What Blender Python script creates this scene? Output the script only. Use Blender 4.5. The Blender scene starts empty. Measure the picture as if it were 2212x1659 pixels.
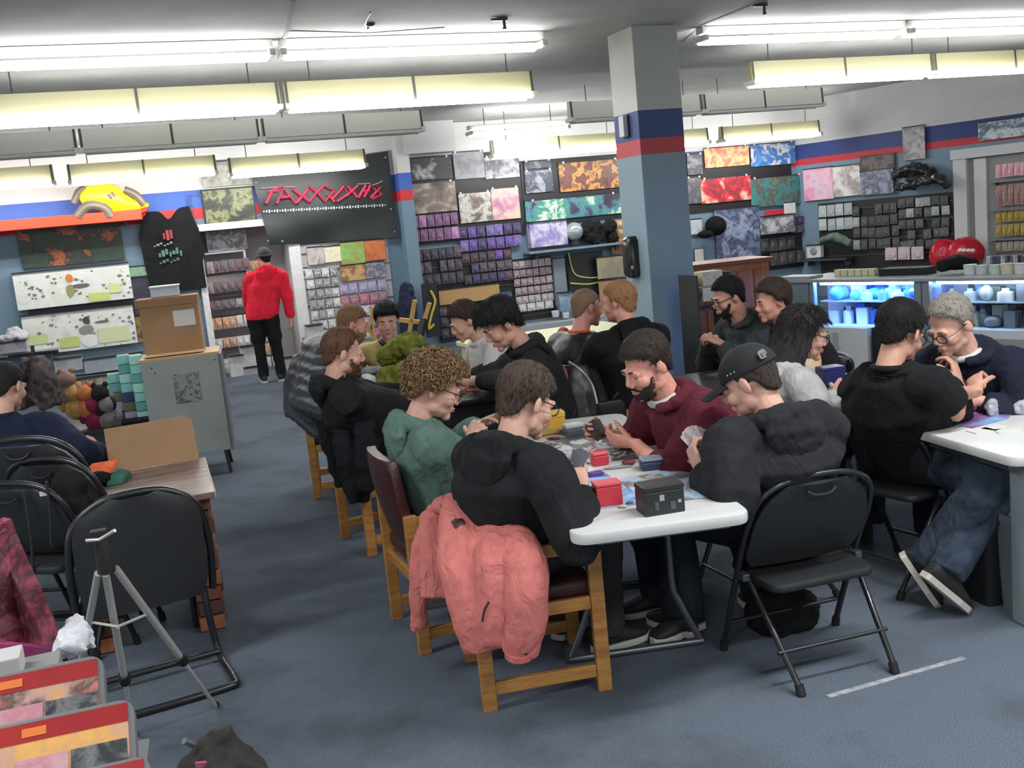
import bpy, bmesh, math, random
import numpy as np
from math import sin, cos, pi, radians, sqrt, atan2, exp
from mathutils import Vector as V, Matrix, Quaternion

SC = bpy.context.scene
COL = SC.collection
random.seed(7)
R = random.Random(11)

# ------------------------------------------------------------------ camera
IW, IH, FPX = 2212, 1659, 2180.0
PITCH, ROLL, CAMH = 0.157, 0.098, 1.80
CF = V((0, cos(PITCH), -sin(PITCH)))
_u = V((0, sin(PITCH), cos(PITCH)))
_r = V((1, 0, 0))
CR = _r * cos(ROLL) - _u * sin(ROLL)
CU = _r * sin(ROLL) + _u * cos(ROLL)
CO = V((0, 0, CAMH))
cam = bpy.data.cameras.new('camera')
cam.sensor_width = 36.0
cam.lens = FPX / IW * 36.0
cam.clip_start = 0.05
cam.clip_end = 200
cam.dof.use_dof = False
camo = bpy.data.objects.new('camera', cam)
COL.objects.link(camo)
camo.matrix_world = Matrix(((CR.x, CU.x, -CF.x, CO.x), (CR.y, CU.y, -CF.y, CO.y), (CR.z, CU.z, -CF.z, CO.z), (0, 0, 0, 1)))
SC.camera = camo

# ------------------------------------------------------------------ light of the room
world = bpy.data.worlds.new('room_ambient')
SC.world = world
world.use_nodes = True
bg = world.node_tree.nodes['Background']
bg.inputs[0].default_value = (0.93, 0.97, 1.0, 1)
bg.inputs[1].default_value = 0.72
TUBE = 18.0            # brightness of the fluorescent tubes
SC.view_settings.view_transform = 'Standard'
SC.view_settings.look = 'None'
SC.view_settings.gamma = 1.0
SC.view_settings.use_curve_mapping = False
SC.view_settings.exposure = 0.66
for (lx, ly, lw) in ((-1.5, -1.5, 2.4), (2.5, 0.6, 2.4), (2.2, 3.2, 2.4), (-3.2, 2.4, 2.4)):    # unseen area lights added as fill, set out like further tube rows
    a = bpy.data.lights.new('unseen_fill_light', 'AREA')
    a.shape = 'RECTANGLE'
    a.size = lw
    a.size_y = 0.25
    a.energy = 72
    a.color = (0.95, 0.98, 1.0)
    ao = bpy.data.objects.new('unseen_fill_light', a)
    ao.location = (lx, ly, 3.3)
    ao.rotation_euler = (0, 0, radians(20))
    COL.objects.link(ao)

# ------------------------------------------------------------------ pixels to places
def ray(px, py):
    return CF + CR * ((px - IW / 2) / FPX) - CU * ((py - IH / 2) / FPX)
def atz(px, py, z):
    d = ray(px, py)
    return CO + d * ((z - CAMH) / d.z)
def aty(px, py, y):
    d = ray(px, py)
    return CO + d * (y / d.y)
def atp(px, py, p0, n):
    d = ray(px, py)
    return CO + d * ((p0 - CO).dot(n) / d.dot(n))

# ------------------------------------------------------------------ materials
def lin(c):
    return tuple(((x / 255.0 + 0.055) / 1.055) ** 2.4 if x / 255.0 > 0.04045 else x / 255.0 / 12.92 for x in c)
_M = {}
class NT:
    def __init__(s, name):
        s.m = bpy.data.materials.new(name)
        s.m.use_nodes = True
        s.t = s.m.node_tree
        s.b = s.t.nodes['Principled BSDF']
    def n(s, kind, **k):
        o = s.t.nodes.new(kind)
        for a, v in k.items():
            if a.startswith('_'):
                setattr(o, a[1:], v)
            else:
                o.inputs[int(a[1:]) if a[0] == 'i' and a[1:].isdigit() else a.replace('_', ' ')].default_value = v
        return o
    def l(s, a, b):
        s.t.links.new(a, b)
def ramp(nt, cols, const=False, lo=0.3, hi=0.7):
    r = nt.n('ShaderNodeValToRGB')
    cr = r.color_ramp
    cr.interpolation = 'CONSTANT' if const else 'LINEAR'
    n = len(cols)
    for i, c in enumerate(cols):
        p = lo + (hi - lo) * i / max(1, n - (0 if const else 1))
        e = cr.elements[i] if i < 2 else cr.elements.new(p)
        e.position = p
        e.color = (*lin(c), 1)
    return r
def mat(name, c, rough=0.6, metal=0.0, spec=0.5, noise=0.0, nscale=20, bump=0.0, bscale=60, c2=None, sub=0.0, coat=0.0, alpha=1.0, island=0.0, stretch=None):
    """plain surface with fine procedural variation (noise) and relief (bump)"""
    if name in _M:
        return _M[name]
    nt = NT(name)
    b = nt.b
    b.inputs['Roughness'].default_value = rough
    b.inputs['Metallic'].default_value = metal
    b.inputs['Specular IOR Level'].default_value = spec
    col = (*lin(c), 1)
    b.inputs['Base Color'].default_value = col
    tc = nt.n('ShaderNodeTexCoord')
    src = tc.outputs['Object']
    if stretch:
        mp = nt.n('ShaderNodeMapping')
        mp.inputs['Scale'].default_value = stretch
        nt.l(src, mp.inputs[0])
        src = mp.outputs[0]
    if noise or c2:
        nz = nt.n('ShaderNodeTexNoise', Scale=nscale, Detail=4.0, Roughness=0.6)
        nt.l(src, nz.inputs['Vector'])
        if c2:
            rp = ramp(nt, [c, c2], lo=0.38, hi=0.66)
        else:
            k = noise
            rp = ramp(nt, [tuple(max(0, x * (1 - k)) for x in c), tuple(min(255, x * (1 + k)) for x in c)])
        nt.l(nz.outputs['Fac'], rp.inputs[0])
        out = rp.outputs[0]
        nt.l(out, b.inputs['Base Color'])
    if island:
        gi = nt.n('ShaderNodeNewGeometry')
        rp = ramp(nt, [tuple(x * (1 - island) for x in c), tuple(min(255, x * (1 + island)) for x in c)], lo=0, hi=1)
        nt.l(gi.outputs['Random Per Island'], rp.inputs[0])
        nt.l(rp.outputs[0], b.inputs['Base Color'])
    if bump:
        nb = nt.n('ShaderNodeTexNoise', Scale=bscale, Detail=5.0, Roughness=0.6)
        nt.l(src, nb.inputs['Vector'])
        bp = nt.n('ShaderNodeBump', Strength=bump, Distance=0.02)
        nt.l(nb.outputs['Fac'], bp.inputs['Height'])
        nt.l(bp.outputs[0], b.inputs['Normal'])
    if sub:
        b.inputs['Subsurface Weight'].default_value = sub
        b.inputs['Subsurface Radius'].default_value = (0.02, 0.008, 0.004)
        b.inputs['Subsurface Scale'].default_value = 0.3
    if coat:
        b.inputs['Coat Weight'].default_value = coat
    if alpha < 1:
        b.inputs['Alpha'].default_value = alpha
    _M[name] = nt.m
    return nt.m
def emit(name, c, s):
    if name in _M:
        return _M[name]
    nt = NT(name)
    nt.b.inputs['Base Color'].default_value = (*lin(c), 1)
    nt.b.inputs['Emission Color'].default_value = (*lin(c), 1)
    nt.b.inputs['Emission Strength'].default_value = s
    _M[name] = nt.m
    return nt.m
def art(name, cols, scale=3.0, const=True, dist=0.5, rough=0.45, seed=0.0, stretch=(1, 1, 1), emis=0.0, detail=5.0):
    """printed picture: flat patches of the given colours"""
    if name in _M:
        return _M[name]
    nt = NT(name)
    tc = nt.n('ShaderNodeTexCoord')
    mp = nt.n('ShaderNodeMapping')
    mp.inputs['Location'].default_value = (seed, seed * 1.7, seed * 0.6)
    mp.inputs['Scale'].default_value = stretch
    oi = nt.n('ShaderNodeObjectInfo')
    ad = nt.n('ShaderNodeVectorMath', _operation='MULTIPLY_ADD')
    ad.inputs[1].default_value = (1, 1, 1)
    mu = nt.n('ShaderNodeMath', _operation='MULTIPLY')
    mu.inputs[1].default_value = 37.0
    nt.l(oi.outputs['Random'], mu.inputs[0])
    nt.l(tc.outputs['Object'], ad.inputs[0])
    nt.l(mu.outputs[0], ad.inputs[2])
    nt.l(ad.outputs[0], mp.inputs[0])
    nz = nt.n('ShaderNodeTexNoise', Scale=scale, Detail=detail, Roughness=0.62, Distortion=dist)
    nt.l(mp.outputs[0], nz.inputs['Vector'])
    rp = ramp(nt, cols, const, 0.28, 0.72)
    nt.l(nz.outputs['Fac'], rp.inputs[0])
    nt.l(rp.outputs[0], nt.b.inputs['Base Color'])
    nt.b.inputs['Roughness'].default_value = rough
    if emis:
        nt.l(rp.outputs[0], nt.b.inputs['Emission Color'])
        nt.b.inputs['Emission Strength'].default_value = emis
    _M[name] = nt.m
    return nt.m

# ------------------------------------------------------------------ mesh builder
def frame(d, up=V((0, 0, 1))):
    d = d.normalized()
    a = d.cross(up)
    if a.length < 1e-4:
        a = d.cross(V((0, 1, 0)))
    a.normalize()
    return a, d.cross(a).normalized() * -1
class MB:
    def __init__(s):
        s.v, s.f = [], []
    def add(s, vs, fs):
        o = len(s.v)
        s.v += [V(x) for x in vs]
        s.f += [tuple(i + o for i in f) for f in fs]
        return s
    def box(s, c, size, rz=0.0, m=None):
        c = V(c)
        x, y, z = size[0] / 2, size[1] / 2, size[2] / 2
        vs = [V((i * x, j * y, k * z)) for k in (-1, 1) for j in (-1, 1) for i in (-1, 1)]
        if m is not None:
            vs = [m @ q for q in vs]
        elif rz:
            q = Matrix.Rotation(rz, 3, 'Z')
            vs = [q @ w for w in vs]
        return s.add([c + w for w in vs], [(0, 2, 3, 1), (4, 5, 7, 6), (0, 1, 5, 4), (2, 6, 7, 3), (0, 4, 6, 2), (1, 3, 7, 5)])
    def bar(s, a, b, w, h=None, up=V((0, 0, 1))):
        """box from a to b, w across, h along up"""
        a, b = V(a), V(b)
        h = h or w
        x, y = frame(b - a, up)
        x, y = x * (w / 2), y * (h / 2)
        vs = [p + x * i + y * j for p in (a, b) for (i, j) in ((-1, -1), (1, -1), (1, 1), (-1, 1))]
        return s.add(vs, [(3, 2, 1, 0), (4, 5, 6, 7), (0, 1, 5, 4), (1, 2, 6, 5), (2, 3, 7, 6), (3, 0, 4, 7)])
    def loft(s, rings, cap=True, closed=False):
        n = len(rings[0])
        o = len(s.v)
        for r in rings:
            s.v += [V(p) for p in r]
        k = len(rings)
        for i in range(k if closed else k - 1):
            i2 = (i + 1) % k
            for j in range(n):
                s.f.append((o + i * n + j, o + i * n + (j + 1) % n, o + i2 * n + (j + 1) % n, o + i2 * n + j))
        if cap and not closed:
            s.f.append(tuple(o + j for j in reversed(range(n))))
            s.f.append(tuple(o + (k - 1) * n + j for j in range(n)))
        return s
    def tube(s, pts, r, n=8, closed=False, flat=1.0, up=None):
        """round tube through points; r one radius or one per point; flat squeezes it along its second axis"""
        pts = [V(p) for p in pts]
        k = len(pts)
        rs = r if isinstance(r, (list, tuple)) else [r] * k
        rings = []
        px = None
        for i, p in enumerate(pts):
            if closed:
                t = pts[(i + 1) % k] - pts[i - 1]
            else:
                t = pts[min(i + 1, k - 1)] - pts[max(i - 1, 0)]
            t.normalize()
            if px is None:
                px, _ = frame(t, up or V((0, 0, 1)))
            px = (px - t * px.dot(t))
            if px.length < 1e-5:
                px, _ = frame(t)
            px.normalize()
            py = t.cross(px)
            rings.append([p + (px * cos(2 * pi * j / n) + py * (sin(2 * pi * j / n) * flat)) * rs[i] for j in range(n)])
        return s.loft(rings, True, closed)
    def ball(s, c, r, nu=10, nv=8, m=None):
        c = V(c)
        rx, ry, rz = (r, r, r) if not isinstance(r, (tuple, list)) else r
        vs = [V((0, 0, -rz))]
        for i in range(1, nv):
            a = -pi / 2 + pi * i / nv
            for j in range(nu):
                b = 2 * pi * j / nu
                vs.append(V((cos(a) * cos(b) * rx, cos(a) * sin(b) * ry, sin(a) * rz)))
        vs.append(V((0, 0, rz)))
        fs = [(0, 1 + (j + 1) % nu, 1 + j) for j in range(nu)]
        for i in range(nv - 2):
            for j in range(nu):
                fs.append((1 + i * nu + j, 1 + i * nu + (j + 1) % nu, 1 + (i + 1) * nu + (j + 1) % nu, 1 + (i + 1) * nu + j))
        t = len(vs) - 1
        q = 1 + (nv - 2) * nu
        fs += [(t, q + j, q + (j + 1) % nu) for j in range(nu)]
        return s.add([c + (m @ w if m is not None else w) for w in vs], fs)
    def prism(s, poly, o, x, y, z, d):
        """polygon in the plane (o, x, y), d thick along z"""
        o, x, y, z = V(o), V(x), V(y), V(z)
        n = len(poly)
        a = [o + x * p[0] + y * p[1] for p in poly]
        return s.add(a + [p + z * d for p in a], [tuple(reversed(range(n))), tuple(range(n, 2 * n))] + [(i, (i + 1) % n, n + (i + 1) % n, n + i) for i in range(n)])
    def sheet(s, grid, th):
        """closed sheet of thickness th from a grid of points"""
        nr, nc = len(grid), len(grid[0])
        top, bot = [], []
        for i in range(nr):
            for j in range(nc):
                a = V(grid[min(i + 1, nr - 1)][j]) - V(grid[max(i - 1, 0)][j])
                b = V(grid[i][min(j + 1, nc - 1)]) - V(grid[i][max(j - 1, 0)])
                n = b.cross(a)
                n = n.normalized() if n.length > 1e-9 else V((0, 0, 1))
                p = V(grid[i][j])
                top.append(p + n * (th / 2))
                bot.append(p - n * (th / 2))
        N = nr * nc
        fs = []
        for i in range(nr - 1):
            for j in range(nc - 1):
                a, b, c, d = i * nc + j, i * nc + j + 1, (i + 1) * nc + j + 1, (i + 1) * nc + j
                fs += [(a, b, c, d), (N + d, N + c, N + b, N + a)]
        e = [(0, j) for j in range(nc)] + [(i, nc - 1) for i in range(1, nr)] + [(nr - 1, j) for j in reversed(range(nc - 1))] + [(i, 0) for i in reversed(range(1, nr - 1))]
        ids = [i * nc + j for i, j in e]
        for k in range(len(ids)):
            a, b = ids[k], ids[(k + 1) % len(ids)]
            fs.append((b, a, N + a, N + b))
        return s.add(top + bot, fs)
    def mesh(s, name, mt=None, smooth=False, bev=0.0, seg=2, inv=None):
        me = bpy.data.meshes.new(name)
        vs = s.v if inv is None else [inv @ p for p in s.v]
        me.from_pydata([tuple(p) for p in vs], [], s.f)
        bm = bmesh.new()
        bm.from_mesh(me)
        bmesh.ops.recalc_face_normals(bm, faces=bm.faces)
        if bev:
            ed = [e for e in bm.edges if e.is_manifold and e.calc_face_angle(0) > 0.5]
            bmesh.ops.bevel(bm, geom=ed, offset=bev, segments=seg, profile=0.5, affect='EDGES', clamp_overlap=True)
        bm.to_mesh(me)
        bm.free()
        if smooth:
            me.polygons.foreach_set('use_smooth', [True] * len(me.polygons))
            try:
                me.set_sharp_from_angle(angle=radians(50 if smooth is True else smooth))
            except Exception:
                pass
        if mt:
            me.materials.append(mt)
        return me
_labels = {}
def tag(o, label=None, cat=None, group=None, kind=None):
    if label:
        o['label'] = label
    if cat:
        o['category'] = cat
    if group:
        o['group'] = group
    if kind:
        o['kind'] = kind
    return o
def thing(name, label, cat, loc=(0, 0, 0), rz=0.0, group=None):
    o = bpy.data.objects.new(name, None)
    o.empty_display_size = 0.1
    COL.objects.link(o)
    o.location = loc
    o.rotation_euler = (0, 0, rz)
    return tag(o, label, cat, group)
def wm(o):
    m = Matrix.Translation(o.location) @ o.rotation_euler.to_matrix().to_4x4()
    return (wm(o.parent) @ m) if o.parent else m
def part(name, mb, mt, parent, smooth=False, bev=0.0, world=True, label=None, kind=None, seg=2):
    """one mesh under its thing; world=True: mb holds world points"""
    inv = wm(parent).inverted() if (world and parent) else None
    me = mb if isinstance(mb, bpy.types.Mesh) else mb.mesh(name, mt, smooth, bev, seg, inv)
    o = bpy.data.objects.new(name, me)
    COL.objects.link(o)
    if parent:
        o.parent = parent
    return tag(o, label, kind=kind)
def solo(name, mb, mt, label, cat, loc, rz=0.0, group=None, smooth=False, bev=0.0, world=True, seg=2):
    """a thing that is one mesh"""
    m = Matrix.Translation(V(loc)) @ Matrix.Rotation(rz, 4, 'Z')
    me = mb if isinstance(mb, bpy.types.Mesh) else mb.mesh(name, mt, smooth, bev, seg, m.inverted() if world else None)
    o = bpy.data.objects.new(name, me)
    COL.objects.link(o)
    o.location = loc
    o.rotation_euler = (0, 0, rz)
    return tag(o, label, cat, group)
def struct(name, mb, mt, smooth=False, bev=0.0, parent=None):
    o = part(name, mb, mt, parent, smooth, bev)
    if not parent:
        o['kind'] = 'structure'
    return o
def copy_tree(o, parent=None):
    c = o.copy()
    COL.objects.link(c)
    c.parent = parent
    for ch in list(o.children):
        copy_tree(ch, c)
    return c
def arc(pts, n=6):
    """smooth curve (Catmull-Rom) through points"""
    pts = [V(p) for p in pts]
    out = []
    for i in range(len(pts) - 1):
        p0, p1, p2, p3 = pts[max(i - 1, 0)], pts[i], pts[i + 1], pts[min(i + 2, len(pts) - 1)]
        for k in range(n):
            t = k / n
            out.append(0.5 * ((2 * p1) + (p2 - p0) * t + (2 * p0 - 5 * p1 + 4 * p2 - p3) * t * t + (3 * p1 - p0 - 3 * p2 + p3) * t ** 3))
    out.append(pts[-1])
    return out
_tex = {}
def clouds(scale, depth=2):
    k = (round(scale, 3), depth)
    if k not in _tex:
        t = bpy.data.textures.new('folds', 'CLOUDS')
        t.noise_scale = scale
        t.noise_depth = depth
        _tex[k] = t
    return _tex[k]
def blend(mb, name, mt, voxel=0.008, smooth=3, fold=0.0, fscale=0.06, inv=None, fac=0.5):
    """melt overlapping closed shapes into one continuous skin"""
    me = mb.mesh(name, None, False, 0, 2, inv)
    o = bpy.data.objects.new(name, me)
    COL.objects.link(o)
    r = o.modifiers.new('r', 'REMESH')
    r.mode = 'VOXEL'
    r.voxel_size = voxel
    r.use_smooth_shade = True
    if smooth:
        s = o.modifiers.new('s', 'SMOOTH')
        s.iterations = smooth
        s.factor = fac
    if fold:
        d = o.modifiers.new('d', 'DISPLACE')
        d.texture = clouds(fscale)
        d.strength = fold
        d.mid_level = 0.5
        d.texture_coords = 'LOCAL'
    dg = bpy.context.evaluated_depsgraph_get()
    m2 = bpy.data.meshes.new_from_object(o.evaluated_get(dg))
    bpy.data.objects.remove(o)
    bpy.data.meshes.remove(me)
    m2.name = name
    m2.materials.clear()
    if mt:
        m2.materials.append(mt)
    m2.polygons.foreach_set('use_smooth', [True] * len(m2.polygons))
    return m2
# ------------------------------------------------------------------ people
SKIN = lambda k: mat('skin_' + k, {'fair': (208, 160, 140), 'rosy': (212, 150, 130), 'tan': (190, 142, 120), 'deep': (150, 106, 86)}[k], rough=0.55, noise=0.05, nscale=30, sub=0.06, bump=0.05, bscale=200)
def cloth(name, c, bump=0.5, rough=0.92, bscale=45, noise=0.12):
    """woven cloth: fine weave plus broad soft creases"""
    if name in _M:
        return _M[name]
    m = mat(name, c, rough=rough, spec=0.2, noise=noise, nscale=14)
    nt = m.node_tree
    N, L = nt.nodes, nt.links
    tc = N.new('ShaderNodeTexCoord')
    a = N.new('ShaderNodeTexNoise')
    a.inputs['Scale'].default_value = 420
    b = N.new('ShaderNodeTexNoise')
    b.inputs['Scale'].default_value = 7 if bscale > 20 else bscale
    b.inputs['Detail'].default_value = 3
    b.inputs['Distortion'].default_value = 1.6
    mp = N.new('ShaderNodeMapping')
    mp.inputs['Scale'].default_value = (1.6, 1.6, 0.8)
    mu = N.new('ShaderNodeMath')
    mu.operation = 'MULTIPLY_ADD'
    mu.inputs[1].default_value = 0.05
    bp = N.new('ShaderNodeBump')
    bp.inputs['Strength'].default_value = min(1.0, bump)
    bp.inputs['Distance'].default_value = 0.035
    L.new(tc.outputs['Object'], mp.inputs[0])
    L.new(mp.outputs[0], b.inputs['Vector'])
    L.new(tc.outputs['Object'], a.inputs['Vector'])
    L.new(a.outputs['Fac'], mu.inputs[0])
    L.new(b.outputs['Fac'], mu.inputs[2])
    L.new(mu.outputs[0], bp.inputs['Height'])
    L.new(bp.outputs[0], m.node_tree.nodes['Principled BSDF'].inputs['Normal'])
    return m
def ik(a, t, l1, l2, pole):
    d = (t - a)
    L = d.length
    if L > (l1 + l2) * 0.995:
        k = L / ((l1 + l2) * 0.995)
        l1, l2 = l1 * k, l2 * k
    x = (l1 * l1 - l2 * l2 + L * L) / (2 * L)
    h = sqrt(max(0, l1 * l1 - x * x))
    u = d / L
    p = pole - u * pole.dot(u)
    p.normalize()
    return a + u * x + p * h
def ring(c, a, b, n=16, sq=0.0):
    out = []
    for j in range(n):
        t = 2 * pi * j / n
        k = 1 + sq * (abs(sin(2 * t)))
        out.append(c + a * (cos(t) * k) + b * (sin(t) * k))
    return out
def finger(mb, p, d, n, ln, r, curl):
    pts = [p - d * 0.02, p]
    q, a = p, 0
    ax = d.cross(n)
    for i, k in enumerate((0.44, 0.31, 0.25)):
        a += curl[i]
        q = q + (Matrix.Rotation(a, 3, ax) @ d) * (ln * k)
        pts.append(q)
    e = (pts[-1] - pts[-2]).normalized()
    mb.tube(pts + [pts[-1] + e * r * 0.7], [r, r, r * 0.98, r * 0.92, r * 0.78, r * 0.3], 8)
def hand(mb, fm, w, d, n, side, curl=0.6, thumb=0.4, k=1.0):
    """palm into the body skin mb, five fingers into fm; side = direction of the thumb"""
    d = d.normalized()
    n = (n - d * n.dot(d)).normalized()
    s = d.cross(n)
    if s.dot(side) < 0:
        s = -s
    rg = []
    for (x, wd, th) in ((-0.03, 0.027, 0.021), (0.0, 0.027, 0.02), (0.03, 0.037, 0.019), (0.065, 0.041, 0.016), (0.092, 0.04, 0.012), (0.1, 0.03, 0.008)):
        rg.append(ring(w + d * x * k, s * wd * k, n * th * k, 12))
    mb.loft(rg)
    mb.ball(w + (d * 0.03 + s * 0.022 + n * 0.012) * k, 0.02 * k)
    for i, (o, ln, x) in enumerate(((0.030, 0.074, 0.09), (0.010, 0.082, 0.095), (-0.011, 0.077, 0.092), (-0.031, 0.060, 0.085))):
        c = curl * (1 + 0.12 * i)
        finger(fm, w + (d * x + s * o) * k, (d + s * (o * 2.2)).normalized(), n, ln * k, (0.0092 - 0.0004 * i) * k, (c * 0.8, c, c * 0.7))
    td = (d * 0.75 + s * 0.62 + n * 0.35).normalized()
    tp = w + (d * 0.028 + s * 0.03 + n * 0.006) * k
    tn = (n * 0.5 - s * 0.7).normalized()
    tn = (tn - td * tn.dot(td)).normalized()
    q = [tp - td * 0.01, tp + td * 0.036 * k]
    ax = td.cross(tn)
    q.append(q[-1] + (Matrix.Rotation(thumb, 3, ax) @ td) * 0.032 * k)
    q.append(q[-1] + (Matrix.Rotation(thumb * 1.7, 3, ax) @ td) * 0.024 * k)
    fm.tube(q, [0.0125 * k, 0.0115 * k, 0.0105 * k, 0.006 * k], 8)
def lerp_tab(tab, x):
    for (a, p), (b, q) in zip(tab, tab[1:]):
        if x <= b:
            return p + (q - p) * (x - a) / (b - a)
    return tab[-1][1]
HL = [(0, 60), (40, 64), (66, 80), (76, 106), (84, 118), (96, 112), (112, 118), (126, 145), (150, 156), (180, 160)]
def hair_mesh(T, top=0.022, side=0.008, fringe=0.0, n=900, ln=0.02, curly=0, long=0.0, recede=0, flow=-1.0, part_=0.0, rnd=None):
    rnd = rnd or random.Random(3)
    mb = MB()
    c0 = V((0, -0.018, 0.03))
    rr = V((0.0775, 0.0975, 0.0885))
    NP, NR = 44, 16
    def pos(th, ph, ex):
        s = V((sin(th) * sin(ph), sin(th) * cos(ph), cos(th)))
        p = V((s.x * (rr.x + ex), s.y * (rr.y + ex), s.z * (rr.z + ex)))
        if not long and th > pi / 2:
            x = th - pi / 2
            k = 1 - 0.17 * x
            p = V((sin(ph) * (rr.x + ex) * k, cos(ph) * (rr.y + ex) * k, -rr.z * x * 0.93))
        if long and th > pi / 2:
            x = (th - pi / 2)
            q = V((sin(ph) * (rr.x + ex), cos(ph) * (rr.y + ex), 0))
            p = q * (1.0 + 0.18 * x) + V((0, -0.02 * x, -x * long))
        return c0 + p
    def thick(th, ph):
        k = cos(min(th, pi / 2)) ** 0.8 if th < pi / 2 else 0
        fr = fringe * max(0, cos(ph)) ** 2 * max(0, sin(th))
        return side + (top - side) * k + fr
    def tmax(ph):
        a = abs(math.degrees(ph))
        t = lerp_tab(HL, a)
        t -= recede * max(0, 1 - a / 60) ** 0.5 * 12 if recede else 0
        if long and a > 70:
            t = 90 + min(1, (a - 70) / 15) * 88
        return radians(t + (8 * fringe / 0.02 * max(0, cos(ph)) if fringe else 0))
    rings = []
    for i in range(NR + 2):
        rg = []
        for j in range(NP):
            ph = -pi + 2 * pi * j / NP
            f = min(1.0, (i + 0.15) / NR)
            th = tmax(ph) * f
            ex = thick(th, ph)
            if i >= NR - 1:
                ex *= 0.75
            if i >= NR:
                ex *= 0.35
            if i == NR + 1:
                ex = -0.012
            ex += rnd.uniform(-1, 1) * 0.0018
            th += rnd.uniform(-1, 1) * (0.05 if i > NR - 4 else 0)
            rg.append(T(pos(th, ph, ex)))
        rings.append(rg)
    mb.loft(rings)
    for k in range(n):
        ph = rnd.uniform(-pi, pi)
        tm = tmax(ph)
        th = math.acos(1 - rnd.random() * (1 - cos(min(tm, 3.0))))
        if th > tm * 0.98:
            th = tm * 0.95
        ex = thick(th, ph)
        p = pos(th, ph, ex - 0.003)
        nn = (p - c0).normalized()
        if curly:
            r = rnd.uniform(0.008, 0.014)
            e = rnd.uniform(-0.004, curly)
            q = pos(th, ph, ex + e)
            # a curl: short coiled tube
            a0 = rnd.uniform(0, 6.28)
            u1, u2 = frame(nn)
            pts = [T(q + (u1 * cos(a0 + t * 1.25) + u2 * sin(a0 + t * 1.25)) * r * 0.75 + nn * (t * 0.0022)) for t in range(5)]
            mb.tube(pts, [0.003, 0.0045, 0.0045, 0.004, 0.002], 4)
            continue
        # lie along the head: from the crown outwards, combed by flow
        q2 = pos(min(th + 0.35, tm * 1.02 + 0.05), ph + rnd.uniform(-0.25, 0.25), thick(min(th + 0.35, tm), ph))
        tdir = (q2 - p).normalized()
        tdir = (tdir + nn * rnd.uniform(0.05, 0.45) + V((rnd.uniform(-.2, .2), 0, 0))).normalized()
        L = ln * rnd.uniform(0.6, 1.2)
        sx = tdir.cross(nn).normalized() * rnd.uniform(0.0014, 0.0030)
        mb.add([T(p - sx), T(p + sx), T(p + nn * 0.003), T(p + tdir * L)], [(0, 1, 3), (1, 2, 3), (2, 0, 3)])
    return mb
def beard_mesh(T, th=0.006, full=True, n=500, rnd=None):
    rnd = rnd or random.Random(5)
    mb = MB()
    tab_s = [(-0.125, 0.016), (-0.1, 0.038), (-0.07, 0.0525), (-0.04, 0.0615), (0.0, 0.068)]
    tab_f = [(-0.125, 0.038), (-0.1, 0.062), (-0.07, 0.0615), (-0.04, 0.062), (0.0, 0.07)]
    def P(a, u, ex):
        return V((sin(a) * (lerp_tab(tab_s, u) + ex), 0.03 + cos(a) * (lerp_tab(tab_f, u) + ex) - (0.012 if abs(a) > 1.2 else 0), u))
    g = []
    NA = 25
    for i in range(7):
        row = []
        for j in range(NA):
            a = -1.42 + 2.84 * j / (NA - 1)
            hi = -0.076 if abs(a) < 0.4 else (-0.076 + 0.05 * min(1, (abs(a) - 0.4) / 0.8))
            u = hi + (-0.124 - hi) * i / 6
            e = th * (1 if 0 < i and abs(a) < 1.25 else 0.0) - 0.002
            row.append(T(P(a, u, e)))
        g.append(row)
    mb.sheet(g, 0.006)
    if full:
        mb.tube([T(V((x, 0.0985 - abs(x) * abs(x) * 14, -0.05 - abs(x) * 0.45))) for x in (-0.03, -0.02, -0.01, 0, 0.01, 0.02, 0.03)], [0.003, 0.0055, 0.006, 0.005, 0.006, 0.0055, 0.003], 6)
    for k in range(n):
        a = rnd.uniform(-1.36, 1.36)
        hi = -0.076 if abs(a) < 0.4 else (-0.076 + 0.05 * min(1, (abs(a) - 0.4) / 0.8))
        u = rnd.uniform(-0.122, hi)
        p = P(a, u, th)
        d = (V((sin(a), cos(a), -0.8)) + V((rnd.uniform(-.3, .3), rnd.uniform(-.3, .3), 0))).normalized() * 0.008
        s = V((cos(a), -sin(a), 0)) * 0.0016
        mb.add([T(p - s), T(p + s), T(p + V((0, 0, .003))), T(p + d)], [(0, 1, 3), (1, 2, 3), (2, 0, 3)])
    return mb

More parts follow.
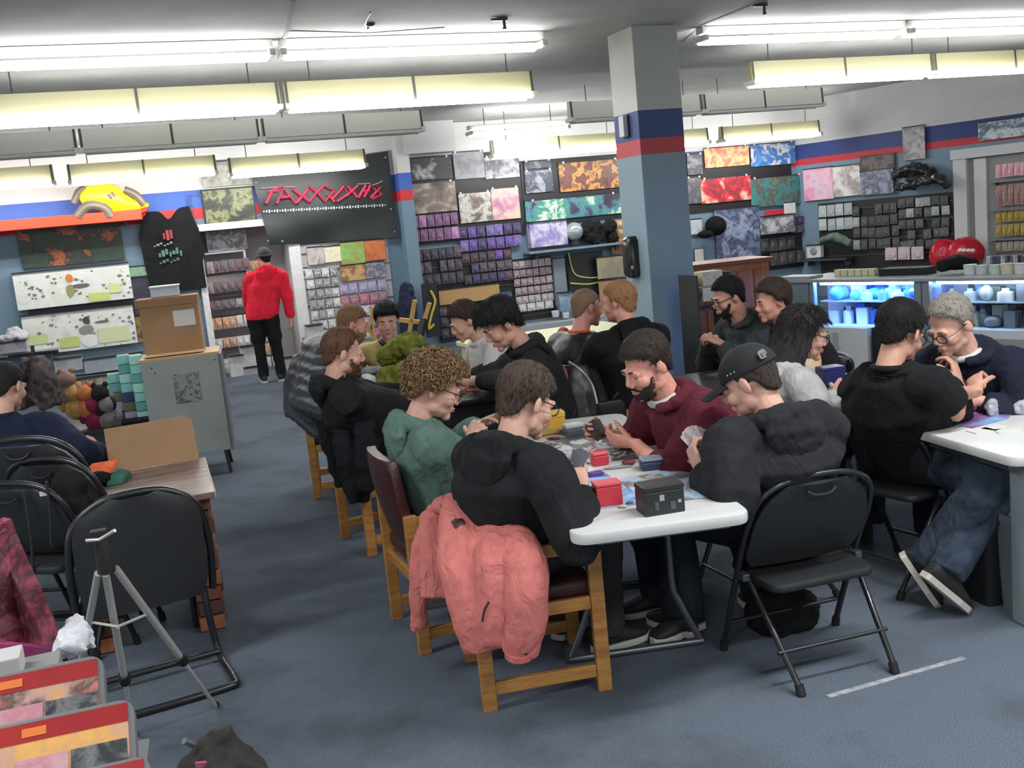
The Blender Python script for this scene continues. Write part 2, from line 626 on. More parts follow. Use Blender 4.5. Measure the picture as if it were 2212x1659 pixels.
def person(label, pel, head, by, hy, hp=20, hands=None, hn=None, hd=None, girth=1.0, top='hoodie', topm=None, legm=None, hairm=None, hair=None,
           skin='fair', beard=None, glasses=None, feet=None, knees=None, stand=False, near=True, hood=True, hroll=0, curl=0.7, name='person', hs=1.0, hoodm=None,
           elbow=None, shoe=None, sole=None, cap=None, drop=0.0, sleeve=1.0, collar=None, fold=0.02, seed=1, shw=1.06):
    rnd = random.Random(seed)
    vox = 0.0055 if near else 0.0085
    cvox = 0.0085 if near else 0.0125
    pel, head = V(pel), V(head)
    F = V((cos(radians(by)), sin(radians(by)), 0))
    Z = V((0, 0, 1))
    S = F.cross(Z)
    a, p = radians(hy), radians(hp)
    HF = V((cos(a) * cos(p), sin(a) * cos(p), -sin(p)))
    HS = HF.cross(Z).normalized()
    HU = HS.cross(HF)
    if hroll:
        q = Matrix.Rotation(radians(hroll), 3, HF)
        HS, HU = q @ HS, q @ HU
    def T(v):
        return head + (HS * v[0] + HF * v[1] + HU * v[2]) * hs
    root = thing(name, label, 'person', (pel.x, pel.y, 0), radians(by - 90))
    inv = wm(root).inverted()
    nb = head - HU * 0.125 - HF * 0.03 - Z * 0.045 - F * 0.02      # base of the neck
    mid = (pel + nb) / 2 - F * (0.035 if not stand else 0.0)
    def spine(t):
        return pel * ((1 - t) ** 2) + mid * (2 * t * (1 - t)) + nb * (t * t)
    def tan(t):
        return (spine(min(1, t + 0.02)) - spine(max(0, t - 0.02))).normalized()
    prof = [(-0.10, 0.155, 0.115), (0.0, 0.172, 0.135), (0.15, 0.172, 0.138), (0.32, 0.168, 0.135), (0.5, 0.172, 0.13), (0.68, 0.178, 0.125), (0.82, 0.165, 0.11), (0.92, 0.125, 0.085), (0.97, 0.085, 0.075), (1.03, 0.07, 0.066)]
    def torso(mb, k, ex, belly=0.0):
        rg = []
        for (t, w, d) in prof:
            tt = tan(max(0, t))
            c = spine(max(0, t)) + (tt * (t * 0.6) if t < 0 else V((0, 0, 0)))
            fx = S.cross(tt).normalized()
            g = 1 + (girth - 1) * (1 if t < 0.8 else 0.4)
            b = belly * max(0, sin(pi * min(1, max(0, t + 0.05) / 0.7)))
            rg.append(ring(c + (-fx if fx.dot(F) < 0 else fx) * b * 0.6, S * (w * k * g * (shw if t > .5 else 1) + ex), fx * (d * k * g + ex + b * 0.5), 20))
        mb.loft(rg)
    sh = {}
    c = spine(0.88)
    for sd in (-1, 1):
        sh[sd] = c + S * (sd * 0.168 * (1 + (girth - 1) * 0.7) * shw) - tan(0.88) * 0.02
    hips = {sd: pel + S * (sd * 0.09 * girth) for sd in (-1, 1)}
    if hands is None:
        hands = (pel + F * 0.36 - S * 0.14 + Z * 0.24, pel + F * 0.36 + S * 0.14 + Z * 0.24)
    hnd = {-1: V(hands[0]), 1: V(hands[1])}
    body, fing = MB(), MB()
    # head
    body.ball(T((0, -0.018, 0.03)), (0.076 * hs, 0.096 * hs, 0.086 * hs), 20, 14, Matrix((HS, HF, HU)).transposed())
    HM = Matrix((HS, HF, HU)).transposed()
    def hb(cx, r):
        body.ball(T(cx), tuple(x * hs for x in r) if isinstance(r, tuple) else r * hs, 12, 10, HM)
    hb((0, 0.03, -0.02), (0.064, 0.065, 0.085))
    hb((0, 0.035, -0.07), (0.053, 0.055, 0.045))
    hb((0, 0.078, -0.1), (0.024, 0.02, 0.02))
    for sd in (-1, 1):
        hb((0.038 * sd, 0.06, -0.032), 0.028)
        hb((0.028 * sd, 0.086, 0.02), (0.026, 0.011, 0.009))
        hb((0.011 * sd, 0.103, -0.036), 0.009)
        hb((0.032 * sd, 0.081, 0.008), (0.019, 0.012, 0.0095))
        hb((0.033 * sd, 0.078, -0.014), (0.017, 0.010, 0.006))
        hb((0.044 * sd, 0.004, -0.07), (0.018, 0.03, 0.028))
        body.ball(T((0.08 * sd, -0.012, -0.008)), (0.009 * hs, 0.021 * hs, 0.034 * hs), 10, 8, HM @ Matrix.Rotation(sd * 0.35, 3, 'Z') @ Matrix.Rotation(-0.2, 3, 'X'))
    body.tube([T((0, 0.09, 0.014)), T((0, 0.102, -0.01)), T((0, 0.114, -0.03))], [0.009 * hs, 0.011 * hs, 0.012 * hs], 8)
    hb((0, 0.095, -0.061), (0.022, 0.008, 0.006))
    hb((0, 0.093, -0.072), (0.019, 0.008, 0.006))
    body.tube([nb - tan(1) * 0.05, nb + Z * 0.01, T((0, -0.022, -0.06)), T((0, -0.015, -0.02))], [0.055, 0.059, 0.058, 0.058], 14)
    torso(body, 0.80, -0.014)
    top_mb, leg_mb = MB(), MB()
    for sd in (-1, 1):
        s0 = sh[sd]
        w = hnd[sd]
        pole = V(elbow[0 if sd < 0 else 1]) if elbow and elbow[0 if sd < 0 else 1] else (S * (sd * 0.75) - Z * 0.8 - F * 0.35)
        e = pole if pole.length > 2 else ik(s0, w, 0.30, 0.265, pole)      # a pole longer than 2 is the elbow itself
        fd = (w - e).normalized()
        body.tube([s0, (s0 + e) / 2, e, (e + w) / 2, w], [0.052, 0.047, 0.042, 0.04, 0.028], 10)
        nn = V(hn[0 if sd < 0 else 1]) if hn and hn[0 if sd < 0 else 1] else (-Z * 0.7 - S * sd * 0.5)
        dd = V(hd[0 if sd < 0 else 1]) if hd and hd[0 if sd < 0 else 1] else (fd * 0.6 + F * 0.5 - S * sd * 0.2)
        hand(body, fing, w + dd.normalized() * 0.01, dd, nn, (-S * sd) if abs(nn.z) > 0.5 else (-F if dd.normalized().z > 0.6 else Z), curl)
        g = 1 + (girth - 1) * 0.8
        lg = {'hoodie': 1.0, 'jacket': 1.0, 'tee': 0.48}.get(top, 1.0)
        lg = min(lg, sleeve)
        inn = s0 - S * (sd * 0.09) + Z * 0.0
        if lg < 0.6:
            q = s0.lerp(e, lg * 1.9)
            q = s0.lerp(e, 0.6)
            top_mb.tube([inn, s0, s0.lerp(e, 0.4), q], [0.076 * g, 0.078 * g, 0.07 * g, 0.07 * g], 14)
        else:
            cu = e.lerp(w, 0.96 * (lg - 0.5) * 2)
            m2 = e.lerp(cu, 0.5)
            top_mb.tube(arc([inn, s0, s0.lerp(e, 0.5), e, m2, cu], 3), [x * g * 1.06 for x in ([0.072] * 3 + [0.076] * 3 + [0.073] * 3 + [0.068, 0.065, 0.062] + [0.058, 0.056, 0.054] + [0.046])], 14)
            top_mb.ball(e, 0.066 * g)
        # leg
        h = hips[sd]
        if stand:
            ft = V(feet[0 if sd < 0 else 1]) if feet else V((h.x, h.y, 0.08))
            kn = h.lerp(ft, 0.48) + F * 0.02
        else:
            ft = V(feet[0 if sd < 0 else 1]) if feet else pel + F * 0.40 + S * (sd * 0.13) + Z * (0.09 - pel.z)
            kn = V(knees[0 if sd < 0 else 1]) if knees else ik(h, ft, 0.42, 0.42, Z * 1.0 + F * 0.9)
        body.tube([h, kn, ft], [0.075, 0.05, 0.036], 10)
        leg_mb.tube(arc([h, h.lerp(kn, 0.5), kn, kn.lerp(ft, 0.5), ft + (ft - kn).normalized() * 0.01], 3), [x * g for x in ([0.1] * 3 + [0.088] * 3 + [0.07, 0.067, 0.066] + [0.064] * 3 + [0.06])], 14)
        leg_mb.ball(kn, 0.07 * g)
        if shoe:
            sd_ = (F * 0.95 + S * (sd * 0.2)).normalized() if feet is None or len(feet) < 4 else V(feet[2 if sd < 0 else 3]).normalized()
            sw = sd_.cross(Z).normalized()
            su = sw.cross(sd_)
            base = ft - su * 0.075
            up_ = MB()
            rg = []
            for (x, wd, h0) in ((-0.075, 0.028, 0.06), (-0.06, 0.037, 0.095), (0.0, 0.039, 0.1), (0.05, 0.043, 0.075), (0.11, 0.048, 0.05), (0.16, 0.042, 0.036), (0.19, 0.022, 0.022)):
                cc = base + sd_ * x + su * (h0 / 2 + 0.012)
                rg.append(ring(cc, sw * wd, su * (h0 / 2), 12, 0.12))
            up_.loft(rg)
            so = part('shoe', up_, shoe, root, smooth=60)
            sm = MB()
            sm.prism([(-0.08, -0.022), (-0.07, -0.036), (0.02, -0.038), (0.11, -0.049), (0.17, -0.042), (0.2, -0.015), (0.2, 0.015), (0.17, 0.042), (0.11, 0.049), (0.02, 0.038), (-0.07, 0.036), (-0.08, 0.022)], base - su * 0.006, sd_, sw, su, 0.026)
            part('sole', sm, sole or mat('shoe_rubber', (190, 188, 182), rough=0.7), so)
    leg_mb.ball(pel - Z * 0.01, (0.165 * girth, 0.15 * girth, 0.12 * girth), 14, 10, Matrix((S, F, Z)).transposed())
    me = blend(body, 'body', SKIN(skin), vox, 3, inv=inv)
    bm = bmesh.new()
    bm.from_mesh(me)
    fm = fing.mesh('fingers', None, True, 0, 2, inv)
    bm.from_mesh(fm)
    for f in bm.faces:
        f.smooth = True
    bm.to_mesh(me)
    bm.free()
    bpy.data.meshes.remove(fm)
    part('body', me, None, root)
    torso(top_mb, 1.02, 0.022 + (0.012 if top == 'jacket' else 0), belly=max(0, girth - 1) * 0.35)
    gname = {'hoodie': 'hoodie', 'jacket': 'jacket', 'tee': 't_shirt'}[top]
    gm = blend(top_mb, gname, topm, cvox, 10, fold, 0.14, inv=inv)
    go = part(gname, gm, None, root)
    part('trousers', blend(leg_mb, 'trousers', legm or cloth('dark_denim', (34, 38, 48)), cvox * 1.1, 3, 0.014, 0.07, inv=inv), None, root)
    if hood:
        hm = MB()
        n0 = nb + Z * 0.012
        B = -F
        pts, rad = [], []
        for i in range(13):
            t = -pi * 0.86 + 2 * pi * 0.86 * i / 12
            k = (1 + cos(t)) / 2
            pts.append(n0 + B * (cos(t) * 0.088) + S * (sin(t) * 0.1 * girth ** 0.5) + Z * (0.02 * k - 0.045 * (1 - k)))
            rad.append(0.02 + 0.024 * k)
        hm.tube(pts, rad, 10)
        bk = n0 + B * 0.09
        D = (tan(0.9) * 0.85 + Z * 0.15).normalized()
        hm.loft([ring(bk + D * 0.03 + B * -0.005, S * 0.1, B * 0.035, 14), ring(bk - D * 0.035 + B * 0.02, S * 0.14, B * 0.044, 14), ring(bk - D * 0.10 + B * 0.03, S * 0.125, B * 0.04, 14),
                 ring(bk - D * (0.16 + drop) + B * 0.034, S * 0.08, B * 0.032, 14), ring(bk - D * (0.215 + drop) + B * 0.03, S * 0.02, B * 0.018, 14)])
        part('hood', blend(hm, 'hood', hoodm or topm, cvox * 0.9, 2, 0.018, 0.045, inv=inv), None, go)
    if collar is None and not hood:
        collar = topm
    if collar:
        cm = MB()
        cm.tube([nb + Z * 0.012 + F * (cos(t) * 0.066 + 0.005) + S * (sin(t) * 0.07) - Z * (0.035 * max(0, cos(t))) for t in [2 * pi * i / 20 for i in range(20)]], 0.016, 8, True)
        part('collar', cm, collar, go, True)
    if hair:
        hk = dict(hair)
        part('hair', hair_mesh(T, rnd=rnd, **hk), hairm, root, smooth=True)
    if beard:
        part('beard', beard_mesh(T, rnd=rnd, **(beard if isinstance(beard, dict) else {})), hairm, root)
    # eyes, brows, lips
    for sd in (-1, 1):
        eb = MB()
        eb.ball(T((0.032 * sd, 0.0755, -0.002)), 0.0122 * hs, 10, 8)
        eo = part('eye', eb, mat('eye_white', (172, 160, 154), rough=0.4), root, True)
        ib = MB()
        ib.ball(T((0.032 * sd, 0.0832, -0.006)), 0.0056 * hs, 8, 6)
        part('iris', ib, mat('iris_dark', (40, 30, 24), rough=0.25), eo, True)
        wb = MB()
        wb.tube([T((0.014 * sd, 0.098, 0.020)), T((0.03 * sd, 0.097, 0.027)), T((0.048 * sd, 0.085, 0.020))], [0.003, 0.0042, 0.002], 6)
        part('eyebrow', wb, hairm or mat('hair_dark', (30, 26, 24)), root, True)
    lb = MB()
    for u, w_ in ((-0.0615, 0.02), (-0.071, 0.018)):
        lb.tube([T((x * w_, 0.1025 - abs(x) ** 2 * 0.008, u + 0.001 * (1 - abs(x)))) for x in (-1, -0.5, 0, 0.5, 1)], [0.0015, 0.0038, 0.0042, 0.0038, 0.0015], 6)
    part('lips', lb, mat('lips', (176, 108, 98), rough=0.5), root, True)
    if glasses:
        gb = MB()
        for sd in (-1, 1):
            gb.tube([T((0.034 * sd + cos(t) * 0.026, 0.107 - abs(cos(t) * 0.5 + 0.5 * sd) * 0.004 * 1, -0.004 + sin(t) * 0.02)) for t in [2 * pi * i / 14 for i in range(14)]], 0.0022 * hs, 5, True)
            gb.tube([T((0.06 * sd, 0.103, 0.004)), T((0.078 * sd, 0.07, 0.006)), T((0.084 * sd, 0.0, 0.01)), T((0.082 * sd, -0.03, -0.005))], 0.0023 * hs, 5)
        gb.tube([T((-0.008, 0.109, 0.0)), T((0, 0.112, 0.003)), T((0.008, 0.109, 0.0))], 0.002, 5)
        gl = part('glasses', gb, glasses, root, True)
    if cap:
        cap(root, T, HM)
    return root, dict(T=T, F=F, S=S, nb=nb, sh=sh, hands=hnd, inv=inv, garment=go)
# ------------------------------------------------------------------ the room
A20 = radians(20)
UW = V((cos(A20), sin(A20), 0))            # along the back wall
NW = V((sin(A20), -cos(A20), 0))           # out of the back wall into the room
W0 = V((-4.5, 14.6, 0))
ZC = 3.42                                  # ceiling height
def wA(px, py, off=0.0):
    return atp(px, py, W0 + NW * off, NW)
K = wA(1722, 400)
K.z = 0
E2 = aty(2212, 400, 15.2)
E2.z = 0
UC = (E2 - K).normalized()
NC = V((UC.y, -UC.x, 0))
if NC.y > 0:
    NC = -NC
RC = atan2(UC.y, UC.x)
def wC(px, py, off=0.0):
    return atp(px, py, K + NC * off, NC)
def paint_by_height(name, zs, base, red, blue, white):
    nt = NT(name)
    g = nt.n('ShaderNodeNewGeometry')
    sx = nt.n('ShaderNodeSeparateXYZ')
    nt.l(g.outputs['Position'], sx.inputs[0])
    mr = nt.n('ShaderNodeMath', _operation='DIVIDE')
    mr.inputs[1].default_value = 4.0
    nt.l(sx.outputs['Z'], mr.inputs[0])
    r = nt.n('ShaderNodeValToRGB')
    cr = r.color_ramp
    cr.interpolation = 'CONSTANT'
    for i, (p, c) in enumerate(zip([0] + [z / 4 for z in zs], (base, red, blue, white))):
        e = cr.elements[i] if i < 2 else cr.elements.new(p)
        e.position = p
        e.color = (*lin(c), 1)
    nt.l(mr.outputs[0], r.inputs[0])
    nz = nt.n('ShaderNodeTexNoise', Scale=2.5, Detail=6.0)
    nt.l(g.outputs['Position'], nz.inputs['Vector'])
    hv = nt.n('ShaderNodeHueSaturation')
    m2 = nt.n('ShaderNodeMapRange')
    m2.inputs[3].default_value = 0.88
    m2.inputs[4].default_value = 1.08
    nt.l(nz.outputs['Fac'], m2.inputs[0])
    nt.l(m2.outputs[0], hv.inputs['Value'])
    nt.l(r.outputs[0], hv.inputs['Color'])
    nt.l(hv.outputs[0], nt.b.inputs['Base Color'])
    nt.b.inputs['Roughness'].default_value = 0.6
    return nt.m
zr, zb, zw = wA(436, 473).z, wA(436, 449).z, wA(436, 411).z
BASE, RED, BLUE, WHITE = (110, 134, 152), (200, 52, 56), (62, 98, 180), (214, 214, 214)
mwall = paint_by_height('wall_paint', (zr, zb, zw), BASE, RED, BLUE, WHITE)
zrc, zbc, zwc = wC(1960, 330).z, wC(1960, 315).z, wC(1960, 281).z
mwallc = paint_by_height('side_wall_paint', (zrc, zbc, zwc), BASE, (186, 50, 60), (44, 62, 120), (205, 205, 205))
# carpet
nt = NT('carpet')
tc = nt.n('ShaderNodeTexCoord')
n1 = nt.n('ShaderNodeTexNoise', Scale=220.0, Detail=3.0)
n2 = nt.n('ShaderNodeTexNoise', Scale=1.3, Detail=5.0, Roughness=0.6)
nt.l(tc.outputs['Object'], n1.inputs['Vector'])
nt.l(tc.outputs['Object'], n2.inputs['Vector'])
r1 = ramp(nt, [(76, 83, 93), (116, 125, 138)], lo=0.32, hi=0.68)
nt.l(n1.outputs['Fac'], r1.inputs[0])
r2 = ramp(nt, [(186, 182, 176), (255, 255, 255)], lo=0.3, hi=0.52)
nt.l(n2.outputs['Fac'], r2.inputs[0])
mx = nt.n('ShaderNodeMixRGB', _blend_type='MULTIPLY', Fac=0.8)
nt.l(r1.outputs[0], mx.inputs[1])
nt.l(r2.outputs[0], mx.inputs[2])
nt.l(mx.outputs[0], nt.b.inputs['Base Color'])
nt.b.inputs['Roughness'].default_value = 0.95
nt.b.inputs['Specular IOR Level'].default_value = 0.1
bp = nt.n('ShaderNodeBump', Strength=0.6, Distance=0.01)
nt.l(n1.outputs['Fac'], bp.inputs['Height'])
nt.l(bp.outputs[0], nt.b.inputs['Normal'])
carpet = nt.m
struct('floor', MB().box((1, 8, -0.05), (30, 30, 0.1)), carpet)
ceil_m = mat('ceiling_paint', (178, 178, 175), rough=0.85, c2=(162, 162, 159), nscale=1.2, bump=0.15, bscale=6)
ce = struct('ceiling', MB().box((1, 8, ZC + 0.05), (30, 30, 0.1)), ceil_m)
crack = mat('ceiling_joint', (150, 150, 148), rough=0.9)
for pts in (((598, 112), (622, 66), (634, 0)), ((1325, 118), (1180, 142), (1000, 160)), ((1474, 92), (1520, 52), (1650, 0)), ((622, 66), (795, 71), (960, 59))):
    mb = MB()
    pp = [atz(x, y, ZC) for x, y in pts]
    for a, b in zip(pp, pp[1:]):
        mb.bar(a, b, 0.03, 0.012)
    part('joint_strip', mb, crack, ce)
# back wall with a doorway (left piece, over the door, right piece)
DX0 = (wA(440, 600) - W0).dot(UW)
DX1 = (wA(640, 640) - W0).dot(UW)
KX = (K - W0).dot(UW)
ZD = wA(560, 486).z
def wallbox(x0, x1, z0, z1, d=0.2):
    c = W0 + UW * ((x0 + x1) / 2) - NW * (d / 2)
    return MB().box((c.x, c.y, (z0 + z1) / 2), (x1 - x0, d, z1 - z0), A20)
struct('wall_left', wallbox(-9, DX0, 0, ZC), mwall)
struct('wall_over_door', wallbox(DX0, DX1, ZD, ZC), mwall)
struct('wall_back', wallbox(DX1, KX + 0.3, 0, ZC), mwall)
cc = K + UC * 4 - NC * 0.1
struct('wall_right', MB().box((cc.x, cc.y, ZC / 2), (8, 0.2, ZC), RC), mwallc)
# niche behind the doorway
nic = MB()
dp = 0.9
for x0, x1, y0, y1 in ((DX0 - 0.1, DX0, 0, dp), (DX1, DX1 + 0.1, 0.2, dp), (DX0 - 0.1, DX1 + 0.1, dp, dp + 0.1)):
    c = W0 + UW * ((x0 + x1) / 2) - NW * ((y0 + y1) / 2)
    nic.box((c.x, c.y, 1.3), (x1 - x0, y1 - y0, 2.6), A20)
c = W0 + UW * ((DX0 + DX1) / 2) - NW * (dp / 2)
nic.box((c.x, c.y, 2.62), (DX1 - DX0 + .2, dp, 0.05), A20)
struct('wall_niche', nic, mat('niche_white', (206, 204, 204), rough=0.7))
white_trim = mat('white_trim', (212, 212, 214), rough=0.5, noise=0.04)
mb = MB()
for x0, x1, z0, z1 in ((DX0 - 0.06, DX0 + 0.03, 0, ZD), (DX1 - 0.03, DX1 + 0.14, 0, ZD), (DX0 - 0.06, DX1 + 0.14, ZD - 0.02, ZD + 0.08)):
    c = W0 + UW * ((x0 + x1) / 2) + NW * 0.01
    mb.box((c.x, c.y, (z0 + z1) / 2), (x1 - x0, 0.1, z1 - z0), A20)
struct('door_1', mb, white_trim, bev=0.006)
# pier between the banner and the hanging mats
PX = (wA(866, 400) - W0).dot(UW)
c = W0 + UW * PX + NW * 0.14
struct('wall_pier', MB().box((c.x, c.y, ZC / 2), (0.2, 0.28, ZC), A20), mwall)
# boxed-in beam over the mats
b0, b1 = (wA(862, 330) - W0).dot(UW), (wA(968, 330) - W0).dot(UW)
c = W0 + UW * ((b0 + b1) / 2) + NW * 0.2
zt = wA(910, 335).z
struct('trim_1', MB().box((c.x, c.y, (zt + ZC) / 2), (b1 - b0, 0.4, ZC - zt), A20), mat('trim_paint', (200, 200, 200), rough=0.7))

# pillar
PC = aty(1397, 500, 9.3)
PC.z = 0
PRZ = radians(21)
pux, puy = V((cos(PRZ), sin(PRZ), 0)), V((-sin(PRZ), cos(PRZ), 0))
PW = 0.465
pc = PC + pux * PW / 2 + puy * PW / 2
zp = [aty(1383, 301, 9.3).z, aty(1384, 338, 9.3).z, aty(1381, 240, 9.3).z]
mp = paint_by_height('pillar_paint', (zp[1], zp[0], zp[2]), (132, 154, 168), (190, 76, 80), (66, 82, 130), (190, 190, 186))
pt = thing('pillar', 'square grey blue pillar with a blue and red stripe standing behind the man in maroon', 'pillar', pc, PRZ)
part('shaft', MB().box((pc.x, pc.y, ZC / 2), (PW, PW, ZC), PRZ), mp, pt, bev=0.006)
def on_left_face(px, py, off=0.0):
    return atp(px, py, PC - pux * off, pux)
c = on_left_face(1371, 555)
mb = MB()
mb.loft([[c - pux * d + puy * (y * k) + V((0, 0, z * k)) for (y, z) in ((-.085, -.17), (-.05, -.195), (.05, -.195), (.085, -.17), (.085, .15), (.05, .195), (-.05, .195), (-.085, .15))] for d, k in ((0, 1), (.05, 1), (.09, .86), (.1, .6))])
dsp = thing('wall_dispenser', 'black rounded soap dispenser fixed to the side of the pillar', 'dispenser', c, PRZ)
part('body', mb, mat('gloss_black', (24, 25, 27), rough=0.3), dsp, True)
part('badge', MB().ball(on_left_face(1366, 578, 0.1), (0.012, 0.02, 0.02)), mat('badge_grey', (150, 150, 150), rough=0.4), dsp, True)
c = on_left_face(1354, 273)
sw = thing('wall_box', 'small grey white box high on the blue stripe of the pillar', 'switch box', c, PRZ)
part('lid', MB().box(c - pux * 0.03, (0.06, 0.09, 0.19), PRZ), mat('box_grey', (186, 190, 200), rough=0.4), sw, bev=0.006)
part('base', MB().box(c - pux * 0.004, (0.03, 0.12, 0.2), PRZ), mat('box_dark', (40, 44, 60), rough=0.5), sw)

# ------------------------------------------------------------------ lights
tube_m = emit('tube_light', (255, 255, 255), TUBE)
tube_w = emit('wall_tube_light', (255, 255, 255), TUBE * 1.9)      # row by the wall, strength raised to brighten the back wall
house_m = mat('fixture_white', (205, 205, 196), rough=0.5)
refl_m = mat('reflector_cream', (172, 168, 132), rough=0.45)
dark_m = mat('brace_dark', (70, 70, 62), rough=0.6)
unlit_m = mat('tube_off', (196, 196, 192), rough=0.35)
def fixture(label, P, L, lit=True, wing=True, rods=True, group=None, rz=A20, wall=False):
    """P: left end of the tubes, L: length along the row"""
    t = thing('strip_light', label, 'light', P, rz, group)
    hh = 0.06 if not wing else 0.24
    pm = refl_m if lit else mat('fixture_dusty', (214, 213, 206), rough=0.6)
    if wing:      # tall narrow channel with sloping cream sides, a tube hung on each side of its foot
        w = MB().loft([[V((x, p[0], p[1])) for p in ((-0.055, 0.03), (-0.035, hh), (0.035, hh), (0.055, 0.03))] for x in (0, L)])
        part('channel', w, pm, t, world=False)
        for q in (0.02, L * 0.5, L - 0.02):
            part('brace', MB().loft([[V((x, p[0], p[1])) for p in ((-0.062, 0.02), (-0.04, hh + .004), (0.04, hh + .004), (0.062, 0.02))] for x in (q - .012, q + .012)]), dark_m, t, world=False)
    else:
        part('housing', MB().box((L / 2, 0, 0.095), (L, 0.12, 0.06)), house_m, t, world=False, bev=0.006)
    for y in (-0.085, 0.085):
        part('tube', MB().tube([(0.04, y, 0.0), (L - 0.04, y, 0.0)], 0.021, 10), (tube_w if wall else tube_m) if lit else unlit_m, t, True, world=False)
    for x in (0.015, L - 0.015):
        part('end_cap', MB().box((x, 0, 0.02), (0.05, 0.21, 0.05)), house_m, t, world=False, bev=0.005)
    if rods:
        top = ZC - P.z
        for x in (0.25, L - 0.25):
            part('rod', MB().tube([(x, 0, hh), (x, 0, top)], 0.006, 6), dark_m, t, world=False)
    return t
def row(px, py, z):
    return atz(px, py, z)
def span(P, px, py):
    return (atp(px, py, P, NW) - P).dot(UW)
# first row, on the ceiling
P = row(598, 122, ZC - 0.13)
L = span(P, 1172, 108)
fixture('lit double tube light on the ceiling nearest the camera, middle of the frame', P + UW * 0.03, L - 0.03, True, False, False)
fixture('lit double tube light on the ceiling at the top left edge', P - UW * (L + 0.0), L - 0.03, True, False, False)
q = span(P, 1512, 100)
fixture('lit double tube light on the ceiling just right of the pillar top', P + UW * q, L * 1.02, True, False, False)
fixture('lit double tube light on the ceiling at the top right corner', P + UW * (q + L * 1.04), L, True, False, False)
# second row, hung with cream reflectors
P2 = row(612, 238, 3.0)
L2 = span(P2, 1152, 216)
fixture('hanging tube light with cream reflector whose right end is left of the pillar', P2 + UW * 0.02, L2 - 0.02)
fixture('hanging tube light with cream reflector at the left edge, second row', P2 - UW * L2, L2 - 0.02)
q = span(P2, 1620, 190)
fixture('hanging tube light with cream reflector whose left end is right of the pillar', P2 + UW * q, L2)
fixture('hanging tube light with cream reflector at the right edge of the frame', P2 + UW * (q + L2 + 0.02), L2)
# third row, dark
P3 = row(175, 330, 2.98)
L3 = span(P3, 920, 307) / 2
fixture('unlit hanging tube light, its right end above the black banner', P3 + UW * L3, L3 - 0.02, False)
fixture('unlit hanging tube light above the yellow and brown inflatable', P3, L3 - 0.02, False)
fixture('unlit hanging tube light at the left edge, third row', P3 - UW * L3, L3 - 0.02, False)
q = span(P3, 1232, 285)
fixture('unlit hanging tube light passing behind the pillar', P3 + UW * q, L3, False)
fixture('unlit hanging tube light to the right of the pillar, third row', P3 + UW * (q + L3 + 0.02), L3, False)
# fourth row, lit, close to the back wall
def r4(px, py):
    return atp(px, py, W0 + NW * 1.1, NW)
for (xa, ya, xb, lab) in ((-160, 418, 118, 'lit tube light near the back wall at the left edge of the frame'), (150, 398, 468, 'lit tube light near the back wall above the yellow and brown inflatable'),
                          (496, 382, 790, 'lit tube light in front of the black banner'), (1062, 341, 1345, 'lit tube light above the hanging mats left of the pillar'),
                          (1400, 320, 1528, 'short lit tube light emerging from behind the pillar'), (1556, 308, 1768, 'lit tube light above the red and orange mats right of the pillar')):
    Pq = r4(xa, ya)
    fixture(lab, Pq, (r4(xb, ya - 30 * (xb - xa) / 290) - Pq).dot(UW), True, True, True, wall=True)
Pq = atp(1012, 292, W0 + NW * 1.6, NW)
fixture('lit tube light high above the mats beside the unlit fixture', Pq, (atp(1226, 280, W0 + NW * 1.6, NW) - Pq).dot(UW), True, False, True)
# sprinkler heads and pipe on the ceiling
sp_m = mat('sprinkler_metal', (96, 96, 94), rough=0.4, metal=0.6)
for i, (px, py, lab) in enumerate(((1083, 38, 'ceiling sprinkler head at the top centre of the room'), (1646, 8, 'ceiling sprinkler head above the right row of lights'))):
    c = atz(px, py, ZC)
    t = thing('sprinkler_head', lab, 'sprinkler', c, A20)
    part('plate', MB().tube([(0, 0, -0.012), (0, 0, 0)], 0.05, 14), sp_m, t, True, world=False)
    part('arm', MB().bar((-0.09, 0, -0.015), (0.05, 0, -0.015), 0.018), sp_m, t, world=False)
    part('nozzle', MB().tube([(0.02, 0, 0), (0.02, 0, -0.07), (0.02, 0, -0.09)], [0.013, 0.012, 0.02], 8), sp_m, t, True, world=False)
c = atz(800, 50, ZC)
t = thing('ceiling_hook', 'small grey wire clip hanging from the ceiling left of the sprinkler', 'hook', c)
part('plate', MB().ball((0, 0, -0.01), (0.04, 0.03, 0.015)), sp_m, t, True, world=False)
part('wire', MB().tube(arc([(0, 0, -0.01), (-0.04, 0.05, -0.03), (-0.02, -0.15, -0.02), (0.05, -0.4, -0.005)]), 0.006, 6), sp_m, t, True, world=False)
# ------------------------------------------------------------------ furniture builders
black_tube = mat('black_tube', (30, 31, 33), rough=0.35, coat=0.2)
black_vinyl = mat('black_vinyl', (34, 36, 38), rough=0.5, bump=0.15, bscale=120)
rubber = mat('rubber_black', (18, 18, 19), rough=0.7)
pine = mat('pine_wood', (178, 128, 66), rough=0.5, c2=(150, 100, 48), nscale=7, stretch=(1, 1, 6), bump=0.1, bscale=30)
pale_pine = mat('pale_pine', (206, 170, 104), rough=0.5, c2=(186, 148, 84), nscale=8, bump=0.05)
maroon_vinyl = mat('maroon_vinyl', (66, 30, 30), rough=0.4, c2=(52, 24, 25), nscale=6, bump=0.2, bscale=25)
plate_white = mat('table_white', (204, 204, 201), rough=0.4, noise=0.03, nscale=3, bump=0.03, bscale=150)
grey_metal = mat('grey_metal', (104, 108, 112), rough=0.35, metal=0.7)
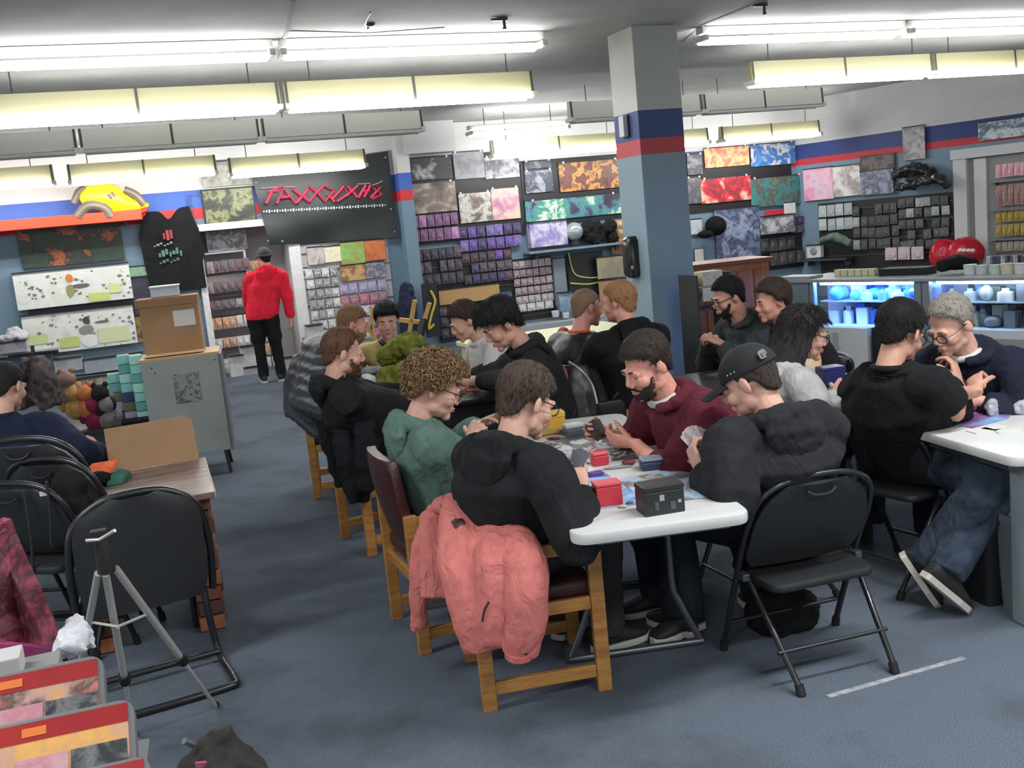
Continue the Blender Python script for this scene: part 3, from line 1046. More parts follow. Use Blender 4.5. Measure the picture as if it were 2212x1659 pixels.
def rounded(w, h, r, n=5):
    out = []
    for (cx, cy, a0) in ((w / 2 - r, h / 2 - r, 0), (-w / 2 + r, h / 2 - r, pi / 2), (-w / 2 + r, -h / 2 + r, pi), (w / 2 - r, -h / 2 + r, 1.5 * pi)):
        for i in range(n + 1):
            a = a0 + pi / 2 * i / n
            out.append((cx + r * cos(a), cy + r * sin(a)))
    return out
def folding_chair(label, mid_rear, face, k=1.0, group=None, slot=True, wide=1.0, tall=0.95, low=0.0, feet_in=0.0):
    """face: degrees the sitter looks towards; mid_rear: floor point between the rear feet"""
    a = radians(face)
    d = V((cos(a), sin(a), 0))
    loc = V(mid_rear) + d * 0.26 * k
    loc.z = 0
    t = thing('folding_chair', label, 'chair', loc, a - pi / 2, group)
    w = 0.225 * wide
    r = 0.0125
    fr = arc([(-w, 0.22, 0.02), (-w, 0.04, 0.44), (-w, -0.05, 0.62), (-w * 0.86, -0.1, 0.735), (-w * 0.4, -0.115, 0.79), (w * 0.4, -0.115, 0.79), (w * 0.86, -0.1, 0.735), (w, -0.05, 0.62), (w, 0.04, 0.44), (w, 0.22, 0.02)], 5)
    part('frame', MB().tube(fr, r, 10), black_tube, t, True, world=False)
    for s in (-1, 1):
        x = s * (w - 0.027 - feet_in)
        part('leg', MB().tube([(s * (w - .027), 0.10, 0.46 - low), (s * (w - .027), 0.03, 0.45 - low), (x, -0.26, 0.02)], r * 0.95, 10), black_tube, t, True, world=False)
        part('foot_cap', MB().tube([(x, -0.245, 0.04), (x, -0.262, 0.0)], 0.017, 10), rubber, t, True, world=False)
        part('foot_cap', MB().tube([(s * w, 0.213, 0.04), (s * w, 0.222, 0.0)], 0.017, 10), rubber, t, True, world=False)
        part('hinge', MB().box((s * (w - 0.013), 0.035, 0.455 - low), (0.03, 0.05, 0.03)), grey_metal, t, world=False, bev=0.004)
    part('stretcher', MB().tube([(-w + .027, -0.17, 0.14), (w - .027, -0.17, 0.14)], 0.008, 8), black_tube, t, True, world=False)
    part('stretcher', MB().tube([(-w, 0.175, 0.14), (w, 0.175, 0.14)], 0.008, 8), black_tube, t, True, world=False)
    seat = MB()
    seat.prism(rounded(0.385 * wide, 0.37, 0.06), (0, 0.035, 0.43 - low), (1, 0, 0), (0, 1, 0), (0, 0, 1), 0.035)
    part('seat', seat, black_vinyl, t, smooth=40, bev=0.012, world=False)
    back = []
    for i in range(9):
        f = i / 8
        row_ = []
        z = 0.49 - low + (0.28 + low) * f
        ww = (w - 0.014) * (1 if f < 0.55 else sqrt(max(0.0, 1 - ((f - 0.55) / 0.52) ** 2)) * 0.95 + 0.02)
        if f < 0.15:
            ww *= 0.86 + 0.14 * f / 0.15
        for j in range(11):
            s = -1 + 2 * j / 10
            row_.append((s * ww, 0.012 - 0.13 * (max(0, z - 0.49) / 0.3) ** 0.75 + 0.05 * max(0, .49 - z) / .1 - 0.022 * (1 - s * s), z))
        back.append(row_)
    bo = part('backrest', MB().sheet(back, 0.02), black_vinyl, t, smooth=40, world=False)
    if slot:
        part('hand_grip', MB().tube(arc([(-0.06, -0.142, 0.745), (-0.03, -0.15, 0.728), (0.03, -0.15, 0.728), (0.06, -0.142, 0.745)], 4), 0.006, 6), black_tube, bo, True, world=False)
    t.scale = (k, k, k * tall)
    return t
def wood_chair(label, loc, face, wood=None, group=None, back=True, cush=None, top=0.86):
    a = radians(face)
    t = thing('wood_chair', label, 'chair', (loc[0], loc[1], 0), a - pi / 2, group)
    wood = wood or pine
    cush = cush or maroon_vinyl
    W, D, H = 0.25, 0.225, 0.62
    for sx in (-1, 1):
        x = sx * (W - 0.016)
        for y in (-D, D):
            lo = part('leg', MB().box((x, y, H / 2), (0.032, 0.055, H)), wood, t, bev=0.003, world=False)
        for z, h in ((H - 0.035, 0.05), (0.36, 0.05), (0.085, 0.05)):
            part('rail', MB().box((x - sx * 0.003, 0, z), (0.024, 2 * D - 0.055, h)), wood, t, bev=0.003, world=False)
    for y in (-D, D):
        part('cross_rail', MB().box((0, y, 0.33), (2 * W - 0.06, 0.022, 0.05)), wood, t, bev=0.003, world=False)
    part('seat', MB().box((0, 0.0, 0.41), (2 * W - 0.07, 2 * D, 0.085)), cush, t, smooth=40, bev=0.03, world=False, seg=3)
    if back:
        g = []
        for i in range(8):
            f = i / 7
            z = 0.46 + (top - 0.46) * f
            g.append([((W - 0.03) * s * (1 if f < 0.8 else 1 - (f - 0.8) * 0.6), -D + 0.015 - 0.07 * f + 0.02 * s * s - 0.015 * sin(pi * f), z) for s in (-1, -0.75, -0.5, -0.25, 0, 0.25, 0.5, 0.75, 1)])
        part('backrest', MB().sheet(g, 0.045), cush, t, smooth=60, bev=0.008, world=False)
    return t
def folding_table(label, c, rz, W, L, z=0.74, mt=None, inset=0.55, legs=True):
    """W across x, L along y; c centre on the floor"""
    t = thing('folding_table', label, 'table', (c[0], c[1], 0), rz)
    part('table_top', MB().prism(rounded(W, L, 0.06), (0, 0, z - 0.042), (1, 0, 0), (0, 1, 0), (0, 0, 1), 0.042), mt or plate_white, t, smooth=40, bev=0.008, world=False)
    part('apron', MB().box((0, 0, z - 0.06), (W - 0.1, L - 0.2, 0.035)), grey_metal, t, world=False)
    if legs:
        for s in (-1, 1):
            y = s * (L / 2 - inset)
            for sx in (-1, 1):
                part('leg', MB().tube(arc([(sx * W * 0.27, y, z - 0.05), (sx * W * 0.27, y, 0.3), (sx * W * 0.31, y, 0.2), (sx * W * 0.43, y, 0.03)], 5), 0.0145, 10), grey_metal, t, True, world=False)
            part('foot_bar', MB().tube([(-W * 0.45, y, 0.018), (W * 0.45, y, 0.018)], 0.015, 10), grey_metal, t, True, world=False)
    return t
def carton(label, name, cat, c, size, rz, mt, group=None, bev=0.003, lid=None, lidm=None, face=None, facem=None):
    """closed box standing on c (centre of its base); optional lid seam and printed face"""
    t = thing(name, label, cat, c, rz, group)
    w, d, h = size
    lh = lid or 0
    part('body', MB().box((0, 0, (h - lh) / 2), (w, d, h - lh)), mt, t, bev=bev, world=False)
    if lid:
        part('lid', MB().box((0, 0, h - lh / 2 + 0.001), (w * 1.02, d * 1.02, lh)), lidm or mt, t, bev=bev, world=False)
    if facem:
        part('printed_face', MB().box((0, -d / 2 - 0.0012, (h - lh) / 2), (w * 0.94, 0.002, (h - lh) * 0.9)), facem, t, world=False)
    return t
# ------------------------------------------------------------------ tables
TZ = 0.74
NL = atz(1238, 1158, TZ)
T1R = radians(6)
e1, e2 = V((cos(T1R), sin(T1R), 0)), V((-sin(T1R), cos(T1R), 0))
T1W, T1L = 0.63, 2.0
c1 = NL + e1 * T1W / 2 + e2 * T1L / 2
folding_table('white plastic folding table in the foreground with the red and black card boxes on it', c1, T1R, T1W, T1L, TZ, inset=0.62)
C2 = atz(2192, 990, TZ)
T2R = radians(12)
f1, f2 = V((cos(T2R), sin(T2R), 0)), V((-sin(T2R), cos(T2R), 0))
c2 = C2 + f1 * 0.38 + f2 * 0.75
folding_table('white folding table at the right edge beside the man in the black T-shirt', c2, T2R, 0.76, 1.5, TZ, legs=False)
tb = [o for o in COL.objects if o.name == 'folding_table.001'][0]
lg = MB()
for yy in (-0.62, 0.62):
    lg.box((-0.32, yy, 0.34), (0.05, 0.09, 0.66))
    part('leg', MB().box((-0.24, yy, 0.34), (0.05, 0.10, 0.68)), mat('leg_grey', (138, 146, 150), rough=.5), tb, world=False, bev=0.008)
    part('leg', MB().box((0.325, yy, 0.34), (0.06, 0.10, 0.68)), grey_metal, tb, world=False, bev=0.008)
black_top = mat('black_laminate', (40, 41, 44), rough=0.3)
C3 = atz(1092, 852, TZ)
T3R = radians(14)
g1, g2 = V((cos(T3R), sin(T3R), 0)), V((-sin(T3R), cos(T3R), 0))
c3 = C3 - g1 * 0.36 + g2 * 0.85
t = thing('dark_table', 'black topped table in the middle between the two far groups of players', 'table', (c3.x, c3.y, 0), T3R)
part('table_top', MB().prism(rounded(0.72, 1.7, 0.04), (0, 0, TZ - 0.035), (1, 0, 0), (0, 1, 0), (0, 0, 1), 0.035), black_top, t, smooth=40, bev=0.006, world=False)
for sx in (-1, 1):
    for sy in (-1, 1):
        part('leg', MB().box((sx * 0.3, sy * 0.78, 0.35), (0.05, 0.05, 0.70)), black_tube, t, world=False)
part('apron', MB().box((0, -0.78, 0.55), (0.6, 0.02, 0.3)), mat('black_panel', (22, 22, 24), rough=0.6), t, world=False)

# ------------------------------------------------------------------ seats
m0 = (atz(1722, 1508, 0) + atz(1942, 1450, 0)) / 2
folding_chair('black folding chair under the man in the black cap, its back to the camera', m0, 105, 1.0, wide=1.16, low=.07, feet_in=.035, tall=.97)
A = atz(1075, 1532, 0)
B = atz(1292, 1492, 0)
d = (B - A).normalized()
ca = math.degrees(atan2(d.y, d.x))
ch1 = (A + B) / 2 + V((-d.y, d.x, 0)) * 0.235
wood_chair('pine framed chair in front with a pink jacket hung over its back', ch1, ca, top=.74)
A2, B2 = atz(925, 1416, 0), atz(858, 1332, 0)
d2 = (A2 - B2).normalized()
d2 = V((-d2.y, d2.x, 0))
ch2 = (A2 + B2) / 2 + d2 * 0.22
wood_chair('wooden chair with maroon vinyl back under the person in the green hoodie', ch2, math.degrees(atan2(d2.y, d2.x)))
A3, B3 = atz(803, 1197, 0), atz(752, 1162, 0)
d3 = (A3 - B3).normalized()
d3 = V((-d3.y, d3.x, 0))
ch3 = (A3 + B3) / 2 + d3 * 0.22
wood_chair('wooden chair under the bearded man in the black hoodie at the aisle', ch3, math.degrees(atan2(d3.y, d3.x)), cush=black_vinyl)
# chair of the man in the T-shirt
A5 = atz(1945, 1296, 0)
m5 = A5 + V((-sin(radians(28)), cos(radians(28)), 0)) * 0.2
folding_chair('black folding chair under the man in the black T-shirt', m5, 28, 1.0)

# ------------------------------------------------------------------ players
hr = lambda n, c: mat('hair_' + n, c, rough=0.75, spec=0.2, island=0.45)
brown, dkbrown, black_h = hr('brown', (62, 52, 45)), hr('dark_brown', (50, 42, 37)), hr('black', (30, 28, 28))
blk = cloth('black_fleece', (33, 34, 36))
blk2 = cloth('faded_black_fleece', (38, 39, 41))
jean_d = cloth('dark_jeans', (30, 33, 42))
glm = mat('glasses_black', (18, 18, 20), rough=0.3)
shoe_d = mat('dark_shoe', (30, 30, 31), rough=0.7)

P1, _1 = person('young man in a black hoodie with short brown hair seated before the pink jacket', (ch1.x - 0.07, ch1.y + 0.0, 0.55), aty(1137, 868, 3.74), 40, 38, 24,
       hands=(aty(1196, 1032, 3.86), aty(1262, 1062, 3.66)), hn=((0.2, -0.6, -0.5), (-.1, 0.8, -0.5)), hd=((0.75, 0.2, .3), (-.15, 0.5, 0.45)), girth=1.22, topm=blk, hairm=brown,
       hair=dict(top=0.026, side=0.009, fringe=0.006, n=1800, ln=0.024), glasses=glm, seed=1, hs=1.08, legm=cloth('grey_jeans', (52, 52, 54)), shoe=shoe_d, elbow=(None, (0.3, -0.5, -1)), curl=0.9)
green = cloth('green_fleece', (88, 114, 104), noise=0.08)
P2, _2 = person('person in a sage green hoodie with curly light brown hair and glasses', (ch2.x + 0.04, ch2.y - 0.02, 0.56), aty(940, 838, 4.42), 18, 12, 24,
       hands=(aty(1040, 915, 4.7), aty(1015, 950, 4.45)), girth=1.22, topm=green, hairm=hr('light_brown', (104, 82, 60)), hair=dict(top=0.036, side=0.024, fringe=0.012, n=2400, curly=0.010),
       glasses=glm, seed=2, hs=1.08, legm=jean_d, shoe=shoe_d, drop=0.03)
mar = cloth('maroon_fleece', (92, 36, 48), noise=0.1)
P3, _3 = person('bearded man in a maroon hoodie with pushed up sleeves holding cards', (0.98, 4.36, 0.56), aty(1396, 790, 4.2), 200, 208, 22,
       hands=(atz(1372, 958, 0.81), atz(1312, 935, 0.83)), hn=((0.25, .8, 0.5), (.3, -.9, 0.2)), hd=((-0.9, 0.25, 0.2), (-.85, -0.4, 0.2)), elbow=((.5, -.8, -.6), None), girth=1.3, topm=mar, hairm=dkbrown,
       hair=dict(top=0.026, side=0.006, fringe=0.006, n=1400, ln=0.02), beard=True, skin='rosy', seed=3, hs=1.06, sleeve=0.78, collar=mat('undershirt_white', (200, 196, 190)), shoe=shoe_d, curl=0.8, drop=-0.02)
def cap4(root, T, HM):
    cb = MB()
    rings = []
    for i in range(10):
        th = (i / 9) ** 0.9 * radians(92)
        rings.append([T((sin(th) * sin(p) * 0.088, -0.02 + sin(th) * cos(p) * 0.112, 0.036 + cos(th) * 0.094)) for p in [2 * pi * j / 32 for j in range(32)]])
    rings.append([T((sin(p) * 0.08, -0.02 + cos(p) * 0.104, 0.03)) for p in [2 * pi * j / 32 for j in range(32)]])
    cb.loft(rings)
    capm = mat('cap_black', (27, 27, 29), rough=0.85, bump=0.2, bscale=150)
    co = part('cap', cb, capm, root, True)
    g = []
    for i in range(6):
        f = i / 5
        g.append([T((x * (0.078 - 0.01 * f), 0.06 + (0.108 * f) * sqrt(max(0.0, 1 - (x * 0.82) ** 2)) - (0.035 * x * x) * (1 - f) + 0.02, 0.034 - 0.014 * f - 0.02 * x * x)) for x in [-1 + 2 * j / 12 for j in range(13)]])
    part('brim', MB().sheet(g, 0.005), capm, co, smooth=60)
    part('button', MB().ball(T((0, -0.02, 0.131)), 0.009, 8, 6), capm, co, True)
    for k in range(3):
        part('eyelet', MB().ball(T((-0.0885 + 0.004 * k * k * 0, -0.005 + 0.014 * k, 0.052)), 0.0032, 6, 5), mat('thread_grey', (170, 170, 170)), co, True)
    pb = MB()
    pb.prism(rounded(0.042, 0.034, 0.012), T((-0.052, -0.112, 0.062)), HM @ V((0.88, -0.47, 0)), HM @ V((0, 0, 1)), HM @ V((-0.47, -0.88, 0.15)), 0.004)
    part('patch', pb, art('cap_patch', [(30, 30, 32), (120, 120, 120), (40, 40, 42)], 60), co)
P4, _4 = person('man in a black cap and black hoodie holding cards, seated on the near folding chair', (1.02, 3.92, 0.57), aty(1616, 824, 3.82), 114, 148, 26,
       hands=(aty(1514, 1022, 3.78), aty(1552, 1010, 3.95)), hn=((.7, .3, 0.2), (-.6, .3, .3)), hd=((-.25, 0.35, 0.9), (-.5, -.1, .8)), girth=1.42, topm=blk2, hairm=dkbrown,
       hair=dict(top=0.004, side=0.006, n=600, ln=0.016), cap=cap4, seed=4, hs=1.08, legm=jean_d, elbow=(aty(1582, 1082, 3.58), None),
       feet=(V((0.62, 4.1, .09)), V((1.0, 4.2, .09))), shoe=shoe_d, curl=0.9, drop=0.03)
tee = cloth('black_cotton', (26, 26, 28), bump=0.3)
jean_b = cloth('blue_jeans', (56, 65, 78), noise=0.2)
P5, _5 = person('man in a black T-shirt and blue jeans with feet tucked under his folding chair', (m5.x + 0.34, m5.y + 0.21, 0.57), aty(1945, 720, 4.42), 30, 38, 24,
       hands=(atz(2110, 845, 0.90), aty(2072, 832, 4.42)), hn=(None, (-.6, .6, 0.1)), hd=((.2, .6, .3), (-.05, .35, .9)), girth=1.38, top='tee', topm=tee, hairm=black_h, hood=False,
       hair=dict(top=0.028, side=0.012, fringe=0.01, n=1500, ln=0.024), glasses=glm, skin='tan', seed=5, hs=1.08, legm=jean_b, shoe=mat('sneaker_black', (38, 37, 36), rough=0.7), sole=mat('sneaker_sole', (196, 190, 178), rough=0.6),
       knees=(atz(2170, 1020, 0.55), atz(2130, 1042, 0.56)), feet=(atz(2045, 1235, 0.2), atz(2002, 1212, 0.2), V((0.55, 0.1, -0.55)), V((0.42, -0.12, -0.75))), elbow=(None, aty(2064, 892, 4.28)))
navy = cloth('navy_fleece', (32, 36, 50))
P6, _6 = person('grey haired man with glasses in a navy hoodie at the right edge facing left', (2.42, 4.95, 0.56), aty(2053, 702, 4.62), 212, 205, 26,
       hands=(aty(2118, 866, 4.52), aty(2100, 858, 4.70)), hn=((.2, .8, -.2), (.2, -.8, -.2)), hd=((-.9, .1, .1), (-.8, -.3, .1)), girth=1.25, topm=navy, hairm=mat('hair_grey', (112, 107, 100), rough=.75, spec=.2, island=.2),
       hair=dict(top=0.02, side=0.008, n=1200, recede=1), glasses=glm, skin='fair', seed=6, hs=1.06, curl=1.05, collar=mat('undershirt_white', (200, 196, 190)))
P7, _7 = person('person in a light grey hoodie with long dark hair and glasses facing right', (1.40, 5.18, 0.56), aty(1738, 722, 5.05), 5, 2, 14,
       hands=(atz(1830, 842, 0.82), atz(1806, 850, 0.82)), girth=1.12, topm=cloth('light_grey_fleece', (180, 177, 175), noise=0.06), hairm=hr('near_black', (36, 33, 33)),
       hair=dict(top=0.03, side=0.022, long=0.2, n=2500, ln=0.05), glasses=glm, seed=7, hs=1.05)
P8, _8 = person('man with glasses and beard in a dark grey hoodie behind the pillar facing left', (1.78, 6.75, 0.56), aty(1572, 642, 6.45), 200, 195, 16, girth=1.2,
       hands=(aty(1560, 742, 6.45), aty(1535, 735, 6.6)), topm=cloth('charcoal_fleece', (62, 66, 70)), hairm=black_h, hair=dict(top=0.024, side=0.01, n=1500), glasses=glm, beard=dict(full=False, th=0.004, n=200), near=False, seed=8, skin='tan')
P9, _9 = person('dark haired person in a dark top half hidden behind the long haired player', (2.02, 6.45, 0.56), aty(1668, 650, 6.2), 185, 190, 10, girth=1.1,
       topm=cloth('dark_plum', (48, 40, 44)), hairm=dkbrown, hair=dict(top=0.03, side=0.02, n=1500), near=False, seed=9, skin='rosy', hood=False)
leather = mat('black_leather', (28, 28, 30), rough=0.42, bump=0.12, bscale=14)
P10, _10 = person('person in a black leather jacket over an orange hood left of the pillar', (0.47, 6.62, 0.58), aty(1268, 664, 6.55), 40, 25, 10, girth=1.1, top='jacket', topm=leather,
       hairm=hr('shaved', (96, 78, 64)), hair=dict(top=0.004, side=0.003, n=300, ln=0.006), near=False, seed=10, hood=False, collar=cloth('orange_fleece', (214, 84, 46)), skin='rosy')
P11, _11 = person('person in a black hoodie seen from behind with short ginger hair beside the pillar', (0.74, 6.3, 0.58), aty(1336, 652, 6.25), 120, 145, 5, girth=1.25, topm=cloth('jet_black_fleece', (24, 25, 27)),
       hairm=hr('ginger', (136, 100, 72)), hair=dict(top=0.02, side=0.012, n=1600), near=False, seed=11, skin='rosy')
P12, _12 = person('young man in a black hoodie with thick swept black hair leaning over the dark table', (0.22, 5.95, 0.56), aty(1084, 702, 5.7), 188, 192, 30, girth=1.1,
       hands=(atz(1040, 822, 0.82), atz(1028, 805, 0.82)), hn=((.2, .6, -.5), None), topm=blk, hairm=black_h, hair=dict(top=0.045, side=0.012, fringe=0.035, n=1500, ln=0.035), seed=12, skin='tan', hs=1.05)
P13, _13 = person('person in a white T-shirt with black printed patches behind the dark haired player', (-0.04, 6.95, 0.56), aty(1003, 694, 6.75), 200, 200, 26, top='hoodie', hood=False, girth=1.05,
       topm=art('white_print_shirt', [(205, 203, 200)] * 9 + [(30, 30, 32)], 5.0, dist=0.3, rough=0.9), hairm=dkbrown, hair=dict(top=0.03, side=0.008, n=1500), near=False, seed=13, sleeve=0.8)
P14, _14 = person('man in a pale yellow shirt with black hair facing the camera at the far end', (-0.84, 7.6, 0.56), aty(836, 692, 7.3), -80, -85, 14, girth=1.05,
       hands=(atz(872, 770, 0.82), atz(838, 780, 0.82)), topm=cloth('pale_yellow', (196, 182, 122), noise=0.06), hood=False, hairm=black_h, hair=dict(top=0.03, side=0.014, fringe=0.022, n=1600), near=False, seed=14, skin='fair',
       collar=mat('dark_red_shirt', (58, 26, 30)))
P15, _15 = person('man with fair cropped hair and bare forearms leaning in beside the yellow shirt', (-1.22, 7.3, 0.56), aty(763, 700, 7.1), 10, 12, 16, girth=1.1, top='tee', topm=cloth('dark_olive', (70, 66, 58)), hood=False,
       hands=(atz(850, 785, 0.84), atz(838, 800, 0.82)), hairm=hr('fair_brown', (118, 92, 68)), hair=dict(top=0.02, side=0.006, n=1600), near=False, seed=15, skin='rosy', beard=dict(full=True, th=0.003, n=150))
P16, _16 = person('bearded man in a black hoodie with reddish brown hair beside the aisle', (ch3.x + 0.03, ch3.y, 0.56), aty(742, 762, 5.6), 18, 18, 12, girth=1.25, topm=blk, hairm=hr('red_brown', (78, 56, 44)),
       hair=dict(top=0.02, side=0.007, n=1200, recede=1), beard=dict(full=True, th=0.005), seed=16, hands=(atz(880, 850, 0.8), atz(860, 862, 0.8)), hs=1.05, legm=jean_d, shoe=shoe_d)
fl, fr_ = atz(572, 826, 0), atz(610, 822, 0)
fm_ = (fl + fr_) / 2
def cap17(root, T, HM):
    cb = MB()
    rings = []
    for i in range(8):
        th = (i / 7) ** 0.9 * radians(100)
        rings.append([T((sin(th) * sin(p) * 0.09, -0.02 + sin(th) * cos(p) * 0.115, 0.03 + cos(th) * 0.1)) for p in [2 * pi * j / 24 for j in range(24)]])
    cb.loft(rings)
    cm = mat('beanie_grey', (74, 76, 80), rough=0.95, bump=0.4, bscale=80)
    co = part('beanie', cb, cm, root, True)
    part('cuff', MB().tube([T((sin(p) * 0.089, -0.02 + cos(p) * 0.113, 0.012)) for p in [2 * pi * j / 24 for j in range(24)]], 0.014, 8, True), cm, co, True)
P17, _17 = person('person standing at the far doorway in a red hoodie and black trousers, seen from behind', (fm_.x - 0.03, fm_.y, 0.93), aty(570, 556, fm_.y - 0.02), 95, 125, 4, stand=True, girth=1.16,
       hands=(V((fm_.x - 0.26, fm_.y + 0.24, 0.98)), V((fm_.x + 0.33, fm_.y + 0.05, 0.83))), hd=((.3, .5, .1), (0, .1, -1)), hn=(None, (-1, 0, 0)), topm=cloth('red_fleece', (232, 44, 66), noise=0.06), legm=cloth('black_trousers', (28, 28, 30)),
       hairm=black_h, hair=dict(top=0.004, side=0.006, n=400), cap=cap17, near=False, seed=17, feet=(V((fl.x, fl.y, .08)), V((fr_.x, fr_.y, .08))), shoe=shoe_d, sole=mat('sole_white', (200, 200, 200)), hs=1.06)
P18, _18 = person('man in a navy sweatshirt with cropped black hair at the left edge, seen from behind', (-2.62, 5.3, 0.56), aty(14, 834, 5.4), 92, 80, 18, girth=1.25, topm=cloth('navy_sweat', (30, 36, 56)), hood=False,
       hands=(aty(150, 955, 5.7), aty(222, 985, 5.4)), hairm=black_h, hair=dict(top=0.01, side=0.006, n=1500, ln=0.012), seed=18, hs=1.05, elbow=(None, (.9, -.6, -.5)))
# ------------------------------------------------------------------ things on and around the near tables
def onT(px, py, z=TZ):
    return atz(px, py, z)
def flat(name, label, cat, quad, z, th, mt, group=None):
    """flat sheet lying on a table: corners given as seen"""
    pts = [atz(x, y, z) for x, y in quad]
    c = sum(pts, V((0, 0, 0))) / len(pts)
    mb = MB()
    n = len(pts)
    mb.add(pts + [p + V((0, 0, th)) for p in pts], [tuple(range(n)), tuple(range(n, 2 * n))] + [(i, (i + 1) % n, n + (i + 1) % n, n + i) for i in range(n)])
    return solo(name, mb, mt, label, cat, (c.x, c.y, z), 0, group)
flat('playmat', 'dark grey playmat with white cloud patches under the forearms of the man in maroon', 'playmat', ((1172, 957), (1290, 922), (1432, 985), (1244, 1004)), TZ + .001, .003,
     art('mat_grey', [(58, 58, 62), (74, 72, 74), (66, 60, 58), (190, 190, 192), (84, 82, 82), (56, 54, 56)], 7, seed=2))
flat('playmat', 'pale blue playmat under the large red card box', 'playmat', ((1238, 1040), (1300, 1018), (1402, 1086), (1256, 1104)), TZ + .001, .003,
     art('mat_blue', [(70, 92, 140), (120, 158, 200), (160, 196, 226), (130, 170, 214), (84, 110, 160), (176, 206, 230)], 6, const=False, seed=3))
flat('playmat', 'blue and brown playmat behind the black card box', 'playmat', ((1338, 1038), (1468, 1011), (1560, 1072), (1400, 1090)), TZ + .001, .003,
     art('mat_sky', [(150, 190, 220), (120, 166, 206), (176, 208, 228), (146, 130, 124), (120, 104, 98), (154, 140, 132)], 5, const=False, seed=8))
redbox, redlid = mat('card_box_red', (196, 52, 66), rough=0.45), mat('card_box_red_lid', (206, 66, 80), rough=0.45)
c = onT(1316, 1096)
carton('large red card box standing on the near end of the white table', 'card_box', 'box', c + V((0, .04, 0)), (0.098, 0.078, 0.088), radians(8), redbox, lid=0.012, lidm=redlid, bev=0.004)
c = onT(1432, 1112)
bb = carton('black card box with small grey pictures on its front on the white table', 'card_box', 'box', c + V((0, .05, 0)), (0.150, 0.10, 0.105), radians(12), mat('card_box_black', (34, 36, 38), rough=0.45), lid=0.02, bev=0.004)
dm = mat('sticker_grey', (150, 152, 152), rough=0.5)
for x, z, w, h in ((-0.01, 0.062, 0.018, 0.022), (-0.03, 0.035, 0.014, 0.03), (0.03, 0.03, 0.02, 0.03), (0.055, 0.042, 0.012, 0.012)):
    part('sticker', MB().box((x, -0.0512, z), (w, 0.001, h)), dm if h < .025 else mat('sticker_dark', (74, 76, 78), rough=.5), bb, world=False)
c = onT(1296, 1004)
carton('small red card box with open slanted lid on the grey playmat', 'card_box', 'box', c, (0.07, 0.05, 0.06), radians(14), mat('card_box_crimson', (186, 44, 62), rough=0.45), lid=0.016, lidm=mat('card_box_pink', (214, 88, 104), rough=.4), bev=0.006)
c = onT(1410, 1016)
carton('navy blue card box with grey lid beside the cards of the man in the cap', 'card_box', 'box', c + V((0, .03, 0)), (0.092, 0.075, 0.05), radians(2), mat('card_box_navy', (44, 56, 86), rough=0.45), lid=0.014, lidm=mat('lid_greyblue', (124, 132, 146), rough=.4), bev=0.008)
c = onT(1287, 1030)
carton('small purple card box lying by the large red card box', 'card_box', 'box', c, (0.06, 0.034, 0.024), radians(14), mat('card_box_purple', (92, 52, 128), rough=0.45), bev=0.005)
c = onT(1241, 942)
carton('grey card box with pale lid at the far end of the white table', 'card_box', 'box', c + V((0, .04, 0)), (0.10, 0.07, 0.055), radians(16), mat('card_box_grey', (84, 92, 104), rough=0.45), lid=0.02, lidm=mat('lid_pale', (178, 182, 184), rough=.4), bev=0.006)
c = onT(1203, 932)
carton('yellow cardboard card box at the far end of the white table', 'card_box', 'box', c + V((0, .06, 0)), (0.088, 0.08, 0.095), radians(10), mat('card_box_yellow', (204, 152, 52), rough=0.5), lid=0.03, lidm=mat('card_box_yellow_lid', (212, 168, 76), rough=.5), bev=0.004)
mb = MB()
for k in range(9):
    mb.ball(onT(1160 + k * 6, 945 - k * 1.2) + V((R.uniform(-.01, .01), R.uniform(-.01, .02), 0.012)), (0.03, 0.02, 0.014), 8, 6)
c = onT(1180, 942)
solo('plush_snake', blend(mb, 'plush_snake', mat('plush_tan', (166, 132, 72), rough=.95), 0.006, 2, inv=Matrix.Translation(-c)), None, 'small tan plush strip beside the yellow card box', 'plush', c)
def pouch(label, cat, name, quad, z, h, mt):
    pts = [atz(x, y, z) for x, y in quad]
    c = sum(pts, V((0, 0, 0))) / 4
    g = []
    for i in range(7):
        a = pts[0].lerp(pts[3], i / 6)
        b = pts[1].lerp(pts[2], i / 6)
        g.append([a.lerp(b, j / 6) + V((0, 0, 0.006 + h * sin(pi * i / 6) * sin(pi * j / 6) + R.uniform(0, .004))) for j in range(7)])
    return solo(name, MB().sheet(g, 0.008), mt, label, cat, (c.x, c.y, z), smooth=True)
pouch('teal zipped pouch lying beside the left playmat', 'pouch', 'pouch', ((1152, 982), (1196, 968), (1216, 998), (1176, 1012)), TZ, 0.03, mat('teal_fabric', (72, 150, 172), rough=.7, bump=.2))
for (px, py, lab, cc_, sz) in ((1345, 1097, 'cream folded scrap in front of the two big card boxes', (198, 186, 168), (.03, .016, .006)), (1360, 1090, 'grey oval counter between the red and black card boxes', (96, 96, 98), (.026, .014, .007)),
                               (1358, 1004, 'dark red folded token beside the navy card box', (110, 40, 50), (.05, .03, .012)), (1335, 1013, 'grey pen lying on the white table top', (130, 130, 132), (.11, .008, .007)),
                               (1332, 982, 'white token on the dark playmat', (206, 204, 200), (.03, .012, .005)), (1196, 950, 'dark red token beside the grey card box', (130, 50, 60), (.06, .02, .008))):
    c = onT(px, py)
    solo('token', MB().ball((0, 0, sz[2]), (sz[0] / 1.6, sz[1] / 1.6, sz[2]), 10, 6), mat('token_%d%d' % (px, py), cc_, rough=.5), lab, 'token', c, R.uniform(-.4, .4), world=False, smooth=True)
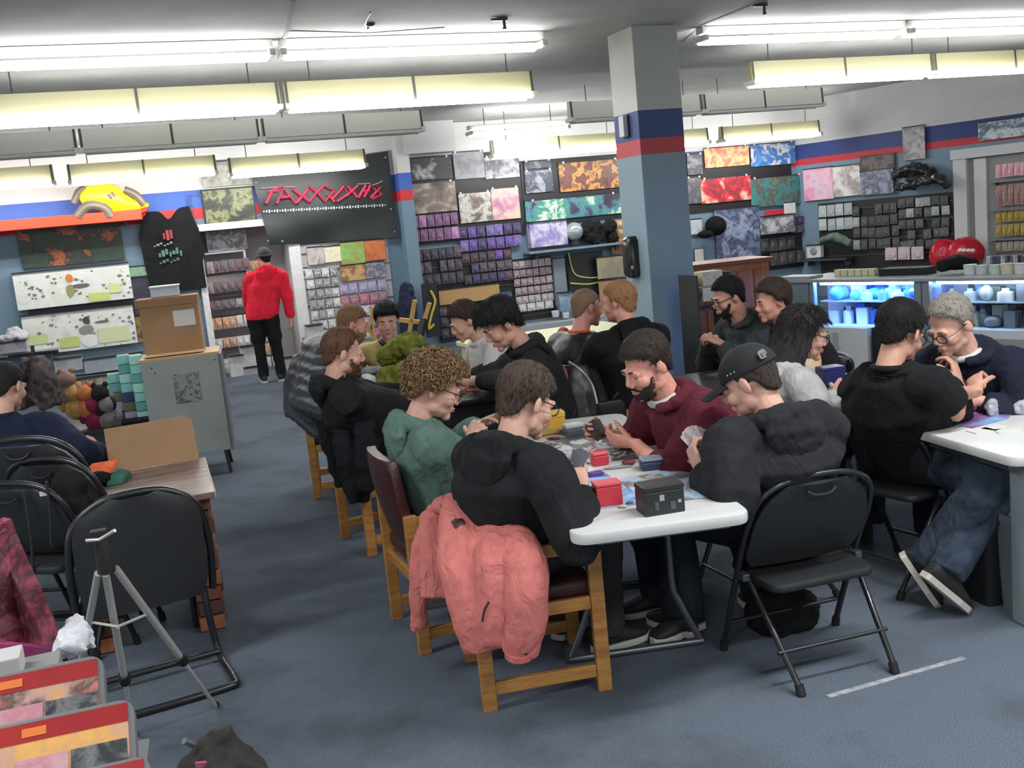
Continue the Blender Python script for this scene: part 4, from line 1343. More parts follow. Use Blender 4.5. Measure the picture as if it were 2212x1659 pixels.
# hands of cards
def cards(label, p, normal, up, n, mt, spread=0.22, w=0.063, h=0.088, group=None):
    t = thing('hand_of_cards', label, 'cards', p)
    N = V(normal).normalized()
    U = V(up)
    U = (U - N * U.dot(N)).normalized()
    X = U.cross(N)
    for i in range(n):
        a = (i - (n - 1) / 2) * spread
        q = Matrix.Rotation(a, 3, N)
        u, x = q @ U, q @ X
        o = V(p) - U * 0.03 + N * (i * 0.0014)
        part('card', MB().prism(rounded(w, h, 0.004, 2), o + u * (h / 2), x, u, N, 0.0009), mt, t)
    return t
def between(a, b, k=0.5):
    return V(a).lerp(V(b), k)
h1 = _1['hands']
cards('fan of grey blue backed cards in the hands of the young man in black', between(h1[-1], h1[1]) + V((0.035, .03, .055)), (-0.75, -0.45, 0.5), (0.2, 0.1, 1), 3, art('card_back_grey', [(120, 124, 142), (150, 154, 170), (134, 138, 156)], 14, const=False), 0.2, .07, .105)
h3 = _3['hands']
cards('dark backed cards held by the man in maroon', between(h3[-1], h3[1]) + V((-0.10, 0, .035)), (0.35, -.75, .5), (-.35, 0.1, 1), 4, art('card_back_brown', [(52, 40, 38), (70, 54, 50)], 40), 0.14)
h4 = _4['hands']
cards('fan of pale cards held by the man in the black cap', between(h4[-1], h4[1]) + V((-0.045, -.01, .115)), (0.55, -.75, .45), (-.1, 0.1, 1), 5, art('card_face', [(170, 158, 160), (190, 180, 182), (140, 122, 122), (182, 172, 174)], 14, const=False), 0.24, .07, .10)
# right hand table
flat('playmat', 'purple and sky blue playmat in front of the man in the black T-shirt', 'playmat', ((2030, 912), (2110, 872), (2200, 868), (2178, 905), (2100, 925)), TZ + .001, .003, art('mat_violet', [(96, 40, 92), (124, 62, 122), (150, 96, 160), (120, 170, 212), (150, 196, 226)], 4, const=False, seed=4))
c = onT(2118, 866)
carton('blue card box on the purple playmat', 'card_box', 'box', c + V((0, .05, 0)), (0.12, 0.08, 0.06), radians(8), mat('card_box_royal', (48, 70, 140), rough=.45), lid=.02, lidm=mat('card_box_royal_lid', (84, 112, 190), rough=.4))
plastic = mat('clear_plastic_bag', (196, 196, 206), rough=0.25, c2=(150, 148, 160), nscale=14, bump=.5, bscale=20)
mb = MB()
for k in range(14):
    mb.ball(onT(2135 + R.uniform(0, 80), 885 + R.uniform(-14, 14)) + V((0, 0, 0.03)), (R.uniform(.03, .06), R.uniform(.03, .05), R.uniform(.02, .045)), 8, 6)
c = onT(2170, 885)
solo('plastic_bag', blend(mb, 'plastic_bag', plastic, .008, 1, .05, .05, inv=Matrix.Translation(-c)), None, 'crumpled clear plastic bag on the right table', 'bag', c)
for k, (px, py, a) in enumerate(((2120, 932, .2), (2150, 926, .5), (2178, 932, -.1))):
    c = onT(px, py)
    solo('paper_sheet', MB().box((0, 0, .003), (.10, .07, .005)), mat('paper_white', (206, 204, 200), rough=.7), ('white paper slip nearest the corner of the right table', 'middle white paper slip on the right table', 'white paper slip at the right frame edge of the table')[k], 'paper', c, a, world=False)
# bins
def bin_(label, c, w, d, h, mt, rim):
    t = thing('waste_bin', label, 'bin', c, radians(14))
    mb = MB()
    k = 0.86
    def rr_(s, z):
        return [V((x, y, z)) for x, y in rounded(w * s, d * s, .03, 3)]
    mb.loft([rr_(k, 0), rr_(1, h), rr_(.95, h), rr_(k * .95, .02)])
    part('body', mb, mt, t, smooth=40, world=False)
    part('rim', MB().loft([rr_(1.05, h - .03), rr_(1.05, h), rr_(.97, h), rr_(.97, h - .03)], False, True), rim, t, smooth=40, world=False)
c = atz(2150, 1312, 0)
bin_('black plastic waste bin under the right table', c + V((.06, .12, 0)), .26, .22, .36, rubber, mat('bin_liner', (40, 40, 42), rough=.3, bump=.5))
c = atz(2200, 1330, 0)
bin_('grey plastic waste bin at the right frame edge', c + V((.13, .06, 0)), .30, .22, .42, mat('bin_grey', (128, 136, 138), rough=.5), mat('bin_grey_rim', (132, 138, 140), rough=.5))
# tape line on the carpet
a, b = atz(1788, 1505, 0.002), atz(2083, 1421, 0.002)
solo('tape_strip', MB().bar(a, b, 0.024, 0.003), mat('tape_white', (170, 172, 174), rough=.8, c2=(120, 126, 132), nscale=25), 'worn white tape strip stuck on the carpet behind the near folding chair', 'tape', (a + b) / 2)

# ------------------------------------------------------------------ clothes on chairs
pink = cloth('pink_shell_fabric', (204, 118, 112), bump=0.7, rough=0.75, noise=0.06)
def jy(px, py, y):
    return aty(px, py, y)
root = thing('pink_jacket', 'salmon pink jacket hung over the back of the nearest pine chair', 'jacket', (ch1.x - .28, ch1.y, 0))
inv = wm(root).inverted()
bm_ = MB()
L_ = lambda pts, rs, fl: bm_.tube(arc([jy(*p) for p in pts], 4), [r for a, b in zip(rs, rs[1:]) for r in [a + (b - a) * k / 4 for k in range(4)]] + [rs[-1]], 12, False, fl)
L_([(985, 1090, 3.76), (1000, 1200, 3.56), (1030, 1320, 3.48), (1050, 1398, 3.48)], (.06, .10, .10, .085), .6)
L_([(1070, 1122, 3.70), (1075, 1200, 3.50), (1085, 1300, 3.44), (1080, 1385, 3.46)], (.06, .095, .10, .09), .6)
L_([(930, 1105, 3.98), (950, 1180, 3.86), (955, 1290, 3.80)], (.05, .085, .09), .6)
L_([(950, 1090, 3.95), (1010, 1098, 3.8), (1085, 1120, 3.66), (1122, 1175, 3.56)], (.045, .06, .065, .06), .8)
part('body', blend(bm_, 'body', pink, .008, 3, .016, .09, inv=inv), None, root)
for (pts, rs) in (([(1112, 1150, 3.58), (1132, 1210, 3.46), (1136, 1310, 3.40), (1124, 1410, 3.42)], (.055, .085, .085, .068)), ([(945, 1095, 3.98), (915, 1180, 3.92), (905, 1270, 3.90), (905, 1352, 3.92)], (.045, .055, .05, .038))):
    sm = MB()
    pp = arc([jy(*p) for p in pts], 4)
    rr_ = [r for a, b in zip(rs, rs[1:]) for r in [a + (b - a) * k / 4 for k in range(4)]] + [rs[-1]]
    sm.tube(pp, rr_, 14, False, .75)
    so = part('sleeve', blend(sm, 'sleeve', pink, .008, 2, .014, .09, inv=inv), None, root)
    e = pp[-1]
    part('cuff', MB().tube([pp[-2].lerp(pp[-1], .6), pp[-1] + (pp[-1] - pp[-2]) * .25], [rs[-1] * 1.02, rs[-1] * .98], 14, False, .75), pink, so, True)
    part('snap', MB().ball(e + V((.02, -rs[-1] * .78, .02)), .008, 8, 6), mat('snap_dark', (50, 34, 34), rough=.4), so, True)
cb = MB()
cb.tube(arc([jy(948, 1098, 3.98), jy(975, 1082, 3.92), jy(1020, 1092, 3.84), jy(1080, 1120, 3.76)], 4), .028, 10, False, 1.3)
part('collar', blend(cb, 'collar', pink, .008, 2, .02, .04, inv=inv), None, root)
part('pocket_slit', MB().tube(arc([jy(1056, 1300, 3.355), jy(1046, 1320, 3.355), jy(1042, 1342, 3.36)], 4), .005, 6), mat('slit_dark', (70, 40, 38), rough=.8), root, True)
def draped(name, label, cat, tubes, mt, base, vox=.012, fold=.06, fs=.07, flat=.6, smooth=2, group=None):
    mb = MB()
    for pts, rs in tubes:
        pp = arc([V(p) for p in pts], 4)
        rr_ = [r for a, b in zip(rs, rs[1:]) for r in [a + (b - a) * k / 4 for k in range(4)]] + [rs[-1]]
        mb.tube(pp, rr_, 12, False, flat)
    base = V(base)
    return solo(name, blend(mb, name, mt, vox, smooth, fold, fs, inv=Matrix.Translation(-base)), None, label, cat, base, group=group)
Y = aty
c = V((ch3.x - .3, ch3.y, 0))
draped('coat', 'black coat with dangling straps hung over the chair back at the aisle', 'coat', [
    ([Y(700, 905, 5.75), Y(730, 985, 5.7), Y(745, 1050, 5.68)], (.06, .09, .06)), ([Y(735, 895, 5.6), Y(765, 990, 5.55), Y(775, 1085, 5.52)], (.08, .12, .07)), ([Y(785, 910, 5.5), Y(795, 990, 5.45), Y(790, 1060, 5.45)], (.06, .08, .05))],
    cloth('black_wool', (28, 29, 32), bump=.8), c, fold=.04)
pj = [([Y(672 - 6 * i, 745 + 22 * i, 7.3 - .05 * i), Y(690 - 4 * i, 752 + 24 * i, 7.0 - .06 * i), Y(706 + 2 * i, 768 + 24 * i, 6.85 - .07 * i)], (.075, .115, .085)) for i in range(6)]
pj += [([Y(655, 770, 7.2), Y(640, 830, 7.1), Y(635, 900, 7.0)], (.08, .10, .07)), ([Y(640, 885, 7.0), Y(690, 925, 6.7), Y(705, 940, 6.6)], (.08, .09, .05))]
draped('puffer_jacket', 'dark grey quilted puffer jacket over a chair behind the reddish haired man', 'jacket', pj, mat('puffer_nylon', (54, 60, 68), rough=.45, c2=(38, 42, 50), nscale=6, bump=.3, bscale=14), (Y(670, 880, 7.0).x, 7.0, 0), fold=.015, flat=.8)
draped('leather_coat', 'black leather coat with a silver zip over a chair back left of the pillar', 'coat', [
    ([Y(1235, 790, 6.0), Y(1240, 850, 5.95), Y(1255, 920, 5.9)], (.10, .15, .12)), ([Y(1262, 800, 6.1), Y(1275, 870, 6.0), Y(1280, 930, 5.95)], (.08, .12, .10))], leather, (Y(1250, 900, 6.0).x, 6.0, 0), fold=.015, fs=.12)
solo('coat_zip', MB().tube(arc([Y(1228, 782, 5.83), Y(1255, 800, 5.8), Y(1278, 830, 5.8), Y(1290, 872, 5.78)], 5), .009, 6), mat('zip_silver', (150, 150, 150), rough=.35, metal=.6), 'silver zip edge of the black leather coat on the chair', 'zip', Y(1260, 820, 5.8), smooth=True)
draped('jacket_lining', 'orange brown leather piece hanging beside the black leather coat', 'jacket', [([Y(1206, 790, 5.9), Y(1214, 815, 5.85), Y(1210, 845, 5.85)], (.035, .045, .035))], mat('tan_leather', (150, 84, 62), rough=.5), Y(1210, 850, 5.9), fold=.02)
wood_chair('plain wooden chair under the black leather coat', (Y(1255, 900, 6.15).x, 6.2, 0), 100, wood=pine, cush=black_vinyl, top=.7)
wood_chair('wooden chair under the fair haired man behind the puffer jacket', (-1.28, 7.3, 0), 10, cush=black_vinyl)
folding_chair('black folding chair under the dark haired player in the middle', (0.48, 6.02, 0), 188)
folding_chair('black folding chair under the person in the white printed shirt', (0.25, 7.05, 0), 200)
folding_chair('black folding chair under the player in the light grey hoodie', (1.18, 5.14, 0), 5)
folding_chair('black folding chair under the grey haired man', (2.68, 5.12, 0), 212)
folding_chair('black folding chair under the man in maroon', (1.30, 4.5, 0), 200)
folding_chair('black folding chair under the man in the dark grey hoodie', (2.05, 6.85, 0), 200)
folding_chair('black folding chair under the half hidden dark haired person', (2.3, 6.5, 0), 185)
folding_chair('black folding chair under the person in the leather jacket', (0.26, 6.45, 0), 40)
folding_chair('black folding chair under the ginger haired person', (0.87, 6.05, 0), 120)
wood_chair('wooden chair under the man in the yellow shirt', (-0.84, 7.66, 0), -80, wood=pale_pine)

# things on the dark table
olive = cloth('olive_plush', (112, 116, 48), bump=.9, bscale=30, noise=.3)
draped('plush_blanket', 'olive green fluffy plush piled on the dark table', 'plush', [
    ([Y(822, 778, 6.75), Y(850, 760, 6.7), Y(885, 745, 6.6), Y(905, 760, 6.5)], (.05, .08, .09, .07)), ([Y(845, 800, 6.6), Y(850, 830, 6.55), Y(852, 850, 6.5)], (.09, .11, .10)), ([Y(885, 790, 6.5), Y(885, 830, 6.45), Y(880, 850, 6.45)], (.09, .10, .10))],
    olive, (Y(860, 845, 6.55).x, 6.55, TZ), fold=.07, fs=.04, flat=.9)
draped('green_cloth', 'green and white cloth beside the olive plush on the dark table', 'cloth', [([Y(790, 812, 6.75), Y(812, 830, 6.6), Y(835, 842, 6.5)], (.04, .05, .04))], art('green_white', [(96, 150, 112), (180, 190, 184), (70, 120, 90)], 8, const=False), (Y(812, 838, 6.6).x, 6.6, TZ), fold=.03)
draped('grey_hoodie_sleeve', 'pale grey bundled cloth behind the green cloth on the dark table', 'cloth', [([Y(778, 806, 7.0), Y(800, 800, 6.9), Y(825, 798, 6.9)], (.03, .045, .04))], cloth('pale_grey', (176, 178, 182)), (Y(800, 808, 6.9).x, 6.9, TZ), fold=.03)
flat('playmat', 'orange and red playmat on the dark table', 'playmat', ((985, 846), (1000, 822), (1060, 818), (1085, 842)), TZ + .001, .004, art('mat_orange', [(214, 92, 60), (224, 120, 84), (190, 60, 70), (60, 50, 60), (226, 170, 140)], 8, seed=5))
flat('playmat', 'pale pink and white playmat behind the orange one on the dark table', 'playmat', ((960, 812), (970, 792), (1036, 790), (1050, 812)), TZ + .001, .004, art('mat_pink', [(206, 190, 200), (186, 160, 176), (214, 206, 210)], 8, seed=6))
c = onT(988, 852)
solo('coiled_cable', MB().tube(arc([V((.05 * cos(a * .9), .035 * sin(a * .9), .012 + .003 * a)) for a in range(12)], 3), .008, 6), mat('cable_cream', (176, 164, 140), rough=.6), 'cream coiled strap at the near edge of the dark table', 'strap', c, world=False, smooth=True)
# ------------------------------------------------------------------ left side
T4R = radians(19)
q1, q2 = V((cos(T4R), sin(T4R), 0)), V((-sin(T4R), cos(T4R), 0))
Z4 = 0.70
NR4 = atz(463, 1062, Z4)
W4, D4 = 0.68, 0.88
c4 = NR4 - q1 * W4 / 2 + q2 * D4 / 2
t4 = thing('low_table', 'dark wood topped table with scuffed surface on stacked wood blocks at the left', 'table', (c4.x, c4.y, 0), T4R)
topm = mat('scuffed_walnut', (104, 86, 80), rough=.35, c2=(142, 124, 116), nscale=4, stretch=(1, 5, 1))
part('table_top', MB().box((0, 0, Z4 - .015), (W4, D4, .03)), topm, t4, world=False, bev=.003)
part('edge_strip', MB().box((W4 / 2 + .003, 0, Z4 - .015), (.006, D4, .03)), mat('pale_edge', (176, 150, 130), rough=.5), t4, world=False)
bl = [mat('block_red', (122, 74, 56), rough=.8, bump=.3), mat('block_brown', (146, 92, 60), rough=.8, bump=.3), mat('block_dark', (94, 60, 48), rough=.8, bump=.3)]
for sx in (-1, 1):
    for k in range(9):
        part('wood_block', MB().box((sx * (W4 / 2 - .09) + R.uniform(-.012, .012), .02 + R.uniform(-.012, .012), .038 + k * .0745), (.13, .5, .07)), bl[k % 3], t4, world=False, bev=.004)
        part('wood_block', MB().box((sx * (W4 / 2 - .09) + R.uniform(-.01, .01), -.3 + R.uniform(-.01, .01), .038 + k * .0745), (.12, .11, .066)), bl[(k + 1) % 3], t4, world=False, bev=.004)
# cardboard sheet standing on the far edge of the table
FR4 = NR4 + q2 * (D4 - .04)
def onB(px, py):
    return atp(px, py, FR4, q2)
pts = [onB(236, 1012), onB(224, 928), onB(398, 899), onB(414, 909), onB(430, 985)]
zlo = Z4 + .002
pts[0].z = max(zlo, zlo)
pts[4].z = zlo
cbd = mat('cardboard', (166, 132, 98), rough=.8, c2=(156, 122, 88), nscale=5)
mb = MB().add(pts + [p + q2 * .008 for p in pts], [(0, 1, 2, 3, 4), (9, 8, 7, 6, 5)] + [(i, (i + 1) % 5, 5 + (i + 1) % 5, 5 + i) for i in range(5)])
solo('cardboard_sheet', mb, cbd, 'brown cardboard sheet standing on the far edge of the low table', 'cardboard', (pts[0] + pts[4]) / 2)
c = atz(210, 1052, Z4)
tt = thing('plush_hat', 'orange, green and black plush hat lying on the low table', 'plush', c)
part('black_body', MB().ball(c + V((0, .03, .035)), (.085, .07, .04), 12, 8), cloth('plush_black', (24, 25, 26)), tt, True)
mb = MB().loft([[c + V(p) for p in r_] for r_ in (((-.07, -.03, .05), (.07, .02, .05), (.06, .03, .07), (-.07, 0, .07)), ((-.05, .09, .09), (.08, .11, .095), (.08, .12, .11), (-.05, .10, .105)))])
part('orange_flap', mb, cloth('plush_orange', (222, 104, 72)), tt, smooth=40, bev=.008)
mb = MB().loft([[c + V(p) for p in r_] for r_ in (((.05, -.03, .0), (.13, .01, .0), (.13, .03, .04), (.06, 0, .05)), ((.08, .08, .01), (.15, .10, .01), (.14, .1, .05), (.08, .09, .07)))])
part('green_flap', mb, cloth('plush_green', (60, 104, 90)), tt, smooth=40, bev=.01)
c = atz(258, 1042, Z4)
solo('paper_scrap', MB().box((0, 0, .002), (.05, .035, .004)), mat('paper_white', (206, 204, 200), rough=.7), 'white paper scrap beside the plush hat on the low table', 'paper', c, .5, world=False)

# chairs at the left
def chair_by_top(label, px, py, face, zt=.84, **k):
    p = atz(px, py, zt)
    a = radians(face)
    p = p - V((cos(a), sin(a), 0)) * .145
    return folding_chair(label, (p.x, p.y, 0), face, **k)
chair_by_top('black folding chair behind the man in the navy sweatshirt', 40, 952, 84, wide=1.3, tall=1.29, zt=1.02)
chair_by_top('empty black folding chair in front of the navy sweatshirt man, tilted to the table', 92, 992, 74, wide=1.15, tall=1.17, zt=.93)
chair_by_top('empty black folding chair at the left frame edge nearest the camera', 20, 1050, 74, wide=1.15, tall=1.12, zt=.88)
bpk = aty(128, 1180, 4.35)
hb2 = thing('shoulder_bag', 'black bag hung on the chairs between the low table and the left frame edge', 'bag', (bpk.x, bpk.y, bpk.z))
mb = MB()
for px, py, r in ((150, 1050, .08), (158, 1100, .10), (150, 1150, .09)):
    mb.ball(aty(px, py, 4.42), (r, r * .6, r), 12, 8)
part('body', blend(mb, 'body', cloth('nylon_black', (26, 27, 29)), .01, 3, .03, .09, inv=wm(hb2).inverted()), None, hb2)
for k, pts in enumerate((((52, 1062), (62, 1120), (70, 1190), (72, 1240)), ((100, 1040), (108, 1100), (112, 1180)))):
    part('strap', MB().tube(arc([aty(x, y, 4.28) for x, y in pts], 5), .010, 6, False, .5), mat('strap_dark', (48, 50, 52), rough=.6), hb2, True)
part('tag', MB().box(aty(95, 1066, 4.3), (.035, .01, .02), .2), mat('tag_white', (190, 190, 190), rough=.5), hb2)
# sled chair with a big padded back
RC5 = atz(514, 1486, 0)
a5 = radians(27)
s1, s2 = V((cos(a5), sin(a5), 0)), V((-sin(a5), cos(a5), 0))
cw = .52
c5 = RC5 - s1 * cw / 2
ts = thing('padded_chair', 'empty black padded chair with sled tube base, back to the camera, in the left foreground', 'chair', (c5.x, c5.y, 0), a5)
r_ = .016
w5 = cw / 2
loop = arc([(-w5 + .02, .40, .50), (-w5 + .02, .36, .25), (-w5, .34, .03), (-w5, .06, .016), (-w5 + .05, .0, .016), (w5 - .05, .0, .016), (w5, .06, .016), (w5, .34, .03), (w5 - .02, .36, .25), (w5 - .02, .40, .50)], 5)
part('sled_base', MB().tube(loop, r_, 10), black_tube, ts, True, world=False)
part('cross_bar', MB().tube([(-w5, .33, .05), (w5, .33, .05)], .014, 10), black_tube, ts, True, world=False)
part('back_frame', MB().tube(arc([(-w5 - .02, .38, .33), (-w5 - .025, .33, .55), (-w5 + .01, .30, .735), (-w5 + .12, .29, .825), (0, .285, .845), (w5 - .12, .29, .825), (w5 - .01, .30, .735), (w5 + .025, .33, .55), (w5 + .02, .38, .33)], 5), .017, 10), black_tube, ts, True, world=False)
g = []
for i in range(11):
    f = i / 10
    z = .33 + .50 * f
    ww = w5 * (1 - .12 * max(0, (.25 - f) / .25) ** 2) if f < .7 else w5 * (.35 + .65 * sqrt(max(0, 1 - ((f - .7) / .3) ** 2)))
    g.append([(s * ww, .345 - .065 * f - .03 * (1 - s * s) * (1 - .4 * f), z) for s in [-1 + k / 6 for k in range(13)]])
bo = part('backrest', MB().sheet(g, .03), black_vinyl, ts, smooth=50, world=False)
part('hand_slot', MB().tube(arc([(-.06, .272, .79), (-.03, .262, .772), (.03, .262, .772), (.06, .272, .79)], 4), .007, 6), mat('slot_grey', (90, 92, 94), rough=.4), bo, True, world=False)
part('seat', MB().prism(rounded(.46, .42, .06), (0, .57, .43), (1, 0, 0), (0, 1, 0), (0, 0, 1), .06), black_vinyl, ts, smooth=40, bev=.015, world=False)
for s in (-1, 1):
    part('front_leg', MB().tube([(s * (w5 - .02), .40, .46), (s * (w5 - .02), .74, .43), (s * (w5 - .02), .80, .02)], .014, 8), black_tube, ts, True, world=False)

# tripod
ty = 3.15
hd_ = aty(222, 1190, ty)
tr = thing('tripod', 'small aluminium camera tripod with black head in the left foreground', 'tripod', (hd_.x, hd_.y, 0))
alu = mat('aluminium', (190, 188, 182), rough=.35, metal=.35)
part('centre_block', MB().tube([aty(214, 1165, ty), aty(224, 1190, ty), aty(230, 1235, ty)], [.018, .026, .03], 10), rubber, tr, True)
hb_ = part('pan_head', MB().box(aty(212, 1152, ty), (.05, .04, .022), .3), rubber, tr, bev=.003)
part('handle', MB().tube([aty(185, 1168, ty - .03), aty(215, 1166, ty - .02), aty(248, 1146, ty - .06)], .006, 8), alu, hb_, True)
for k, (top, knee, foot) in enumerate((((212, 1238), (180, 1410), atz(150, 1560, 0)), ((228, 1240), (260, 1440), atz(292, 1590, 0)), ((250, 1228), (392, 1402), atz(468, 1528, 0)))):
    a = aty(top[0], top[1], ty - (.02 if k < 2 else -.01))
    kn = a.lerp(foot, .60)
    lg = part('leg', MB().tube([a, kn], .0125, 8), alu, tr, True)
    part('leg_lower', MB().tube([kn, foot], .008, 8), alu, lg, True)
    part('clamp', MB().tube([kn - (foot - a).normalized() * .02, kn + (foot - a).normalized() * .025], .021, 8), rubber, lg, True)
    part('foot', MB().ball(foot + V((0, 0, .012)), .014, 8, 6), rubber, lg, True)
    part('strut', MB().tube([a.lerp(foot, .28), V((hd_.x, hd_.y + .02, a.lerp(foot, .28).z + .03))], .005, 6), alu, tr, True)

# display of tins / game boxes close to the camera
dpr = aty(318, 1720, 1.72)
gaz = radians(16)
gx, gy = V((cos(gaz), sin(gaz), 0)), V((-sin(gaz), cos(gaz), 0))
dcz = dpr.z - .05
dc = dpr - gx * .42 + gy * .16
cnt = thing('display_counter', 'low display counter under the game boxes at the bottom left corner', 'counter', (dc.x, dc.y, 0), gaz)
part('body', MB().box((0, 0, (dcz - .03) / 2), (.76, .34, dcz - .03)), mat('counter_white', (180, 180, 178), rough=.6), cnt, world=False)
part('counter_top', MB().box((0, 0, dcz - .015), (.80, .38, .03)), mat('counter_grey', (96, 98, 102), rough=.6), cnt, world=False, bev=.004)
def game_box(label, tr_px, br_px, y, w, seed):
    """box leaning back; its front shows a red band over a yellow picture; tr/br: right corners of the front"""
    a, b = aty(*tr_px, y + .10), aty(*br_px, y)
    az = radians(16)
    x = V((cos(az), sin(az), 0))
    U = (a - b).normalized()
    U = (U - x * U.dot(x)).normalized()
    N = x.cross(U)
    if N.y > 0:
        N = -N
    h = max((a - b).length, .24)
    o = a - x * w
    m = Matrix((x, U, N)).transposed()
    base = o + x * w / 2 - U * h
    t = thing('game_box', label, 'game box', base)
    def F(x0, x1, u0, u1, d, th):
        return MB().prism([(x0, -u0), (x1, -u0), (x1, -u1), (x0, -u1)], o + N * d, x, U, N, th)
    part('tray', MB().prism([(p[0] + w / 2, p[1] - h / 2) for p in rounded(w, h, .03)], o - N * .035, x, U, N, .036), mat('tray_grey', (112, 112, 112), rough=.4), t, smooth=40, bev=.003)
    m_ = .012
    part('red_band', F(m_, w - m_, .01, .05, .001, .003), mat('print_red', (164, 44, 40), rough=.4, c2=(148, 36, 40), nscale=6), t)
    part('picture', F(m_, w - m_, .05, h - m_, .001, .002), art('print_yellow_%d' % seed, [(232, 196, 110), (226, 176, 84), (214, 160, 96), (190, 150, 140), (96, 74, 70), (196, 120, 110), (60, 60, 66)], 6, seed=seed, const=False, dist=.3), t)
    part('yellow_corner', F(m_, .13, .046, .115, .003, .002), mat('print_gold', (234, 178, 78), rough=.4), t)
    part('gold_mark', F(w - .21, w - .165, .022, .04, .004, .001), mat('print_orange', (222, 120, 60), rough=.4), t)
    part('dark_photo', F(w - .12, w - .016, .085, .15, .003, .002), art('print_dark_%d' % seed, [(44, 46, 50), (60, 62, 66), (120, 120, 120), (50, 52, 54)], 18, seed=seed, const=False), t)
    part('pink_figure', F(w - .22, w - .125, .085, .14, .003, .0015), art('print_pink_%d' % seed, [(206, 176, 180), (196, 130, 140), (216, 190, 184)], 14, seed=seed + 3, const=False), t)
    return t
game_box('game box with red top band and yellow picture, rearmost in the bottom left corner', (222, 1412), (262, 1560), 2.05, .42, 1)
game_box('game box with red top band and yellow picture in front of the other one', (288, 1506), (330, 1650), 1.86, .42, 2)
game_box('game box of which only a red and yellow corner shows at the bottom edge', (324, 1628), (350, 1750), 1.70, .42, 3)
# clutter behind the boxes
flatm = mat('grey_carton', (128, 126, 124), rough=.7)
c = aty(70, 1448, 2.35)
carton('grey flat carton behind the game boxes', 'carton', 'box', (c.x, c.y, c.z - .03), (.13, .10, .05), radians(20), flatm)
c = aty(5, 1440, 2.3)
carton('white carton at the left frame edge behind the game boxes', 'carton', 'box', (c.x, c.y, c.z - .03), (.09, .09, .06), radians(20), mat('white_carton', (190, 188, 186), rough=.7))
c = aty(80, 1476, 2.15)
carton('lower grey carton right behind the rear game box', 'carton', 'box', (c.x, c.y, c.z - .05), (.2, .10, .06), radians(18), mat('pale_carton', (158, 156, 152), rough=.7))
zc_ = aty(70, 1470, 2.35).z - .03
sc_ = aty(60, 1470, 2.4) - gx * .22
mbt = thing('side_counter', 'grey shelf counter behind the game boxes at the left frame edge', 'counter', (sc_.x, sc_.y, 0), gaz)
part('body', MB().box((0, .0, (zc_ - .03) / 2), (.56, .26, zc_ - .03)), mat('counter_white', (180, 180, 178), rough=.6), mbt, world=False)
part('counter_top', MB().box((0, 0, zc_ - .015), (.60, .30, .03)), mat('counter_grey', (96, 98, 102), rough=.6), mbt, world=False)
draped('white_bag', 'crumpled white plastic bag beside the tripod leg', 'bag', [([Y(168, 1335, 2.55), Y(160, 1370, 2.5), Y(148, 1410, 2.45)], (.018, .04, .045)), ([Y(180, 1350, 2.55), Y(178, 1400, 2.5)], (.02, .035))], mat('white_bag', (204, 202, 208), rough=.4, bump=.4, bscale=25), Y(160, 1415, 2.5), vox=.006, fold=.03, fs=.03)
mar_g = art('maroon_print', [(96, 40, 52), (128, 70, 78), (70, 28, 36), (150, 60, 80), (84, 36, 46), (168, 120, 120)], 9, const=False, rough=.6)
g = []
for i in range(12):
    f = i / 11
    row_ = []
    for j in range(9):
        s = j / 8
        px = -40 + (40 + 4 + 140 * f ** 1.1) * s
        py = 1130 + 270 * f + 30 * s * f
        row_.append(aty(px, py, 2.55 + .03 * sin(s * 9 + f * 3) + .02 * sin(f * 11)))
    g.append(row_)
c = aty(60, 1410, 2.55)
hg = thing('gift_bag', 'maroon patterned shiny bag with magenta lower edge at the left frame edge', 'bag', (c.x, c.y, c.z))
part('body', MB().sheet(g, .05), mar_g, hg, smooth=60)
g = [[aty(-30 + 160 * j / 6, 1385 + 14 * (j / 6) + 32 * i / 2, 2.49 + .01 * sin(j * 2)) for j in range(7)] for i in range(3)]
part('magenta_band', MB().sheet(g, .02), mat('magenta', (160, 60, 110), rough=.5, c2=(130, 50, 100), nscale=12), hg, smooth=60)
# backpack at the bottom edge
c = atz(478, 1765, 0)
bp_ = thing('backpack', 'dark grey backpack standing on the carpet at the bottom edge', 'bag', c)
draped_m = cloth('backpack_grey', (62, 60, 58), bump=.6)
mb = MB()
rings = []
for z, rx, ry, ox in ((.01, .25, .15, 0), (.08, .255, .15, 0), (.15, .21, .11, .01), (.21, .15, .065, .02), (.26, .09, .035, .03), (.31, .035, .018, .04)):
    rings.append([c + V((ox + .78 * rx * cos(t) * (1 + .12 * sin(5 * t + z * 20)), ry * sin(t) * (1 + .2 * sin(7 * t + z * 30)), (z + .015 * sin(3 * t)) * .95)) for t in [2 * pi * k / 28 for k in range(28)]])
mb.loft(rings)
part('body', blend(mb, 'body', draped_m, .010, 2, .03, .07, inv=wm(bp_).inverted()), None, bp_)
part('strap', MB().tube(arc([c + V((-.1, .05, .25)), c + V((-.06, .12, .16)), c + V((-.12, .16, .05))], 5), .012, 6), mat('strap_grey', (110, 112, 114), rough=.7), bp_, True)
part('pink_tag', MB().box(aty(440, 1652, c.y - .05), (.05, .01, .02)), mat('tag_pink', (196, 92, 130), rough=.6), bp_)

